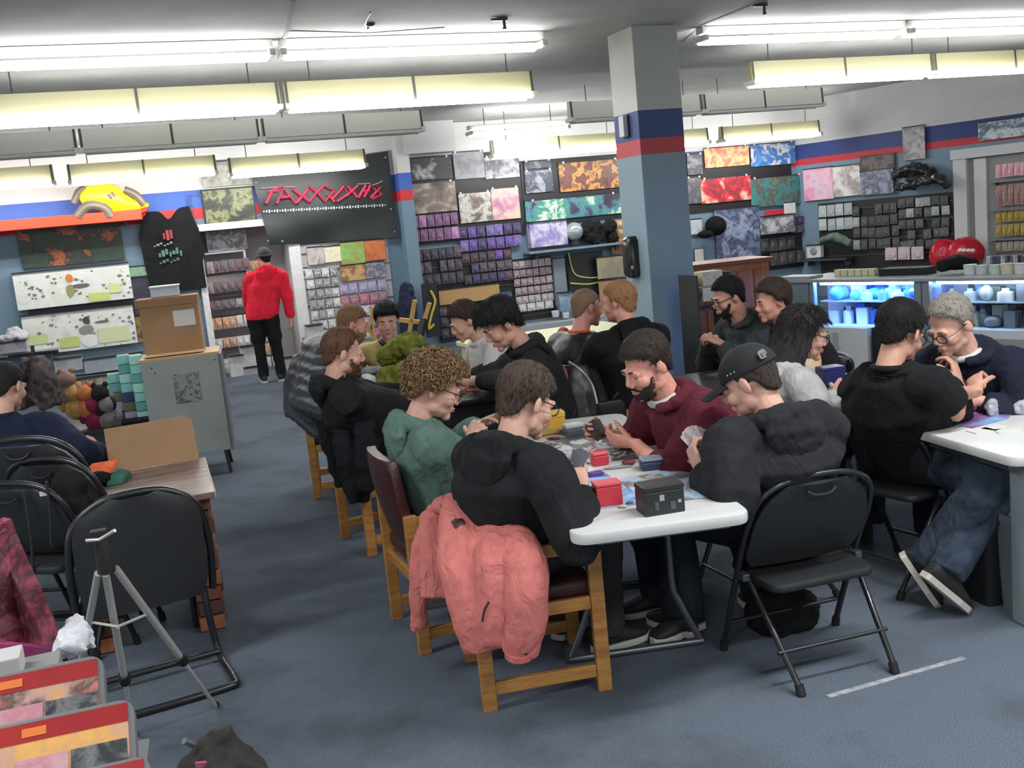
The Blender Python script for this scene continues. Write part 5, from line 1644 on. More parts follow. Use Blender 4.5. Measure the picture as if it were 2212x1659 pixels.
# ------------------------------------------------------------------ grey cabinet with carton on top
CB = atz(502, 1022, 0)
cr = radians(14)
k1, k2 = V((cos(cr), sin(cr), 0)), V((-sin(cr), cos(cr), 0))
cwid = .60
zb_, zt_ = aty(510, 970, CB.y).z, aty(488, 764, CB.y).z
cc = CB - k1 * (cwid / 2 - .02) + k2 * .26
cab = thing('cabinet', 'pale grey cabinet on dark legs with a picture taped on its front', 'cabinet', (cc.x, cc.y, 0), cr)
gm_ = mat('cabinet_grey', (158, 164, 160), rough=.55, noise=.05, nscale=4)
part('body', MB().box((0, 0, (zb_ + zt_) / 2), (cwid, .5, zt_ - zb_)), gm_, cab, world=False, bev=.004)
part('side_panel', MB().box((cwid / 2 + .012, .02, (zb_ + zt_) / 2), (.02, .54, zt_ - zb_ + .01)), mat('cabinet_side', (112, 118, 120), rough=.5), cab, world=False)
part('top_board', MB().box((0, .01, zt_ + .012), (cwid + .02, .52, .024)), mat('ply_top', (196, 170, 130), rough=.6), cab, world=False)
for sx in (-1, 1):
    for sy in (-1, 1):
        part('leg', MB().tube([(sx * (cwid / 2 - .05), sy * .2, zb_), (sx * (cwid / 2 - .03), sy * .22, 0)], .014, 8), black_tube, cab, True, world=False)
part('picture', MB().box((.03, -.2525, zt_ - .24), (.20, .004, .24)), art('leaf_print', [(120, 130, 118), (92, 100, 92), (150, 158, 148), (106, 112, 106), (76, 82, 78)], 14), cab, world=False)
for x, z in ((-.22, -.05), (-.2, -.09), (.27, -.04)):
    part('screw', MB().ball((x, -.251, zt_ + z), .006, 6, 5), rubber, cab, world=False)
bx = cc - k1 * .04 + k2 * .06
bz = zt_ + .024
bh = aty(385, 640, bx.y).z - bz
cart = thing('cardboard_carton', 'brown cardboard carton with a white label on top of the grey cabinet', 'carton', (bx.x, bx.y, bz), cr)
part('body', MB().box((0, .06, bh / 2 - .02), (.46, .3, bh - .04)), cbd, cart, world=False, bev=.004)
part('lid', MB().box((-.01, .06, bh - .03), (.49, .33, .07)), mat('cardboard_dark', (146, 110, 78), rough=.8), cart, world=False, bev=.004)
part('label', MB().box((.11, -.092, bh * .62), (.17, .003, .13)), art('label_print', [(210, 208, 204)] * 7 + [(40, 40, 40)], 8), cart, world=False)
part('flap', MB().box((0, -.16, .012), (.46, .2, .006)), mat('cardboard_pale', (186, 154, 114), rough=.8), cart, world=False)
c = bx + k2 * .06
pc_ = thing('plastic_tub', 'clear plastic tub on top of the brown carton', 'tub', (c.x - .02, c.y, bz + bh + .006), cr)
part('body', MB().box((0, 0, .04), (.22, .2, .08)), mat('tub_clear', (178, 190, 198), rough=.2), pc_, world=False, bev=.01)
part('lid', MB().box((0, 0, .086), (.235, .215, .014)), mat('tub_lid', (206, 212, 214), rough=.3), pc_, world=False, bev=.004)
# ------------------------------------------------------------------ goods on the walls
def rect(px0, py0, px1, py1, fn, U, off):
    xc, yc = (px0 + px1) / 2, (py0 + py1) / 2
    c = fn(xc, yc, off)
    w = abs((fn(px1, yc, off) - fn(px0, yc, off)).dot(U))
    h = abs(fn(xc, py0, off).z - fn(xc, py1, off).z)
    return c, w, h
SIDE = {'A': (wA, UW, NW, A20), 'C': (wC, UC, NC, RC if NC.dot(V((sin(RC), -cos(RC), 0))) > 0 else RC + pi)}
frame_k = mat('frame_black', (28, 28, 31), rough=.5)
def panel(side, box, name, label, cat, mt, th=.02, off=.03, rim=None, group=None, hang=False):
    """flat picture, box or board on a wall, seen in box"""
    fn, U, N, rz = SIDE[side]
    c, w, h = rect(*box, fn, U, off)
    t = thing(name, label, cat, c, rz, group)
    if rim:
        part('backing', MB().box((0, th * .3, 0), (w, th, h)), rim, t, world=False, bev=.004)
        part('picture', MB().box((0, -th * .3, 0), (w * .94, th * .5, h * .9)), mt, t, world=False)
    else:
        part('picture', MB().box((0, 0, 0), (w, th, h)), mt, t, world=False, bev=.003)
        part('edge_strip', MB().box((0, -th * .2, h / 2 - .008), (w * 1.01, th, .018)), frame_k, t, world=False)
        if hang:
            for s in (-1, 1):
                part('clip', MB().box((s * w * .42, -th * .6, h / 2 - .005), (.03, .012, .03)), mat('clip_white', (210, 210, 212), rough=.4), t, world=False)
    return t
ORD = ['first', 'second', 'third', 'fourth', 'fifth', 'sixth', 'seventh', 'eighth', 'ninth', 'tenth']
_pk = {}
def pack_mesh(mt):
    """hanging packet: pillow body, header card with hook hole, and clear bubble"""
    if mt.name not in _pk:
        mb = MB()
        mb.box((0, 0, -.04), (1, .5, .78))
        mb.box((0, -.02, .43), (1, .12, .16))
        mb.ball((0, -.25, -.08), (.36, .32, .3), 8, 6)
        _pk[mt.name] = mb.mesh('pack', mt, False)
    return _pk[mt.name]
def packs(side, box, rows, cols, mats, name, label, cat, group, off=.07, gap=.12, dep=.05, jit=.04, miss=0.0, seed=0):
    fn, U, N, rz = SIDE[side]
    rnd = random.Random(seed + int(box[0]))
    c, w, h = rect(*box, fn, U, off)
    cw_, ch_ = w / cols, h / rows
    for r in range(rows):
        rm = mats[rnd.randrange(len(mats))]
        for k in range(cols):
            if rnd.random() < miss:
                continue
            m = rm if rnd.random() < .5 else mats[rnd.randrange(len(mats))]
            o = bpy.data.objects.new(name, pack_mesh(m))
            COL.objects.link(o)
            p = c + U * ((k + .5) * cw_ - w / 2 + rnd.uniform(-jit, jit) * cw_) + V((0, 0, h / 2 - (r + .5) * ch_ + rnd.uniform(-jit, jit) * ch_ * .5))
            o.location = p
            o.rotation_euler = (0, rnd.uniform(-.04, .04), rz)
            o.scale = (cw_ * (1 - gap), dep, ch_ * (1 - gap))
            tag(o, '%s, %s row, %s' % (label, ORD[r] if rows > 1 else 'single', (ORD[k] + ' from left')), cat, group)
def board(side, box, name, label, cat, mt, th=.024, off=.016, wires=0):
    fn, U, N, rz = SIDE[side]
    c, w, h = rect(*box, fn, U, off)
    t = thing(name, label, cat, c, rz)
    part('panel', MB().box((0, 0, 0), (w, th, h)), mt, t, world=False)
    for k in range(wires):
        z = h / 2 - h * (k + .5) / wires
        part('rail', MB().box((0, -th, z), (w, .012, .012)), mat('rail_grey', (90, 92, 96), rough=.4, metal=.5), t, world=False)
    return t
def shelf(side, box, dep, mt, name, label, off=0.0):
    fn, U, N, rz = SIDE[side]
    c, w, h = rect(*box, fn, U, off)
    t = thing(name, label, 'shelf', c + N * dep / 2, rz)
    part('board', MB().box((0, 0, 0), (w, dep, max(.02, h))), mt, t, world=False, bev=.003)
    for s in (-1, 1):
        part('bracket', MB().box((s * w * .4, dep * .2, -.06), (.02, dep * .6, .1)), mat('bracket_grey', (90, 94, 98), rough=.5), t, world=False)
    return t
AC = lambda n, cols, sc=5, **k: art('art_' + n, cols, sc, **{'const': False, 'dist': 0.35, 'detail': 7.0, **k})

# --- left part
panel('A', (42, 487, 268, 571), 'poster', 'dark poster with green, orange and yellow shapes under the red shelf', 'poster', AC('toon', [(40, 34, 32), (56, 58, 48), (46, 74, 58), (54, 60, 56), (50, 46, 44), (176, 96, 56), (60, 56, 46), (140, 150, 80), (60, 44, 44)], 3, seed=3), off=.03)
panel('A', (33, 577, 287, 658), 'wall_sheet', 'long white and pale green printed sheet below the dark poster, upper of the two', 'poster', AC('pale', [(200, 204, 200), (222, 224, 220), (214, 218, 208), (226, 228, 224), (212, 216, 204), (170, 172, 164)], 2.4, seed=5), th=.10, off=.10)
panel('A', (52, 668, 296, 755), 'wall_sheet', 'long white and pale green printed sheet with a dark figure, lower of the two', 'poster', AC('pale2', [(200, 202, 200), (224, 224, 222), (214, 216, 206), (226, 226, 224), (206, 208, 200), (160, 160, 156)], 2.4, seed=9), th=.10, off=.10)
for nm_, bx_, c_ in (('lime_patch', (192, 632, 238, 650), (196, 208, 120)), ('lime_patch', (236, 612, 262, 632), (206, 216, 150)), ('orange_figure', (140, 592, 158, 610), (206, 120, 60)), ('olive_figure', (142, 612, 162, 642), (150, 148, 100)), ('grey_band', (150, 612, 200, 622), (96, 100, 104)),
                     ('lime_patch', (130, 728, 172, 750), (190, 204, 120)), ('lime_patch', (212, 706, 280, 738), (204, 212, 170)), ('dark_figure', (178, 684, 196, 702), (70, 66, 64)), ('grey_figure', (170, 702, 206, 722), (140, 136, 130)), ('white_figure', (176, 722, 214, 750), (226, 226, 224)), ('dark_lines', (205, 692, 236, 697), (110, 90, 90)), ('lime_patch', (58, 724, 104, 744), (196, 208, 150))):
    top_ = 'wall_sheet' if bx_[1] < 660 else 'wall_sheet.001'
    cq, wq, hq = rect(*bx_, wA, UW, .155)
    pq = MB()
    n_ = 7
    pq.prism([(wq / 2 * cos(2 * pi * i / n_) * R.uniform(.8, 1.15), hq / 2 * sin(2 * pi * i / n_) * R.uniform(.8, 1.15)) for i in range(n_)] if 'patch' not in nm_ else [(-wq / 2, -hq / 2), (wq / 2, -hq / 2), (wq / 2, hq / 2), (-wq / 2, hq / 2)], cq, UW, V((0, 0, 1)), NW, .004)
    part(nm_, pq, mat('ink_%d' % (sum(c_) * 7 + c_[2]), c_, rough=.5), [o for o in COL.objects if o.name == top_][0])
for top_, (x0_, y0_, x1_, y1_) in (('wall_sheet', (40, 586, 282, 650)), ('wall_sheet.001', (58, 676, 290, 748))):
    ink = MB()
    for k in range(46):
        x_, y_ = R.uniform(x0_, x1_), R.uniform(y0_, y1_)
        y_ += 8 - 14 * (x_ - x0_) / (x1_ - x0_)
        cq = wA(x_, y_, .153)
        s_ = R.uniform(.01, .035)
        ink.prism([(s_ * cos(a_) * R.uniform(.5, 1.3), s_ * .8 * sin(a_) * R.uniform(.4, 1.2)) for a_ in (0, 1, 2, 3, 4, 5)], cq, UW, V((0, 0, 1)), NW, .003)
    part('ink_marks', ink, mat('ink_grey', (120, 120, 116), rough=.6), [o for o in COL.objects if o.name == top_][0], kind='stuff')
board('A', (62, 640, 300, 700), 'slat_board', 'dark slatted strip between the two long white sheets', 'panel', mat('slat_dark', (52, 58, 64), rough=.6), off=.02)
for b, n, l, m in (((272, 574, 320, 597), 'small_poster', 'small green printed card right of the upper white sheet', AC('green', [(70, 130, 100), (140, 180, 150), (90, 150, 120)], 8)),
                   ((286, 598, 332, 678), 'small_poster', 'narrow dark blue poster right of the upper white sheet', AC('darkblue', [(40, 42, 58), (56, 54, 70), (70, 70, 84)], 7)),
                   ((294, 680, 336, 738), 'small_poster', 'small gold and brown poster left of the carton', AC('gold', [(90, 76, 50), (160, 130, 70), (60, 56, 50), (190, 160, 100)], 8))):
    panel('A', b, n, l, 'poster', m)
shelf('A', (-60, 470, 312, 492), .5, mat('shelf_red', (206, 74, 46), rough=.4), 'wall_shelf', 'red plank shelf along the left wall under the stripe')
# yellow and brown inflatable on the shelf
fn, U, N, rz = SIDE['A']
infl = thing('inflatable', 'big yellow and brown inflatable animal shape on the red shelf', 'inflatable', wA(240, 476, .16), rz)
def Ip(px, py, o=.18):
    return wA(px, py, o + .09)
mb = MB()
mb.tube(arc([Ip(178, 440), Ip(200, 428), Ip(232, 430), Ip(262, 440), Ip(292, 444), Ip(322, 442)], 4), [.10 + .12 * sin(pi * min(1, i / 15)) if i < 15 else .10 - .014 * (i - 15) for i in range(21)], 14)
part('body', blend(mb, 'body', mat('inflate_yellow', (236, 206, 28), rough=.35), .02, 3, inv=wm(infl).inverted()), None, infl)
for nm, pts, r, m in (('brown_patch', [(168, 470), (190, 445), (225, 450), (238, 470)], .07, 'b'), ('brown_back', [(268, 410), (292, 420), (312, 442)], .055, 'b'), ('brown_tail', [(160, 440), (170, 415), (185, 406)], .05, 'b'), ('eye_patch', [(236, 418), (244, 428)], .05, 'b'),
                      ('foot', [(180, 476), (186, 455)], .03, 'y'), ('foot', [(236, 474), (250, 455)], .03, 'y'), ('red_belly', [(262, 470), (290, 466), (318, 452)], .035, 'r')):
    part(nm, MB().tube(arc([Ip(x, y, {'b': .36, 'y': .34, 'r': .22}[m] if nm in ('brown_patch', 'eye_patch', 'foot', 'red_belly') else .24) for x, y in pts], 3), r, 10), {'b': mat('inflate_brown', (104, 92, 80), rough=.4), 'y': mat('inflate_yellow', (236, 206, 28)), 'r': mat('inflate_red', (180, 44, 40), rough=.4)}[m], infl, True)
# hanging T-shirt
ts_ = thing('hanging_tshirt', 'large black T-shirt with small red and teal print pinned to the wall', 'shirt', wA(375, 540, .12), A20)
out = [(318, 452), (345, 458), (365, 470), (385, 456), (405, 448), (428, 500), (447, 545), (428, 556), (420, 520), (440, 628), (330, 625), (318, 520), (306, 545), (300, 500)]
g = []
prof = [(470, 330, 405), (490, 312, 418), (520, 306, 432), (545, 312, 440), (575, 318, 436), (605, 325, 440), (628, 328, 446)]
prof = [(452, 318, 408), (475, 304, 416), (500, 301, 428), (530, 306, 436), (548, 310, 444), (570, 314, 438), (600, 322, 442), (628, 328, 446)]
for i, (y, x0, x1) in enumerate(prof):
    row_ = []
    for j in range(15):
        s = j / 14
        dy = 22 * exp(-((s - .52) / .16) ** 2) if i == 0 else (10 * exp(-((s - .52) / .16) ** 2) if i == 1 else 0)
        row_.append(wA(x0 + (x1 - x0) * s, y + dy - 14 * (s - .5), .10 + .03 * sin(s * 8 + i * .7)))
    g.append(row_)
part('cloth', MB().sheet(g, .03), cloth('shirt_black', (30, 31, 32)), ts_, smooth=60)
for nm, x, y, w, h, c_ in (('red_emblem', 362, 508, 24, 22, (150, 60, 66)), ('print_line', 352, 528, 44, 4, (150, 150, 150)), ('print_line', 368, 546, 54, 14, (88, 122, 118)), ('print_line', 366, 564, 46, 6, (84, 112, 110))):
    fr0 = rect(x - w / 2, y - h / 2, x + w / 2, y + h / 2, wA, UW, .155)
    mb = MB()
    n = max(1, int(w / 7))
    for k in range(n):
        q = fr0[0] + UW * (fr0[1] * ((k + .5) / n - .5)) + V((0, 0, fr0[1] * .06 * ((k * 7) % 3 - 1)))
        mb.box(q, (fr0[1] / n * (.55 + .3 * ((k * 5) % 3) / 2), .01, fr0[2] * (.6 + .4 * ((k * 3) % 4) / 3)), A20, None)
    part(nm, mb, mat('print_%s_%d' % (nm, y), c_, rough=.8), ts_)
# banner with a red chain like logo
bn = thing('banner', 'large black cloth banner with a jagged red logo and a white line of lettering', 'banner', wA(700, 430, .10), A20)
g = []
c00, c10, c01, c11 = (542, 372), (838, 326), (582, 530), (858, 513)
for i in range(15):
    f = i / 14
    row_ = []
    for j in range(21):
        s = j / 20
        x = (c00[0] * (1 - s) + c10[0] * s) * (1 - f) + (c01[0] * (1 - s) + c11[0] * s) * f
        y = (c00[1] * (1 - s) + c10[1] * s) * (1 - f) + (c01[1] * (1 - s) + c11[1] * s) * f
        row_.append(wA(x, y, .10 + (.035 * sin(s * 5 + f * 9) + .02 * sin(s * 13 - f * 6)) * max(0, f - .35)))
    g.append(row_)
part('cloth', MB().sheet(g, .008), mat('banner_black', (30, 36, 37), rough=.4, bump=.15, bscale=8), bn, smooth=60)
for k, (x, y) in enumerate(((553, 395), (580, 520), (852, 500), (833, 340), (610, 521), (845, 452))):
    part('grommet', MB().ball(wA(x, y, .115), .016, 8, 6), mat('grommet', (190, 190, 190), rough=.3, metal=.6), bn, True)
def logo(pts, r=.062, m='logo_red', c_=(208, 72, 98)):
    part('logo_stroke', MB().tube([wA(x, y, .125) for x, y in pts], r, 6, False, .35, UW), mat(m, c_, rough=.5), bn)
for pts in (((575, 440), (588, 412), (610, 402)), ((580, 415), (600, 412)), ((598, 440), (612, 408), (640, 440)), ((606, 428), (630, 425)), ((632, 408), (668, 436)), ((642, 438), (666, 408)), ((668, 436), (684, 416), (668, 402)),
            ((682, 412), (702, 436), (722, 412), (700, 402), (682, 418)), ((722, 436), (708, 420)), ((716, 432), (742, 404), (752, 420), (728, 436)), ((748, 424), (772, 402)), ((750, 402), (772, 426)), ((774, 428), (790, 400)), ((786, 426), (800, 400)), ((780, 414), (798, 412)), ((800, 428), (822, 404), (806, 406), (824, 420), (804, 430))):
    logo(pts)
for pts in (((562, 408), (600, 404), (640, 404)), ((772, 398), (800, 396)), ((796, 404), (826, 392))):
    logo(pts, .03, 'logo_grey', (168, 160, 164))
mb = MB()
for k in range(46):
    s = k / 45
    q = wA(570 + 262 * s, 457 - 14 * s, .125)
    mb.box(q, (.022, .006, .02 + .012 * ((k * 7) % 3)), A20)
part('lettering', mb, mat('letter_white', (196, 200, 200), rough=.6), bn)
panel('A', (438, 405, 552, 484), 'poster', 'dark framed poster with a pale green figure between the T-shirt and the banner', 'poster', AC('skull', [(34, 34, 34), (46, 48, 44), (60, 62, 54), (140, 144, 100), (40, 40, 40), (180, 180, 170)], 4, seed=2), rim=frame_k, off=.04)
panel('A', (436, 346, 545, 402), 'poster', 'pale grey poster behind the lamp left of the banner', 'poster', AC('paleskull', [(200, 200, 192), (170, 170, 160), (120, 120, 112), (206, 206, 200)], 4), off=.04)
# doorway shelving
fnb = lambda px, py, off=0.0: wA(px, py, off - .55)
SIDE['N'] = (fnb, UW, NW, A20)
rack = thing('shelf_rack', 'white shelf rack with dark stock inside the doorway behind the person in red', 'rack', wA(490, 820, -.5), A20)
c, w, h = rect(441, 545, 545, 822, fnb, UW, 0)
for s in (-1, 1):
    part('side', MB().box(c + UW * (s * w / 2), (.03, .3, h), A20), white_trim, rack)
for k in range(7):
    part('shelf', MB().box(c + V((0, 0, h / 2 - h * k / 6.0)), (w, .3, .025), A20), white_trim if k in (0, 4, 5, 6) else mat('shelf_brown', (70, 56, 54), rough=.6), rack)
st_d = [AC('stock%d' % i, cs, 9, seed=i) for i, cs in enumerate(([(70, 60, 62), (110, 96, 98), (150, 120, 124), (60, 50, 52)], [(56, 50, 54), (140, 130, 134), (90, 70, 76)], [(110, 100, 104), (190, 180, 182), (70, 60, 64)]))]
st_l = [AC('stockl%d' % i, cs, 9, seed=i) for i, cs in enumerate(([(210, 200, 186), (226, 214, 170), (200, 110, 100), (220, 216, 210)], [(206, 206, 208), (222, 222, 222), (170, 160, 160)]))]
for nrk, (b, m) in enumerate((((446, 560, 540, 590), st_d), ((446, 605, 540, 632), st_d), ((448, 646, 540, 668), st_d), ((450, 682, 542, 712), st_l), ((452, 728, 542, 752), st_l), ((456, 772, 545, 818), st_l))):
    packs('N', b, 1, 6, m, 'stock_box', 'stock packet on the %s shelf of the doorway rack' % ORD[nrk], 'packet', 'packets in the doorway rack', off=.16, gap=.1, dep=.12)
packs('N', (548, 560, 600, 800), 8, 2, st_l, 'stock_box', 'pale packet right of the doorway rack', 'packet', 'packets in the doorway rack', off=.02, dep=.1)
panel('N', (445, 495, 532, 542), 'picture_box', 'grey and white boxed figures on top of the doorway rack', 'box', AC('figs', [(150, 156, 164), (200, 202, 206), (110, 112, 120), (220, 220, 222)], 7), th=.2, off=.05)
for k, b in enumerate(((496, 765, 528, 822), (520, 745, 556, 790), (526, 790, 560, 822), (600, 770, 640, 815))):
    panel('A', b, 'white_carton', ('white carton on the floor by the doorway, left one', 'white carton stacked by the doorway, upper one', 'white carton on the floor right behind the legs of the person in red', 'white carton on the floor at the right door jamb')[k], 'carton', mat('carton_white', (196, 196, 198), rough=.6, noise=.05), th=.2, off=.12)
sw_ = panel('A', (645, 578, 666, 602), 'wall_switch', 'white square switch plate on the wall right of the doorway', 'switch', mat('plate_w', (210, 210, 206), rough=.4), th=.02)
part('dial', MB().ball((0, -.015, 0), (.035, .012, .04), 10, 8), mat('dial_grey', (130, 134, 136), rough=.5), sw_, True, world=False)
# packet wall right of the doorway
board('A', (662, 520, 850, 745), 'peg_board', 'white peg board full of packets right of the doorway', 'board', mat('peg_white', (176, 176, 178), rough=.6), wires=6)
for b, cs, l in (((664, 532, 700, 572), [(150, 120, 120), (196, 190, 186), (110, 90, 96)], 'brownish packet sheet at the top left of the peg board'), ((700, 530, 736, 566), [(220, 206, 150), (226, 222, 200), (160, 140, 100)], 'cream packet sheet at the top of the peg board'),
                 ((735, 520, 788, 570), [(80, 160, 70), (130, 190, 100), (150, 150, 80), (180, 120, 80)], 'green poster at the top of the peg board under the banner'), ((788, 516, 832, 562), [(190, 96, 50), (206, 120, 70), (160, 80, 50)], 'orange poster at the top right of the peg board'),
                 ((736, 570, 790, 606), [(180, 130, 90), (200, 160, 110), (120, 90, 70), (150, 150, 90)], 'tan packet sheet under the green poster'), ((790, 564, 832, 600), [(200, 190, 196), (90, 90, 110), (220, 216, 216)], 'grey and white packet sheet under the orange poster')):
    panel('A', b, 'packet_sheet', l, 'packet', AC('ps%d' % b[0], cs, 6), th=.03, off=.06)
wp = [AC('wp%d' % i, cs, 8, seed=i) for i, cs in enumerate(([(206, 206, 204), (226, 226, 226), (150, 150, 150), (216, 216, 214)], [(196, 196, 196), (214, 214, 212), (120, 118, 120)], [(220, 220, 222), (190, 196, 200), (90, 90, 96), (206, 206, 206)]))]
cp = [AC('cp%d' % i, cs, 8, seed=i) for i, cs in enumerate(([(150, 60, 90), (200, 130, 160), (90, 50, 70)], [(100, 80, 130), (180, 170, 200), (70, 60, 100)], [(200, 190, 196), (140, 70, 90), (226, 220, 222)]))]
packs('A', (668, 578, 738, 735), 7, 4, wp, 'white_packet', 'white packet, left half of peg board', 'packet', 'white packets on the peg board', off=.07)
packs('A', (738, 608, 842, 735), 5, 5, cp + wp[:1], 'coloured_packet', 'coloured packet, right half of peg board', 'packet', 'coloured packets on the peg board', off=.07)
for k, b in enumerate(((660, 700, 696, 728), (656, 728, 700, 752), (700, 722, 736, 750))):
    panel('A', b, 'white_bundle', ('white bundle on the floor stack below the peg board, top', 'white bundle on the floor stack below the peg board, lower left', 'white bundle on the floor stack below the peg board, lower right')[k], 'bundle', mat('bundle_white', (204, 204, 204), rough=.7, bump=.6, bscale=12), th=.2, off=.25)

# --- back wall: hanging mats
MATS = [
    ((862, 340, 976, 390), 'black mat with a white lettered top at the upper left of the mat wall', [(36, 32, 34), (52, 46, 50), (44, 40, 42), (190, 184, 188)], 3),
    ((868, 393, 986, 460), 'brown and cream mat, second from the top in the left column', [(70, 58, 56), (96, 82, 78), (130, 116, 108), (190, 180, 170), (64, 52, 52)], 3),
    ((980, 326, 1046, 386), 'grey stone patterned mat at the top of the second column', [(96, 98, 104), (130, 132, 138), (160, 160, 164), (80, 82, 88)], 4),
    ((1047, 336, 1121, 385), 'grey white mat beside the stone patterned one', [(150, 150, 160), (196, 196, 204), (90, 88, 98), (210, 210, 216)], 4),
    ((992, 414, 1062, 480), 'brown mat with white figures in the second column', [(96, 80, 76), (120, 104, 98), (200, 196, 190), (70, 58, 58), (214, 210, 206)], 4),
    ((1062, 404, 1122, 474), 'pink and cream mat beside the brown one', [(150, 96, 130), (190, 140, 160), (214, 190, 170), (110, 70, 110)], 4),
    ((1132, 346, 1190, 364), 'dark mat strip at the top of the third column', [(44, 46, 56), (60, 64, 76), (140, 144, 156)], 5),
    ((1134, 366, 1194, 416), 'dark blue mat with a small gold emblem in the third column', [(52, 56, 72), (66, 72, 90), (58, 62, 80), (150, 150, 160), (56, 60, 76)], 5),
    ((1208, 346, 1342, 410), 'fiery orange and black mat left of the pillar', [(60, 48, 52), (76, 56, 58), (120, 70, 60), (84, 58, 58), (206, 146, 76), (96, 66, 62), (196, 150, 90), (170, 70, 66)], 4),
    ((1136, 424, 1344, 470), 'long dark mat with a teal and white burst left of the pillar', [(44, 44, 58), (54, 52, 68), (64, 62, 80), (80, 130, 150), (60, 140, 110), (206, 218, 210), (70, 120, 120), (56, 54, 70)], 3),
    ((1484, 332, 1516, 378), 'narrow grey mat just right of the pillar, upper', [(100, 102, 108), (60, 60, 66), (150, 150, 156)], 5),
    ((1486, 382, 1514, 440), 'narrow grey mat just right of the pillar, lower', [(110, 108, 112), (80, 78, 84), (170, 168, 172)], 5),
    ((1522, 316, 1618, 360), 'orange and yellow mat right of the pillar, top row', [(210, 130, 90), (222, 90, 80), (230, 180, 120), (150, 90, 70), (226, 200, 150)], 4),
    ((1622, 308, 1718, 357), 'blue and grey mat right of the pillar, top row', [(150, 150, 154), (60, 120, 176), (40, 90, 150), (196, 196, 200), (90, 80, 80), (70, 140, 196)], 4),
    ((1514, 381, 1622, 436), 'bright red mat right of the pillar, second row', [(196, 36, 56), (214, 50, 66), (120, 50, 56), (206, 44, 60), (210, 190, 160), (200, 40, 60)], 3),
    ((1622, 380, 1736, 444), 'dark green and teal mat right of the pillar, second row', [(56, 64, 62), (70, 82, 76), (60, 130, 130), (84, 78, 72), (110, 120, 90), (50, 56, 56)], 4),
]
for b, l, cs, sc in MATS:
    panel('A', b, 'wall_mat', l, 'mat', AC('m%d_%d' % (b[0], b[1]), cs, sc, seed=b[0] * .01), th=.02, off=.05, hang=True)
board('A', (880, 332, 1130, 520), 'display_board', 'black display board behind the mats left of the pillar', 'board', frame_k, off=.016)
board('A', (1130, 340, 1345, 480), 'display_board', 'black display board behind the fiery mat', 'board', frame_k, off=.016)
board('A', (1484, 322, 1712, 450), 'display_board', 'black display board behind the red mat right of the pillar', 'board', frame_k, off=.016)
part('strip', MB().box(wA(1676, 458, .06), (.45, .015, .08), A20), mat('strip_red', (196, 44, 66), rough=.5), [o for o in COL.objects if o.name == 'display_board.002'][0])
pp_ = [AC('pp%d' % i, cs, 8, seed=i) for i, cs in enumerate(([(150, 90, 140), (190, 140, 186), (110, 60, 110)], [(130, 80, 130), (206, 170, 200), (90, 56, 96)], [(170, 110, 160), (96, 70, 100), (200, 160, 196)]))]
gk = [AC('gk%d' % i, cs, 8, seed=i) for i, cs in enumerate(([(34, 34, 36), (60, 60, 62), (120, 122, 122), (44, 44, 46)], [(28, 28, 30), (86, 86, 88), (48, 48, 50), (160, 160, 160)], [(40, 40, 42), (100, 98, 96), (56, 54, 54), (140, 136, 132)]))]
dk = [AC('dk%d' % i, cs, 8, seed=i) for i, cs in enumerate(([(30, 28, 34), (60, 54, 64), (120, 110, 120), (40, 36, 44)], [(26, 26, 32), (90, 84, 94), (44, 40, 50), (150, 144, 150)], [(40, 36, 52), (84, 76, 110), (34, 30, 44)], [(36, 32, 38), (100, 70, 80), (60, 50, 58)]))]
vi = [AC('vi%d' % i, cs, 8, seed=i) for i, cs in enumerate(([(60, 48, 100), (110, 90, 160), (40, 34, 70)], [(150, 130, 190), (90, 76, 140), (190, 180, 210)]))]
packs('A', (872, 462, 992, 524), 2, 7, pp_, 'pink_packet', 'purple pink packet under the brown mat', 'packet', 'purple pink packets on the mat wall', off=.08)
packs('A', (992, 484, 1128, 540), 2, 7, vi + dk[2:3], 'violet_packet', 'violet packet under the pink cream mat', 'packet', 'violet packets on the mat wall', off=.08)
board('A', (892, 530, 1110, 640), 'packet_grid', 'black grid panel with dark packets under the pink row', 'panel', frame_k, off=.02, wires=4)
packs('A', (900, 534, 1000, 618), 3, 6, dk, 'dark_packet', 'dark packet, left half of black grid', 'packet', 'dark packets on the grid panel', off=.08, miss=.08)
packs('A', (1000, 542, 1108, 612), 3, 6, dk + vi, 'dark_packet', 'dark packet, right half of black grid', 'packet', 'dark packets on the grid panel', off=.08, miss=.08)
panel('A', (948, 618, 1080, 652), 'wood_board', 'tan wooden board under the black grid panel', 'board', mat('board_tan', (176, 140, 92), rough=.6), th=.03, off=.12)
board('A', (948, 650, 1100, 730), 'packet_grid', 'dark low panel with bags under the tan wooden board', 'panel', frame_k, off=.04, wires=2)
packs('A', (952, 652, 1096, 725), 3, 8, dk, 'dark_bag', 'dark bag under the tan board', 'packet', 'dark bags under the wooden board', off=.10, miss=.1)
rk = [AC('rk%d' % i, cs, 9, seed=i) for i, cs in enumerate(([(140, 110, 116), (196, 186, 190), (80, 64, 70), (206, 150, 160)], [(110, 96, 104), (190, 180, 186), (60, 52, 58)], [(206, 200, 204), (150, 130, 138), (120, 90, 98)]))]
board('A', (1106, 556, 1196, 690), 'packet_grid', 'dark grid with rows of small pink and grey packets beside the tan board', 'panel', frame_k, off=.02, wires=6)
packs('A', (1110, 560, 1194, 655), 5, 6, rk, 'small_packet', 'small pinkish packet on the middle grid', 'packet', 'small packets on the middle grid', off=.07)
packs('A', (1118, 652, 1196, 672), 1, 4, [mat('tag_white', (214, 212, 216), rough=.5)], 'white_tag_packet', 'white packet at foot of middle grid', 'packet', 'white packets at the foot of the middle grid', off=.08)
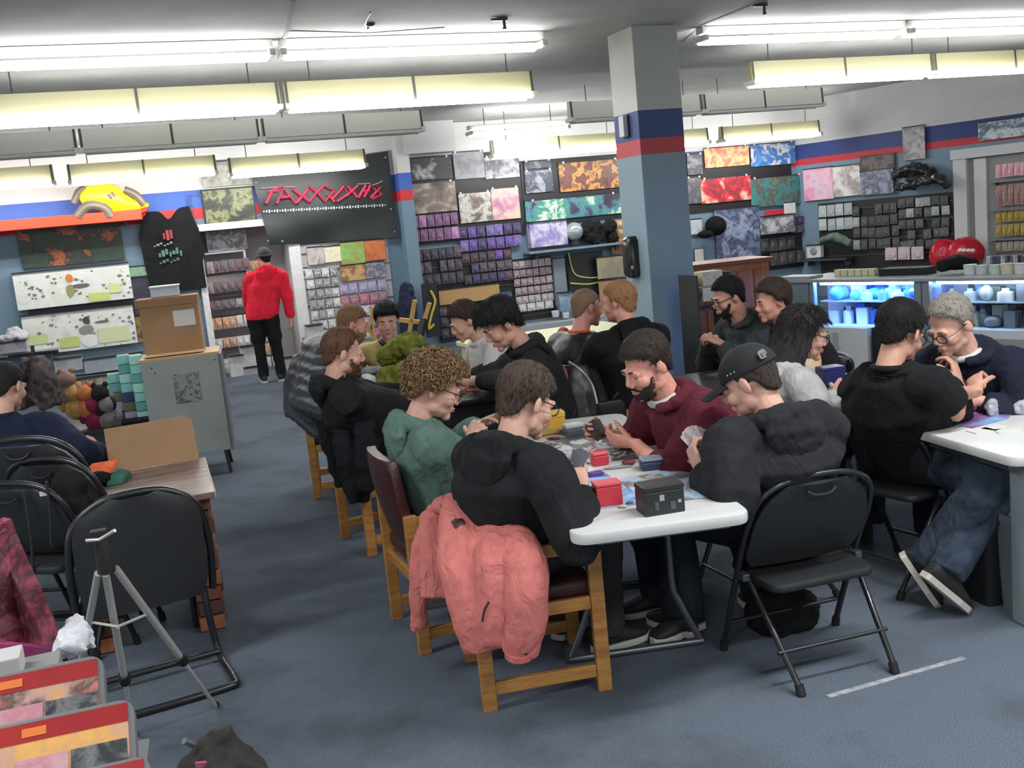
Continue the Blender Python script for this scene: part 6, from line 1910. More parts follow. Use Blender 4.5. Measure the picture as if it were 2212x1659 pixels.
panel('A', (1142, 476, 1222, 532), 'boxed_set', 'lilac and silver boxed set under the teal burst mat', 'box', AC('lilac', [(110, 96, 160), (150, 140, 190), (206, 204, 216), (130, 116, 176)], 5), th=.14, off=.12)
c = wA(1240, 500, .15)
gb_ = thing('glass_globe', 'silver glass globe beside the lilac boxed set', 'globe', c)
part('globe', MB().ball((0, 0, 0), .15, 18, 12), mat('globe_glass', (170, 176, 182), rough=.12, metal=.4), gb_, True, world=False)
part('stand', MB().tube([(0, 0, -.2), (0, 0, -.13)], [.09, .06], 12), rubber, gb_, True, world=False)
shelf('A', (1130, 533, 1345, 538), .3, mat('shelf_glass', (120, 132, 140), rough=.3), 'wall_shelf', 'grey shelf under the lilac boxed set and the black plush')
mb = MB()
for k in range(16):
    mb.ball(wA(1262 + R.uniform(0, 62), 508 + R.uniform(-22, 16), .16), (R.uniform(.06, .12),) * 3, 8, 6)
solo('black_plush', blend(mb, 'black_plush', cloth('plush_dark', (30, 29, 31), bump=.9), .02, 1, .06, .06, inv=Matrix.Translation(-wA(1290, 505, .16))), None, 'black shaggy plush on the grey shelf left of the pillar', 'plush', wA(1290, 505, .16))
packs('A', (1318, 475, 1350, 550), 4, 2, [AC('br%d' % i, cs, 8) for i, cs in enumerate(([(120, 60, 50), (190, 130, 90), (80, 50, 50)], [(150, 110, 70), (210, 180, 120), (90, 40, 44)]))], 'brown_packet', 'red brown packet beside the pillar', 'packet', 'red brown packets by the pillar', off=.1)
blk_b = panel('A', (1226, 545, 1305, 640), 'framed_display', 'black framed display with pale green cords left of the pillar', 'display', mat('panel_black', (34, 36, 40), rough=.4), th=.03, off=.05, rim=frame_k)
for pts in (((1228, 546), (1240, 590), (1270, 600), (1300, 598)), ((1232, 612), (1270, 614), (1300, 608))):
    part('cord', MB().tube(arc([wA(x, y, .09) for x, y in pts], 5), .014, 6), mat('cord_green', (170, 180, 90), rough=.6), blk_b, True)
panel('A', (1196, 556, 1222, 660), 'clear_case', 'narrow grey clear case beside the middle grid', 'case', mat('case_grey', (120, 130, 136), rough=.2), th=.08, off=.08)
panel('A', (1206, 630, 1234, 672), 'blue_box', 'blue grey box on the low ledge left of the pillar', 'box', AC('bluebox', [(96, 120, 150), (120, 144, 170), (200, 204, 208)], 4), th=.12, off=.16)
panel('A', (1290, 552, 1352, 600), 'cork_board', 'grey and tan picture board left of the pillar', 'board', AC('cork', [(110, 104, 120), (150, 140, 110), (170, 160, 130)], 3), th=.03, off=.2)
panel('A', (1296, 602, 1356, 690), 'cardboard_sheet', 'tan cardboard panel below the picture board left of the pillar', 'board', cbd, th=.03, off=.2)
for k, (px, py) in enumerate(((1200, 678), (1222, 680))):
    c = wA(px, py, .2)
    solo('white_cup', MB().tube([(0, 0, -.05), (0, 0, .05)], [.05, .065], 12), mat('cup_white', (210, 210, 212), rough=.4), ('white cup on the ledge, left one', 'white cup on the ledge, right one')[k], 'cup', c, world=False, smooth=True)
shelf('A', (1100, 690, 1300, 712), .45, mat('ledge_grey', (150, 156, 162), rough=.5), 'wall_ledge', 'grey ledge along the back wall behind the yellow counter')
# dark blue cloth and yellow cord by the pier, wooden chairs turned up
draped('hanging_coat', 'dark blue coat hanging at the pier behind the wooden chairs', 'coat', [([wA(878, 612, .5), wA(880, 660, .5), wA(884, 725, .5)], (.14, .26, .24))], cloth('coat_blue', (38, 44, 66)), wA(884, 730, .5), vox=.02, flat=.5)
kb = panel('A', (916, 612, 948, 728), 'black_board', 'black board with a yellow cord beside the dark blue coat', 'board', mat('panel_black', (34, 36, 40)), th=.05, off=.5)
part('cord', MB().tube(arc([wA(x, y, .56) for x, y in ((930, 628), (940, 650), (932, 680), (926, 710), (938, 700))], 5), .02, 6), mat('cord_yellow', (196, 176, 60), rough=.6), kb, True)
wc_ = thing('stacked_chair', 'pale pine chair turned upside down on another behind the man in the yellow shirt', 'chair', aty(880, 745, 8.2))
def bar8(a, b, w=.05, y=8.2):
    part('bar', MB().bar(aty(a[0], a[1], y), aty(b[0], b[1], y), w, .035), pale_pine, wc_, bev=.004)
for a, b in (((896, 648), (884, 722)), ((928, 654), (906, 730)), ((856, 690), (908, 696)), ((806, 662), (800, 720)), ((800, 700), (812, 745))):
    bar8(a, b)
part('black_leg', MB().bar(aty(916, 690, 8.1), aty(902, 745, 8.0), .05, .04), rubber, wc_)
# yellow green counter in front of the ledge
yc = aty(1258, 742, 8.6)
ycr = radians(20)
ct = thing('yellow_counter', 'pale yellow green counter left of the pillar behind the leather jackets', 'counter', (yc.x - .1, yc.y + .1, 0), ycr)
ymat = mat('counter_yellow', (206, 208, 150), rough=.5)
zt2 = atz(1200, 720, .78).z
part('counter_top', MB().box((0, .35, .76), (1.5, 1.1, .04)), ymat, ct, world=False, bev=.004)
part('front_panel', MB().box((0, -.15, .37), (1.44, .05, .74)), mat('counter_pale', (190, 194, 168), rough=.6), ct, world=False)
part('side_panel', MB().box((-.7, .35, .37), (.04, 1.0, .74)), mat('counter_pale', (190, 194, 168)), ct, world=False)
c = atz(1218, 732, .78)
solo('red_bauble', MB().ball((0, 0, .05), .055, 12, 8), mat('bauble_red', (150, 50, 44), rough=.5, bump=.5), 'dark red round ornament on the yellow green counter', 'ornament', c, world=False, smooth=True)

# --- right of the pillar, lower
panel('A', (1546, 448, 1642, 562), 'poster', 'large grey blue poster with dark specks under the red mat', 'poster', AC('bluep', [(80, 96, 130), (110, 124, 156), (60, 66, 90), (150, 160, 186), (96, 110, 146)], 4), off=.05)
cap_ = thing('baseball_cap', 'black cap hanging left of the grey blue poster', 'cap', wA(1540, 495, .2))
part('crown', MB().ball(wA(1546, 488, .2), (.19, .14, .17), 12, 8), cloth('cap_cloth', (20, 20, 22)), cap_, True)
part('brim', MB().ball(wA(1524, 506, .24), (.14, .12, .07), 10, 6), cloth('cap_cloth', (20, 20, 22)), cap_, True)
panel('A', (1492, 472, 1516, 506), 'white_packet_board', 'small white printed card beside the hanging cap', 'card', AC('cardw', [(206, 210, 214), (150, 156, 160)], 8), off=.05)
panel('A', (1500, 536, 1520, 570), 'framed_picture', 'small white frame under the hanging cap', 'frame', mat('plate_w', (210, 210, 206)), off=.05, rim=frame_k)
panel('A', (1646, 464, 1712, 504), 'white_box', 'white box with a dark ring print right of the grey blue poster', 'box', AC('ringbox', [(206, 206, 210), (190, 190, 196), (90, 90, 100), (214, 214, 216)], 5), th=.12, off=.12)
panel('A', (1694, 436, 1718, 462), 'white_card', 'small white card hanging above the white box', 'card', mat('plate_w', (210, 210, 206)), off=.08)
board('A', (1640, 500, 1740, 580), 'packet_grid', 'dark grid panel below the white box', 'panel', frame_k, off=.03, wires=3)
packs('A', (1644, 510, 1738, 575), 2, 5, gk, 'grid_packet', 'dark packet below the white ring box', 'packet', 'dark packets below the white box', off=.08, miss=.1)
packs('A', (1706, 466, 1738, 505), 2, 2, dk + wp[:1], 'corner_packet', 'corner packet right of the white box', 'packet', 'packets in the corner', off=.1)
# wooden counter
wcn = thing('wooden_counter', 'orange brown panelled wooden counter behind the man with glasses', 'counter', (aty(1595, 700, 9.6).x, 9.9, 0), radians(10))
owood = mat('orange_wood', (166, 104, 54), rough=.45, c2=(136, 80, 40), nscale=5, stretch=(4, 4, .6))
zt3 = aty(1595, 574, 9.6).z
part('body', MB().box((0, .25, zt3 / 2), (.86, .5, zt3)), owood, wcn, world=False, bev=.004)
part('top', MB().box((0, .25, zt3 + .015), (.94, .58, .04)), mat('red_wood', (120, 62, 44), rough=.4), wcn, world=False, bev=.004)
for k in range(5):
    part('board', MB().box((-.34 + .17 * k, -.008, zt3 / 2 - .02), (.15, .02, zt3 - .1)), owood, wcn, world=False, bev=.006)
packs_l = AC('beige', [(176, 168, 140), (196, 190, 160), (140, 130, 110)], 8)
for k, y in enumerate((600, 634)):
    c = aty(1530, y, 8.9)
    carton(('beige patterned box on the shelf left of the wooden counter, upper', 'beige patterned box on the shelf left of the wooden counter, lower')[k], 'beige_box', 'box', (c.x, c.y, c.z - .06), (.2, .15, .12), A20, packs_l)
fc = thing('side_shelf', 'dark shelf unit right of the pillar beside the wooden counter', 'shelf', (aty(1530, 700, 8.95).x, 8.98, 0), A20)
for z in (aty(1530, 614, 8.9).z - .06, aty(1530, 648, 8.9).z - .06, .3):
    part('board', MB().box((0, 0, z - .012), (.34, .3, .02)), frame_k, fc, world=False)
for s in (-1, 1):
    part('side', MB().box((s * .17, 0, .6), (.02, .3, 1.2)), frame_k, fc, world=False)

# --- right wall
panel('C', (1736, 362, 1800, 432), 'wall_mat', 'pink blossom mat on the right wall', 'mat', AC('blossom', [(206, 120, 160), (220, 160, 186), (214, 190, 204), (190, 90, 140)], 4), off=.05)
panel('C', (1798, 356, 1858, 424), 'wall_mat', 'white and grey mat beside the pink blossom mat', 'mat', AC('wg', [(206, 202, 202), (220, 216, 214), (150, 140, 140), (190, 186, 186)], 4), off=.05)
panel('C', (1858, 366, 1930, 420), 'wall_mat', 'grey patterned mat beside the white one on the right wall', 'mat', AC('greyp', [(110, 116, 140), (150, 156, 176), (80, 84, 104), (196, 200, 210)], 5), off=.06)
panel('C', (1858, 334, 1932, 372), 'small_poster', 'dark collage above the grey patterned mat', 'poster', AC('coll', [(60, 56, 58), (110, 96, 94), (40, 38, 40), (150, 120, 110)], 6), off=.04)
panel('C', (1950, 272, 1998, 345), 'poster', 'narrow grey poster with a pale streak over the blue stripe', 'poster', AC('streak', [(96, 90, 92), (130, 124, 126), (180, 176, 178), (86, 80, 84)], 4), off=.05)
panel('C', (2112, 256, 2230, 298), 'spotted_mat', 'blue white spotted mat at the top right above the door', 'mat', AC('spot', [(150, 166, 186), (206, 216, 222), (70, 84, 106), (190, 204, 214), (40, 50, 70)], 4), off=.05)
board('C', (1764, 428, 2060, 600), 'packet_grid', 'large black grid panel on the right wall behind the glass counter', 'panel', frame_k, off=.03, wires=5)
lt = [AC('lt%d' % i, cs, 8, seed=i) for i, cs in enumerate(([(150, 160, 164), (186, 194, 196), (110, 120, 124)], [(120, 130, 134), (170, 180, 182), (80, 88, 92)]))]
packs('C', (1768, 440, 1842, 500), 2, 4, lt, 'grey_case', 'pale grey case on the right wall', 'case', 'pale grey cases on the right wall', off=.09)
packs('C', (1842, 440, 1940, 540), 4, 6, gk + lt[1:], 'dark_accessory', 'dark accessory, middle of large grid', 'packet', 'dark accessories on the right wall', off=.09, miss=.1, jit=.12)
packs('C', (1940, 425, 2050, 540), 5, 6, gk + lt[1:], 'dark_accessory', 'dark accessory, right part of large grid', 'packet', 'dark accessories on the right wall', off=.09, miss=.08, jit=.12)
draped('shiny_bag', 'crumpled shiny black foil bag on top of the large black grid', 'bag', [([wC(1938, 408, .3), wC(1985, 395, .3), wC(2030, 385, .3), wC(2046, 405, .3)], (.08, .12, .12, .08)), ([wC(1930, 380, .2), wC(1975, 365, .2), wC(2015, 372, .2)], (.12, .16, .12))],
       mat('foil_black', (44, 44, 46), rough=.22, bump=.6, bscale=8), wC(1990, 410, .2), vox=.02, fold=.12, fs=.1)
draped('green_bag', 'grey green cap on the shelf below the pale grey cases', 'cap', [([wC(1775, 520, .3), wC(1805, 512, .3), wC(1838, 528, .3)], (.08, .13, .09))], cloth('cap_sage', (96, 110, 100)), wC(1805, 540, .3), vox=.015, fold=.04)
sp = panel('C', (1746, 528, 1776, 556), 'wall_speaker', 'small white square speaker below the grey cases', 'speaker', mat('plate_w', (210, 210, 206)), th=.1, off=.2)
part('cone', MB().ball((0, -.055, 0), (.07, .012, .07), 12, 8), mat('dial_grey', (130, 134, 136)), sp, True, world=False)
packs('C', (1910, 532, 1996, 565), 1, 3, [AC('redcards', [(190, 60, 80), (206, 200, 202), (150, 90, 90)], 6)], 'red_card', 'red white card at foot of large grid', 'packet', 'red and white cards on the right wall', off=.14)
shelf('C', (1748, 556, 1850, 560), .35, mat('shelf_dark', (52, 58, 62), rough=.5), 'wall_shelf', 'dark shelf under the grey green cap')
rb = thing('red_sack', 'shiny red round bag with white marks hanging left of the door', 'bag', wC(2068, 550, .3))
mb = MB()
mb.ball(wC(2040, 552, .3), (.24, .16, .27), 14, 10)
mb.ball(wC(2085, 548, .32), (.30, .2, .26), 14, 10)
part('body', blend(mb, 'body', mat('sack_red', (190, 30, 52), rough=.25), .02, 3, .02, .1, inv=wm(rb).inverted()), None, rb)
for k in range(4):
    part('white_mark', MB().ball(wC(2074 + 9 * k, 541, .55), (.04, .02, .03), 8, 6), mat('mark_white', (226, 220, 220), rough=.4), rb, True)
# door on the right wall
q = lambda px, py: wC(px, py, 0)
dz = wC(2075, 330).z
xa, xb = (wC(2066, 420) - K).dot(UC), (wC(2135, 420) - K).dot(UC)
dr = thing('door_frame', 'white door frame on the right wall with shelves of packets behind', 'door frame', K + UC * xa, SIDE['C'][3])
fz = mat('door_white', (190, 192, 194), rough=.5)
def cbox(x0, x1, z0, z1, o0, o1):
    p = K + UC * ((x0 + x1) / 2) + NC * ((o0 + o1) / 2)
    return MB().box((p.x, p.y, (z0 + z1) / 2), (abs(x1 - x0), abs(o1 - o0), z1 - z0), RC)
wj = xb - xa
part('jamb', cbox(xa, xa + wj * .42, 0, dz, -.02, .10), fz, dr, bev=.006)
part('jamb', cbox(xa + wj * .62, xb, 0, dz - .12, -.02, .06), fz, dr, bev=.006)
part('lintel', cbox(xa - .03, xb + 2.2, dz - .1, dz + .05, -.02, .12), fz, dr, bev=.006)
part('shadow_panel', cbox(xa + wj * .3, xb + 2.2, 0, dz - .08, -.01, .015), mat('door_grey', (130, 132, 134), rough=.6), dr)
for k, (y0, y1, cs) in enumerate(((350, 385, [(196, 100, 116), (220, 180, 186), (150, 70, 90)]), (395, 450, [(110, 76, 74), (150, 116, 112), (190, 170, 166)]), (452, 512, [(176, 160, 70), (150, 130, 60), (196, 186, 120)]), (520, 545, [(130, 120, 110), (170, 164, 150)]))):
    packs('C', (2150, y0, 2230, y1), 1 if k != 2 else 2, 6, [AC('snack%d' % k, cs, 9)], 'snack_packet', ('pink packet behind the right door', 'brown packet behind the right door', 'yellow packet behind the right door', 'beige packet behind the right door')[k], 'packet', ('pink packets behind the right door', 'brown packets behind the right door', 'yellow packets behind the right door', 'beige packets behind the right door')[k], off=.08, dep=.06)
for k, y in enumerate((388, 450, 514, 548)):
    shelf('C', (2146, y, 2236, y + 3), .14, mat('shelf_steel', (120, 122, 124), rough=.4), 'door_shelf', ('steel shelf under the pink packets', 'steel shelf under the brown packets', 'steel shelf under the yellow packets', 'steel shelf under the beige packets')[k])
# ------------------------------------------------------------------ glass counters on the right
g0, g1 = aty(1700, 596, 9.3), aty(2240, 606, 7.4)
gz = (g0.z + g1.z) / 2
GU = (g1 - g0)
GU.z = 0
GL = GU.length
GU.normalize()
GN = V((GU.y, -GU.x, 0))
if GN.y > 0:
    GN = -GN
grz = atan2(GU.y, GU.x)
o0 = V((g0.x, g0.y, 0))
cnt = thing('glass_counter', 'long grey framed glass display counter with lit shelves along the right side', 'counter', o0, grz)
def gp(px, py, off=0.0):
    return atp(px, py, o0 + GN * off, GN)
fm2 = mat('counter_frame', (128, 140, 146), rough=.45, metal=.2)
def gbox(x0, x1, y0, y1, z0, z1):
    """x along the counter, y behind its front"""
    return MB().box(((x0 + x1) / 2, (y0 + y1) / 2, (z0 + z1) / 2), (x1 - x0, y1 - y0, z1 - z0))
# local +y must point behind the front
DEP = .6
sgn = 1 if (Matrix.Rotation(grz, 3, 'Z') @ V((0, 1, 0))).dot(GN) < 0 else -1
def LB(x0, x1, d0, d1, z0, z1):
    return gbox(x0, x1, min(sgn * d0, sgn * d1), max(sgn * d0, sgn * d1), z0, z1)
zT = gz
zG0 = gp(1860, 706).z
part('counter_top', LB(0, GL, -.03, DEP, zT - .03, zT), mat('counter_top_grey', (150, 158, 162), rough=.25), cnt, world=False, bev=.004)
part('base', LB(0, GL, 0, DEP, 0, zG0 - .06), mat('counter_base', (150, 152, 150), rough=.6), cnt, world=False)
part('back_panel', LB(0, GL, DEP - .03, DEP, zG0 - .06, zT - .03), mat('back_white', (206, 210, 216), rough=.5), cnt, world=False)
part('floor_panel', LB(0, GL, 0, DEP, zG0 - .06, zG0), mat('back_white', (206, 210, 216)), cnt, world=False)
px_posts = [1700, 1752, 1982, 2000, 2236]
for px in px_posts:
    x = (gp(px, 650) - o0).dot(GU)
    part('post', LB(x - .03, x + .03, 0, .05, zG0 - .06, zT - .03), fm2, cnt, world=False)
xs0 = (gp(1700, 650) - o0).dot(GU)
xs1 = (gp(1750, 650) - o0).dot(GU)
part('grey_panel', LB(xs0, xs1, .0, .03, zG0 - .06, zT - .03), fm2, cnt, world=False)
glass = NT('counter_glass')
glass.b.inputs['Base Color'].default_value = (0.8, 0.9, 0.95, 1)
glass.b.inputs['Roughness'].default_value = 0.05
glass.b.inputs['Transmission Weight'].default_value = 1.0
glass.b.inputs['IOR'].default_value = 1.05
for a, b in ((1754, 1980), (2002, 2234)):
    x0, x1 = (gp(a, 650) - o0).dot(GU), (gp(b, 650) - o0).dot(GU)
    part('glass_pane', LB(x0 + .02, x1 - .02, .01, .018, zG0, zT - .04), glass.m, cnt, world=False)
    zm = (zG0 + zT) / 2
    part('shelf', LB(x0, x1, .12, DEP - .04, zm - .01, zm), mat('glass_shelf', (170, 190, 210), rough=.15), cnt, world=False)
    led = emit('case_lamp_blue' if a < 1900 else 'case_lamp_white', (120, 160, 255) if a < 1900 else (225, 236, 250), 140 if a < 1900 else 14)
    part('case_lamp', LB(x0 + .05, x1 - .05, .06, .09, zT - .06, zT - .035), led, cnt, world=False)
    rnd = random.Random(int(a))
    blue = [mat('case_blue_%d' % i, c_, rough=.25) for i, c_ in enumerate(((110, 140, 220), (180, 200, 235), (90, 160, 180), (220, 226, 240), (60, 80, 130)))]
    pale = [mat('case_pale_%d' % i, c_, rough=.35) for i, c_ in enumerate(((196, 196, 196), (160, 170, 176), (110, 116, 124), (214, 214, 214), (130, 134, 120)))]
    ms = blue if a < 1900 else pale
    n = 0
    for lev, (zz, hh) in enumerate(((zG0, zm - zG0), (zm, zT - .04 - zm))):
        for rw in range(3):
            x = x0 + .06
            nn_ = 0
            while x < x1 - .08:
                w = rnd.uniform(.09, .17)
                nn_ += 1
                h = hh * rnd.uniform(.5, .9)
                m = ms[rnd.randrange(5)]
                wp_ = o0 + GU * (x + w / 2) - GN * (.18 + rw * .13) + V((0, 0, zz))
                if rnd.random() < .45:
                    mb = MB().tube([(0, 0, 0), (0, 0, h * .7), (0, 0, h * .8), (0, 0, h)], [w * .42, w * .42, w * .2, w * .2], 8)
                elif rnd.random() < .5:
                    mb = MB().ball((0, 0, h * .45), (w * .45, w * .4, h * .45), 8, 6)
                else:
                    mb = MB().box((0, 0, h / 2), (w * .85, .08, h))
                solo('case_item', mb, m, '%s, %s shelf, %s row, %s from left' % ('small item in the blue lit case' if a < 1900 else 'small item in the right glass case', ('lower', 'upper')[lev], ('front', 'middle', 'back')[rw], ORD[nn_ - 1]), 'figure', wp_, grz, ('figures in the blue lit case' if a < 1900 else 'figures in the right case'), world=False, smooth=50)
                x += w + rnd.uniform(.01, .05)
                n += 1
# white drawer block below
dq = gp(1838, 738, .04)
dw = thing('drawer_unit', 'white drawer unit below the blue lit glass case', 'drawers', o0 + GU * ((gp(1838, 738) - o0).dot(GU)) + GN * .05, grz)
zz0, zz1 = gp(1838, 775, .05).z, gp(1838, 706, .05).z
ww = ((gp(1888, 738, .05) - gp(1788, 738, .05)).dot(GU))
part('body', MB().box((0, 0, (zz1) / 2), (ww, .1, zz1)), mat('drawer_white', (206, 208, 204), rough=.5), dw, world=False, bev=.006)
part('dark_gap', MB().box((ww / 2 + .1, .0, zz1 / 2), (.12, .08, zz1)), rubber, dw, world=False)
part('handle', MB().box((-.08, -sgn * .055, zz1 * .8), (.05, .02, .16)), mat('handle_grey', (170, 172, 172), rough=.4), dw, world=False)
# things on the counter top
for k in range(6):
    c = gp(1812 + 15 * k, 590, -.25)
    c.z = zT
    carton('small cream box on the glass counter, %s from left' % ORD[k], 'cream_box', 'box', c, (.055, .06, .06), grz, mat('cream', (206, 200, 168), rough=.5), 'cream boxes on the glass counter')
for k, (px, lab, col, sz) in enumerate(((2096, 'white tub on the glass counter right of the red bag', (206, 208, 210), .05), (2120, 'second white tub on the glass counter', (196, 202, 200), .045), (2150, 'pale green tub on the glass counter', (190, 206, 196), .045), (2176, 'cream tub on the glass counter near the frame edge', (206, 200, 176), .05), (2206, 'white tub at the right frame edge on the glass counter', (210, 208, 204), .05))):
    c = gp(px, 590, -.2)
    c.z = zT
    t = thing('tub', lab, 'tub', c)
    part('body', MB().tube([(0, 0, 0), (0, 0, sz * 1.4)], [sz * .9, sz], 12), mat('tub_%d' % k, col, rough=.4), t, True, world=False)
    part('lid', MB().tube([(0, 0, sz * 1.4), (0, 0, sz * 1.6)], [sz * 1.05, sz * 1.05], 12), mat('tub_lid_%d' % k, tuple(int(x * .93) for x in col), rough=.4), t, True, world=False)
c = gp(1960, 585, -.3)
c.z = zT
carton('long black box lying on the glass counter', 'black_box', 'box', c, (.42, .2, .06), grz + .15, rubber)
c = gp(2068, 585, -.3)
c.z = zT
draped('black_bag', 'soft black bag on the glass counter under the red bag', 'bag', [([c + V((-.15, 0, .07)), c + V((0, 0, .09)), c + V((.15, 0, .07))], (.08, .1, .07))], cloth('bag_black', (30, 30, 32)), c, fold=.03)
for k in range(9):
    c = gp(2140 + 9 * k, 575, -.4)
    c.z = zT + .005
    solo('counter_packet', MB().box((0, 0, .06), (.05, .04, .12)), dk[k % 4] if k % 3 else lt[0], 'small packet standing at the counter right end, %s from left' % ORD[k], 'packet', c, grz, 'packets in the row at the right end of the counter', world=False)
tr_ = gp(1730, 588, -.1)
tr_.z = zT
carton('flat grey tray on the left end of the glass counter', 'tray', 'tray', tr_, (.34, .2, .025), grz, mat('tray_g', (150, 160, 160), rough=.4))

# table with leaning black boards right of the pillar
tb5 = aty(1590, 770, 6.1)
t5 = thing('black_table', 'black table with clutter right of the pillar', 'table', (1.42, 6.15, 0), radians(14))
part('table_top', MB().box((0, 0, .72), (.7, .7, .03)), black_top, t5, world=False, bev=.004)
for sx in (-1, 1):
    for sy in (-1, 1):
        part('leg', MB().box((sx * .3, sy * .3, .355), (.045, .045, .71)), black_tube, t5, world=False)
bnd = mat('binder_black', (34, 36, 40), rough=.4)
edge_w = mat('binder_edge', (186, 188, 190), rough=.5)
for k in range(6):
    t = thing('binder', ('black binder with pale edge, lowest of the stack right of the pillar', 'second binder from the bottom of the stack right of the pillar', 'third binder from the bottom of the stack right of the pillar', 'fourth binder from the bottom of the stack right of the pillar', 'fifth binder of the stack right of the pillar', 'topmost black binder of the stack right of the pillar')[k], 'binder', (1.15 + .02 * (k % 2), 5.55 + .015 * (k % 3), .40 + k * .056), radians(20 + 5 * (k % 3)))
    part('cover', MB().box((0, 0, .025), (.34, .28, .05)), bnd, t, world=False, bev=.003)
    part('pages', MB().box((0, -.003, .025), (.32, .28, .026)), edge_w, t, world=False)
st = thing('stool', 'low black stool under the stack of black binders', 'stool', (1.16, 5.56, 0), radians(20))
part('seat', MB().box((0, 0, .385), (.36, .32, .03)), black_top, st, world=False, bev=.004)
for sx in (-1, 1):
    for sy in (-1, 1):
        part('leg', MB().box((sx * .15, sy * .13, .185), (.03, .03, .37)), black_tube, st, world=False)
for k, (px, py, lab) in enumerate(((1.28, 6.2, 'dark card mat on the black table, left'), (1.46, 6.3, 'grey card pile on the black table'), (1.62, 6.25, 'pink white card pile on the black table by the dark haired player'))):
    c = V((px, py, .736))
    solo('card_pile', MB().box((0, 0, .01), (.12, .09, .02)), AC('pile%d' % k, [[(50, 50, 54), (110, 110, 112)], [(130, 126, 128), (190, 186, 188)], [(206, 190, 196), (170, 150, 160)]][k], 9), lab, 'cards', c, R.uniform(0, .6), world=False)
c = atz(1808, 832, .737)
carton('violet blue deck box in front of the person in the light grey hoodie', 'card_box', 'box', (c.x, c.y + .1, .73), (.13, .1, .1), .2, mat('card_box_violet', (44, 44, 104), rough=.4), lid=.02)
tp = atz(1880, 800, .73)
t6 = thing('far_table', 'dark table between the light grey hoodie and the glass counter', 'table', (1.92, 5.45, 0), radians(12))
part('table_top', MB().box((0, 0, .715), (.6, .9, .03)), black_top, t6, world=False, bev=.004)
for sx in (-1, 1):
    for sy in (-1, 1):
        part('leg', MB().box((sx * .26, sy * .4, .35), (.045, .045, .70)), black_tube, t6, world=False)
c = V((1.70, 5.72, .73))
sb = thing('snack_bag', 'orange and white crinkled snack bag standing on the table beyond the light grey hoodie', 'bag', c)
mb = MB().loft([[c + V((x * w_, y * d_, z)) for x, y in rounded(1, 1, .2, 3)] for z, w_, d_ in ((0, .13, .05), (.05, .15, .08), (.13, .15, .08), (.20, .14, .02), (.22, .14, .008))])
part('body', mb, art('snack_print', [(226, 150, 60), (230, 200, 150), (220, 214, 206), (200, 90, 50)], 9, const=False), sb, smooth=60)
part('seal', MB().box(c + V((0, 0, .225)), (.14, .008, .02)), mat('seal_white', (210, 206, 200), rough=.4), sb)
# left wall stock near the cabinet
st_ = thing('stock_table', 'dark low stand with boxed stock in front of the left wall', 'stand', (aty(230, 880, 10.2).x, 10.3, 0), A20)
zs = aty(230, 905, 10.2).z
part('top', MB().box((0, 0, zs - .02), (1.7, .6, .04)), frame_k, st_, world=False)
part('skirt', MB().box((0, 0, (zs - .04) / 2), (1.6, .5, zs - .04)), mat('skirt_dark', (44, 50, 54), rough=.7), st_, world=False)
teal = [mat('teal_box_%d' % i, c_, rough=.4) for i, c_ in enumerate(((90, 150, 146), (120, 180, 172), (150, 196, 190)))]
yy = 10.2
n = 0
rows_lab = ('bottom', 'second', 'third', 'fourth', 'fifth', 'sixth', 'seventh')
for r in range(7):
    for k in range(4):
        px = 258 + 26 * k
        c = aty(px - 3 * r, 896 - 20 * r, yy)
        if k == 0 and r > 4:
            continue
        t_m = teal[(r + k) % 3] if r > 2 or k > 1 else [mat('navy_box', (44, 60, 96), rough=.4), mat('lilac_box', (150, 140, 170), rough=.4), mat('olive_box', (90, 96, 80), rough=.4)][(r + k) % 3]
        solo('stock_carton', MB().box((0, 0, 0), (.118, .16, .09)), t_m, 'boxed game left of the cabinet, %s row up, %s from left' % (ORD[r], ORD[k]), 'box', c, A20, 'boxed games stacked left of the cabinet', world=False, bev=.003)
for k, (b, cs, l) in enumerate((((118, 770, 180, 800), [(206, 208, 210), (190, 194, 198), (150, 156, 160)], 'white boxed set on the upper shelf under the white sheets, left'), ((182, 766, 312, 798), [(210, 212, 214), (180, 190, 196), (196, 200, 204)], 'long white boxed set on the upper shelf under the white sheets'),
                                ((130, 812, 250, 856), [(196, 196, 170), (210, 210, 190), (120, 124, 80), (206, 206, 200)], 'pale olive boxed set on the lower shelf of the left wall'), ((0, 735, 60, 760), [(150, 146, 160), (190, 186, 194), (120, 116, 130)], 'grey and white pile on the shelf at the left frame edge'),
                                ((200, 862, 250, 892), [(150, 170, 70), (60, 60, 50), (180, 190, 100)], 'lime green boxed set near the plush toys'))):
    panel('A', b, 'boxed_set', l, 'box', AC('bx%d' % k, cs, 5), th=.25, off=.4)
shelf('A', (110, 800, 320, 804), .5, mat('shelf_grey', (130, 138, 142), rough=.5), 'wall_shelf', 'grey shelf under the white boxed sets on the left wall')
shelf('A', (110, 856, 320, 860), .5, mat('shelf_grey', (130, 138, 142)), 'wall_shelf', 'lower grey shelf of the left wall')
shelf('A', (-20, 757, 130, 761), .5, mat('shelf_grey', (130, 138, 142)), 'wall_shelf', 'short grey shelf at the left frame edge')
draped('white_wraps', 'heap of white and lilac wraps on the short shelf at the left frame edge', 'wraps', [([wA(10, 740, .4), wA(35, 722, .4), wA(60, 730, .4)], (.12, .16, .1))], mat('wrap_white', (200, 198, 206), rough=.6, bump=.6), wA(35, 755, .4), vox=.02, fold=.12, fs=.08)
rnd = random.Random(4)
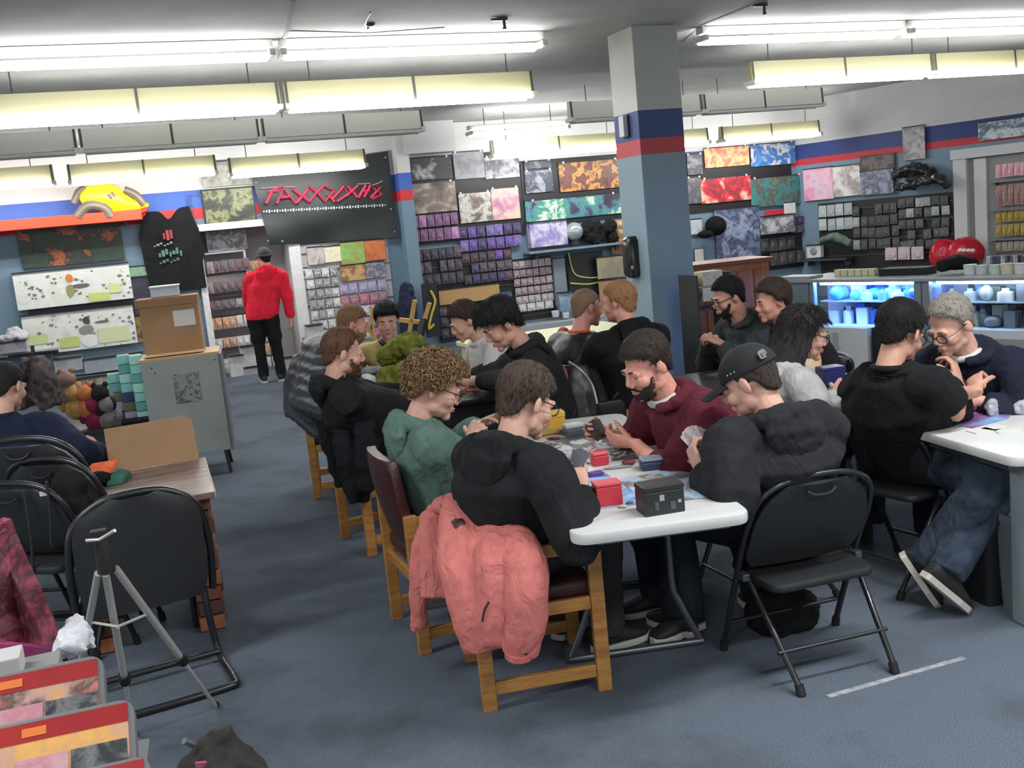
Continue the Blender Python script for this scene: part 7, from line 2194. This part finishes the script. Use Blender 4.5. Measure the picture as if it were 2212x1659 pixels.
for k, (px, py, c_, l) in enumerate(((165, 880, (190, 150, 90), 'tan plush toy beside the navy sweatshirt man, top'), (190, 880, (200, 120, 80), 'orange plush toy in the heap left of the cardboard sheet'), (208, 905, (130, 40, 70), 'crimson plush toy in the heap left of the cardboard sheet'), (236, 905, (120, 116, 116), 'grey plush toy in the heap left of the cardboard sheet'),
                                     (150, 850, (150, 120, 110), 'brown plush toy highest in the heap by the navy sweatshirt man'), (222, 880, (40, 40, 38), 'black plush toy in the heap left of the cardboard sheet'))):
    c = aty(px, py, 8.6)
    t = thing('plush_toy', l, 'plush', c)
    m = cloth('plush_c%d' % k, c_, bump=.7)
    part('body', MB().ball(c, (.10, .09, .11), 12, 9), m, t, True)
    part('head', MB().ball(c + V((.01, -.03, .13)), .075, 12, 9), m, t, True)
    for s in (-1, 1):
        part('ear', MB().ball(c + V((.01 + s * .05, -.02, .20)), .026, 8, 6), m, t, True)
        part('arm', MB().ball(c + V((s * .1, -.03, .03)), (.035, .035, .06), 8, 6), m, t, True)
ps = thing('plush_stand', 'dark stand under the plush toys behind the navy sweatshirt man', 'stand', (aty(190, 930, 8.6).x, 8.6, 0), A20)
zpl = aty(190, 925, 8.6).z
part('body', MB().box((0, 0, (zpl - .02) / 2), (.5, .4, zpl - .02)), mat('skirt_dark', (44, 50, 54)), ps, world=False)
part('top', MB().box((0, 0, zpl - .01), (.54, .44, .03)), frame_k, ps, world=False)
# rack with black bag behind the navy man
draped('black_jacket', 'black patterned coat hanging on the rack behind the navy sweatshirt man', 'coat', [([aty(80, 770, 8.0), aty(95, 820, 8.0), aty(110, 880, 8.0)], (.08, .14, .12)), ([aty(60, 775, 8.1), aty(50, 830, 8.1), aty(60, 880, 8.1)], (.07, .1, .1))],
       mat('coat_pattern', (40, 36, 36), rough=.7, c2=(90, 76, 72), nscale=14), aty(90, 890, 8.0), vox=.016, fold=.06)
cr_ = thing('coat_rack', 'thin black coat rack holding the patterned coat at the left', 'rack', (aty(90, 890, 8.15).x, 8.18, 0))
part('pole', MB().tube([(0, 0, .0), (0, 0, aty(80, 760, 8.1).z + .05)], .016, 8), black_tube, cr_, True, world=False)
part('base', MB().tube([(0, 0, 0), (0, 0, .03)], .2, 16), black_tube, cr_, True, world=False)
part('arm', MB().tube([(-.2, 0, aty(80, 765, 8.1).z), (.2, 0, aty(80, 765, 8.1).z)], .014, 8), black_tube, cr_, True, world=False)
# bag under the near folding chair
c = atz(1700, 1385, 0) + V((0, .1, 0))
bg2 = thing('floor_bag', 'black soft bag on the carpet under the near folding chair', 'bag', c)
mb = MB()
mb.ball(c + V((0, 0, .10)), (.15, .11, .12), 12, 9)
mb.ball(c + V((.08, .03, .08)), (.1, .1, .1), 10, 8)
part('body', blend(mb, 'body', cloth('bag_cloth', (24, 24, 26)), .01, 2, .04, .06, inv=wm(bg2).inverted()), None, bg2)
part('strap', MB().tube(arc([c + V((-.1, 0, .2)), c + V((0, -.03, .27)), c + V((.1, 0, .2))], 5), .012, 6), rubber, bg2, True)
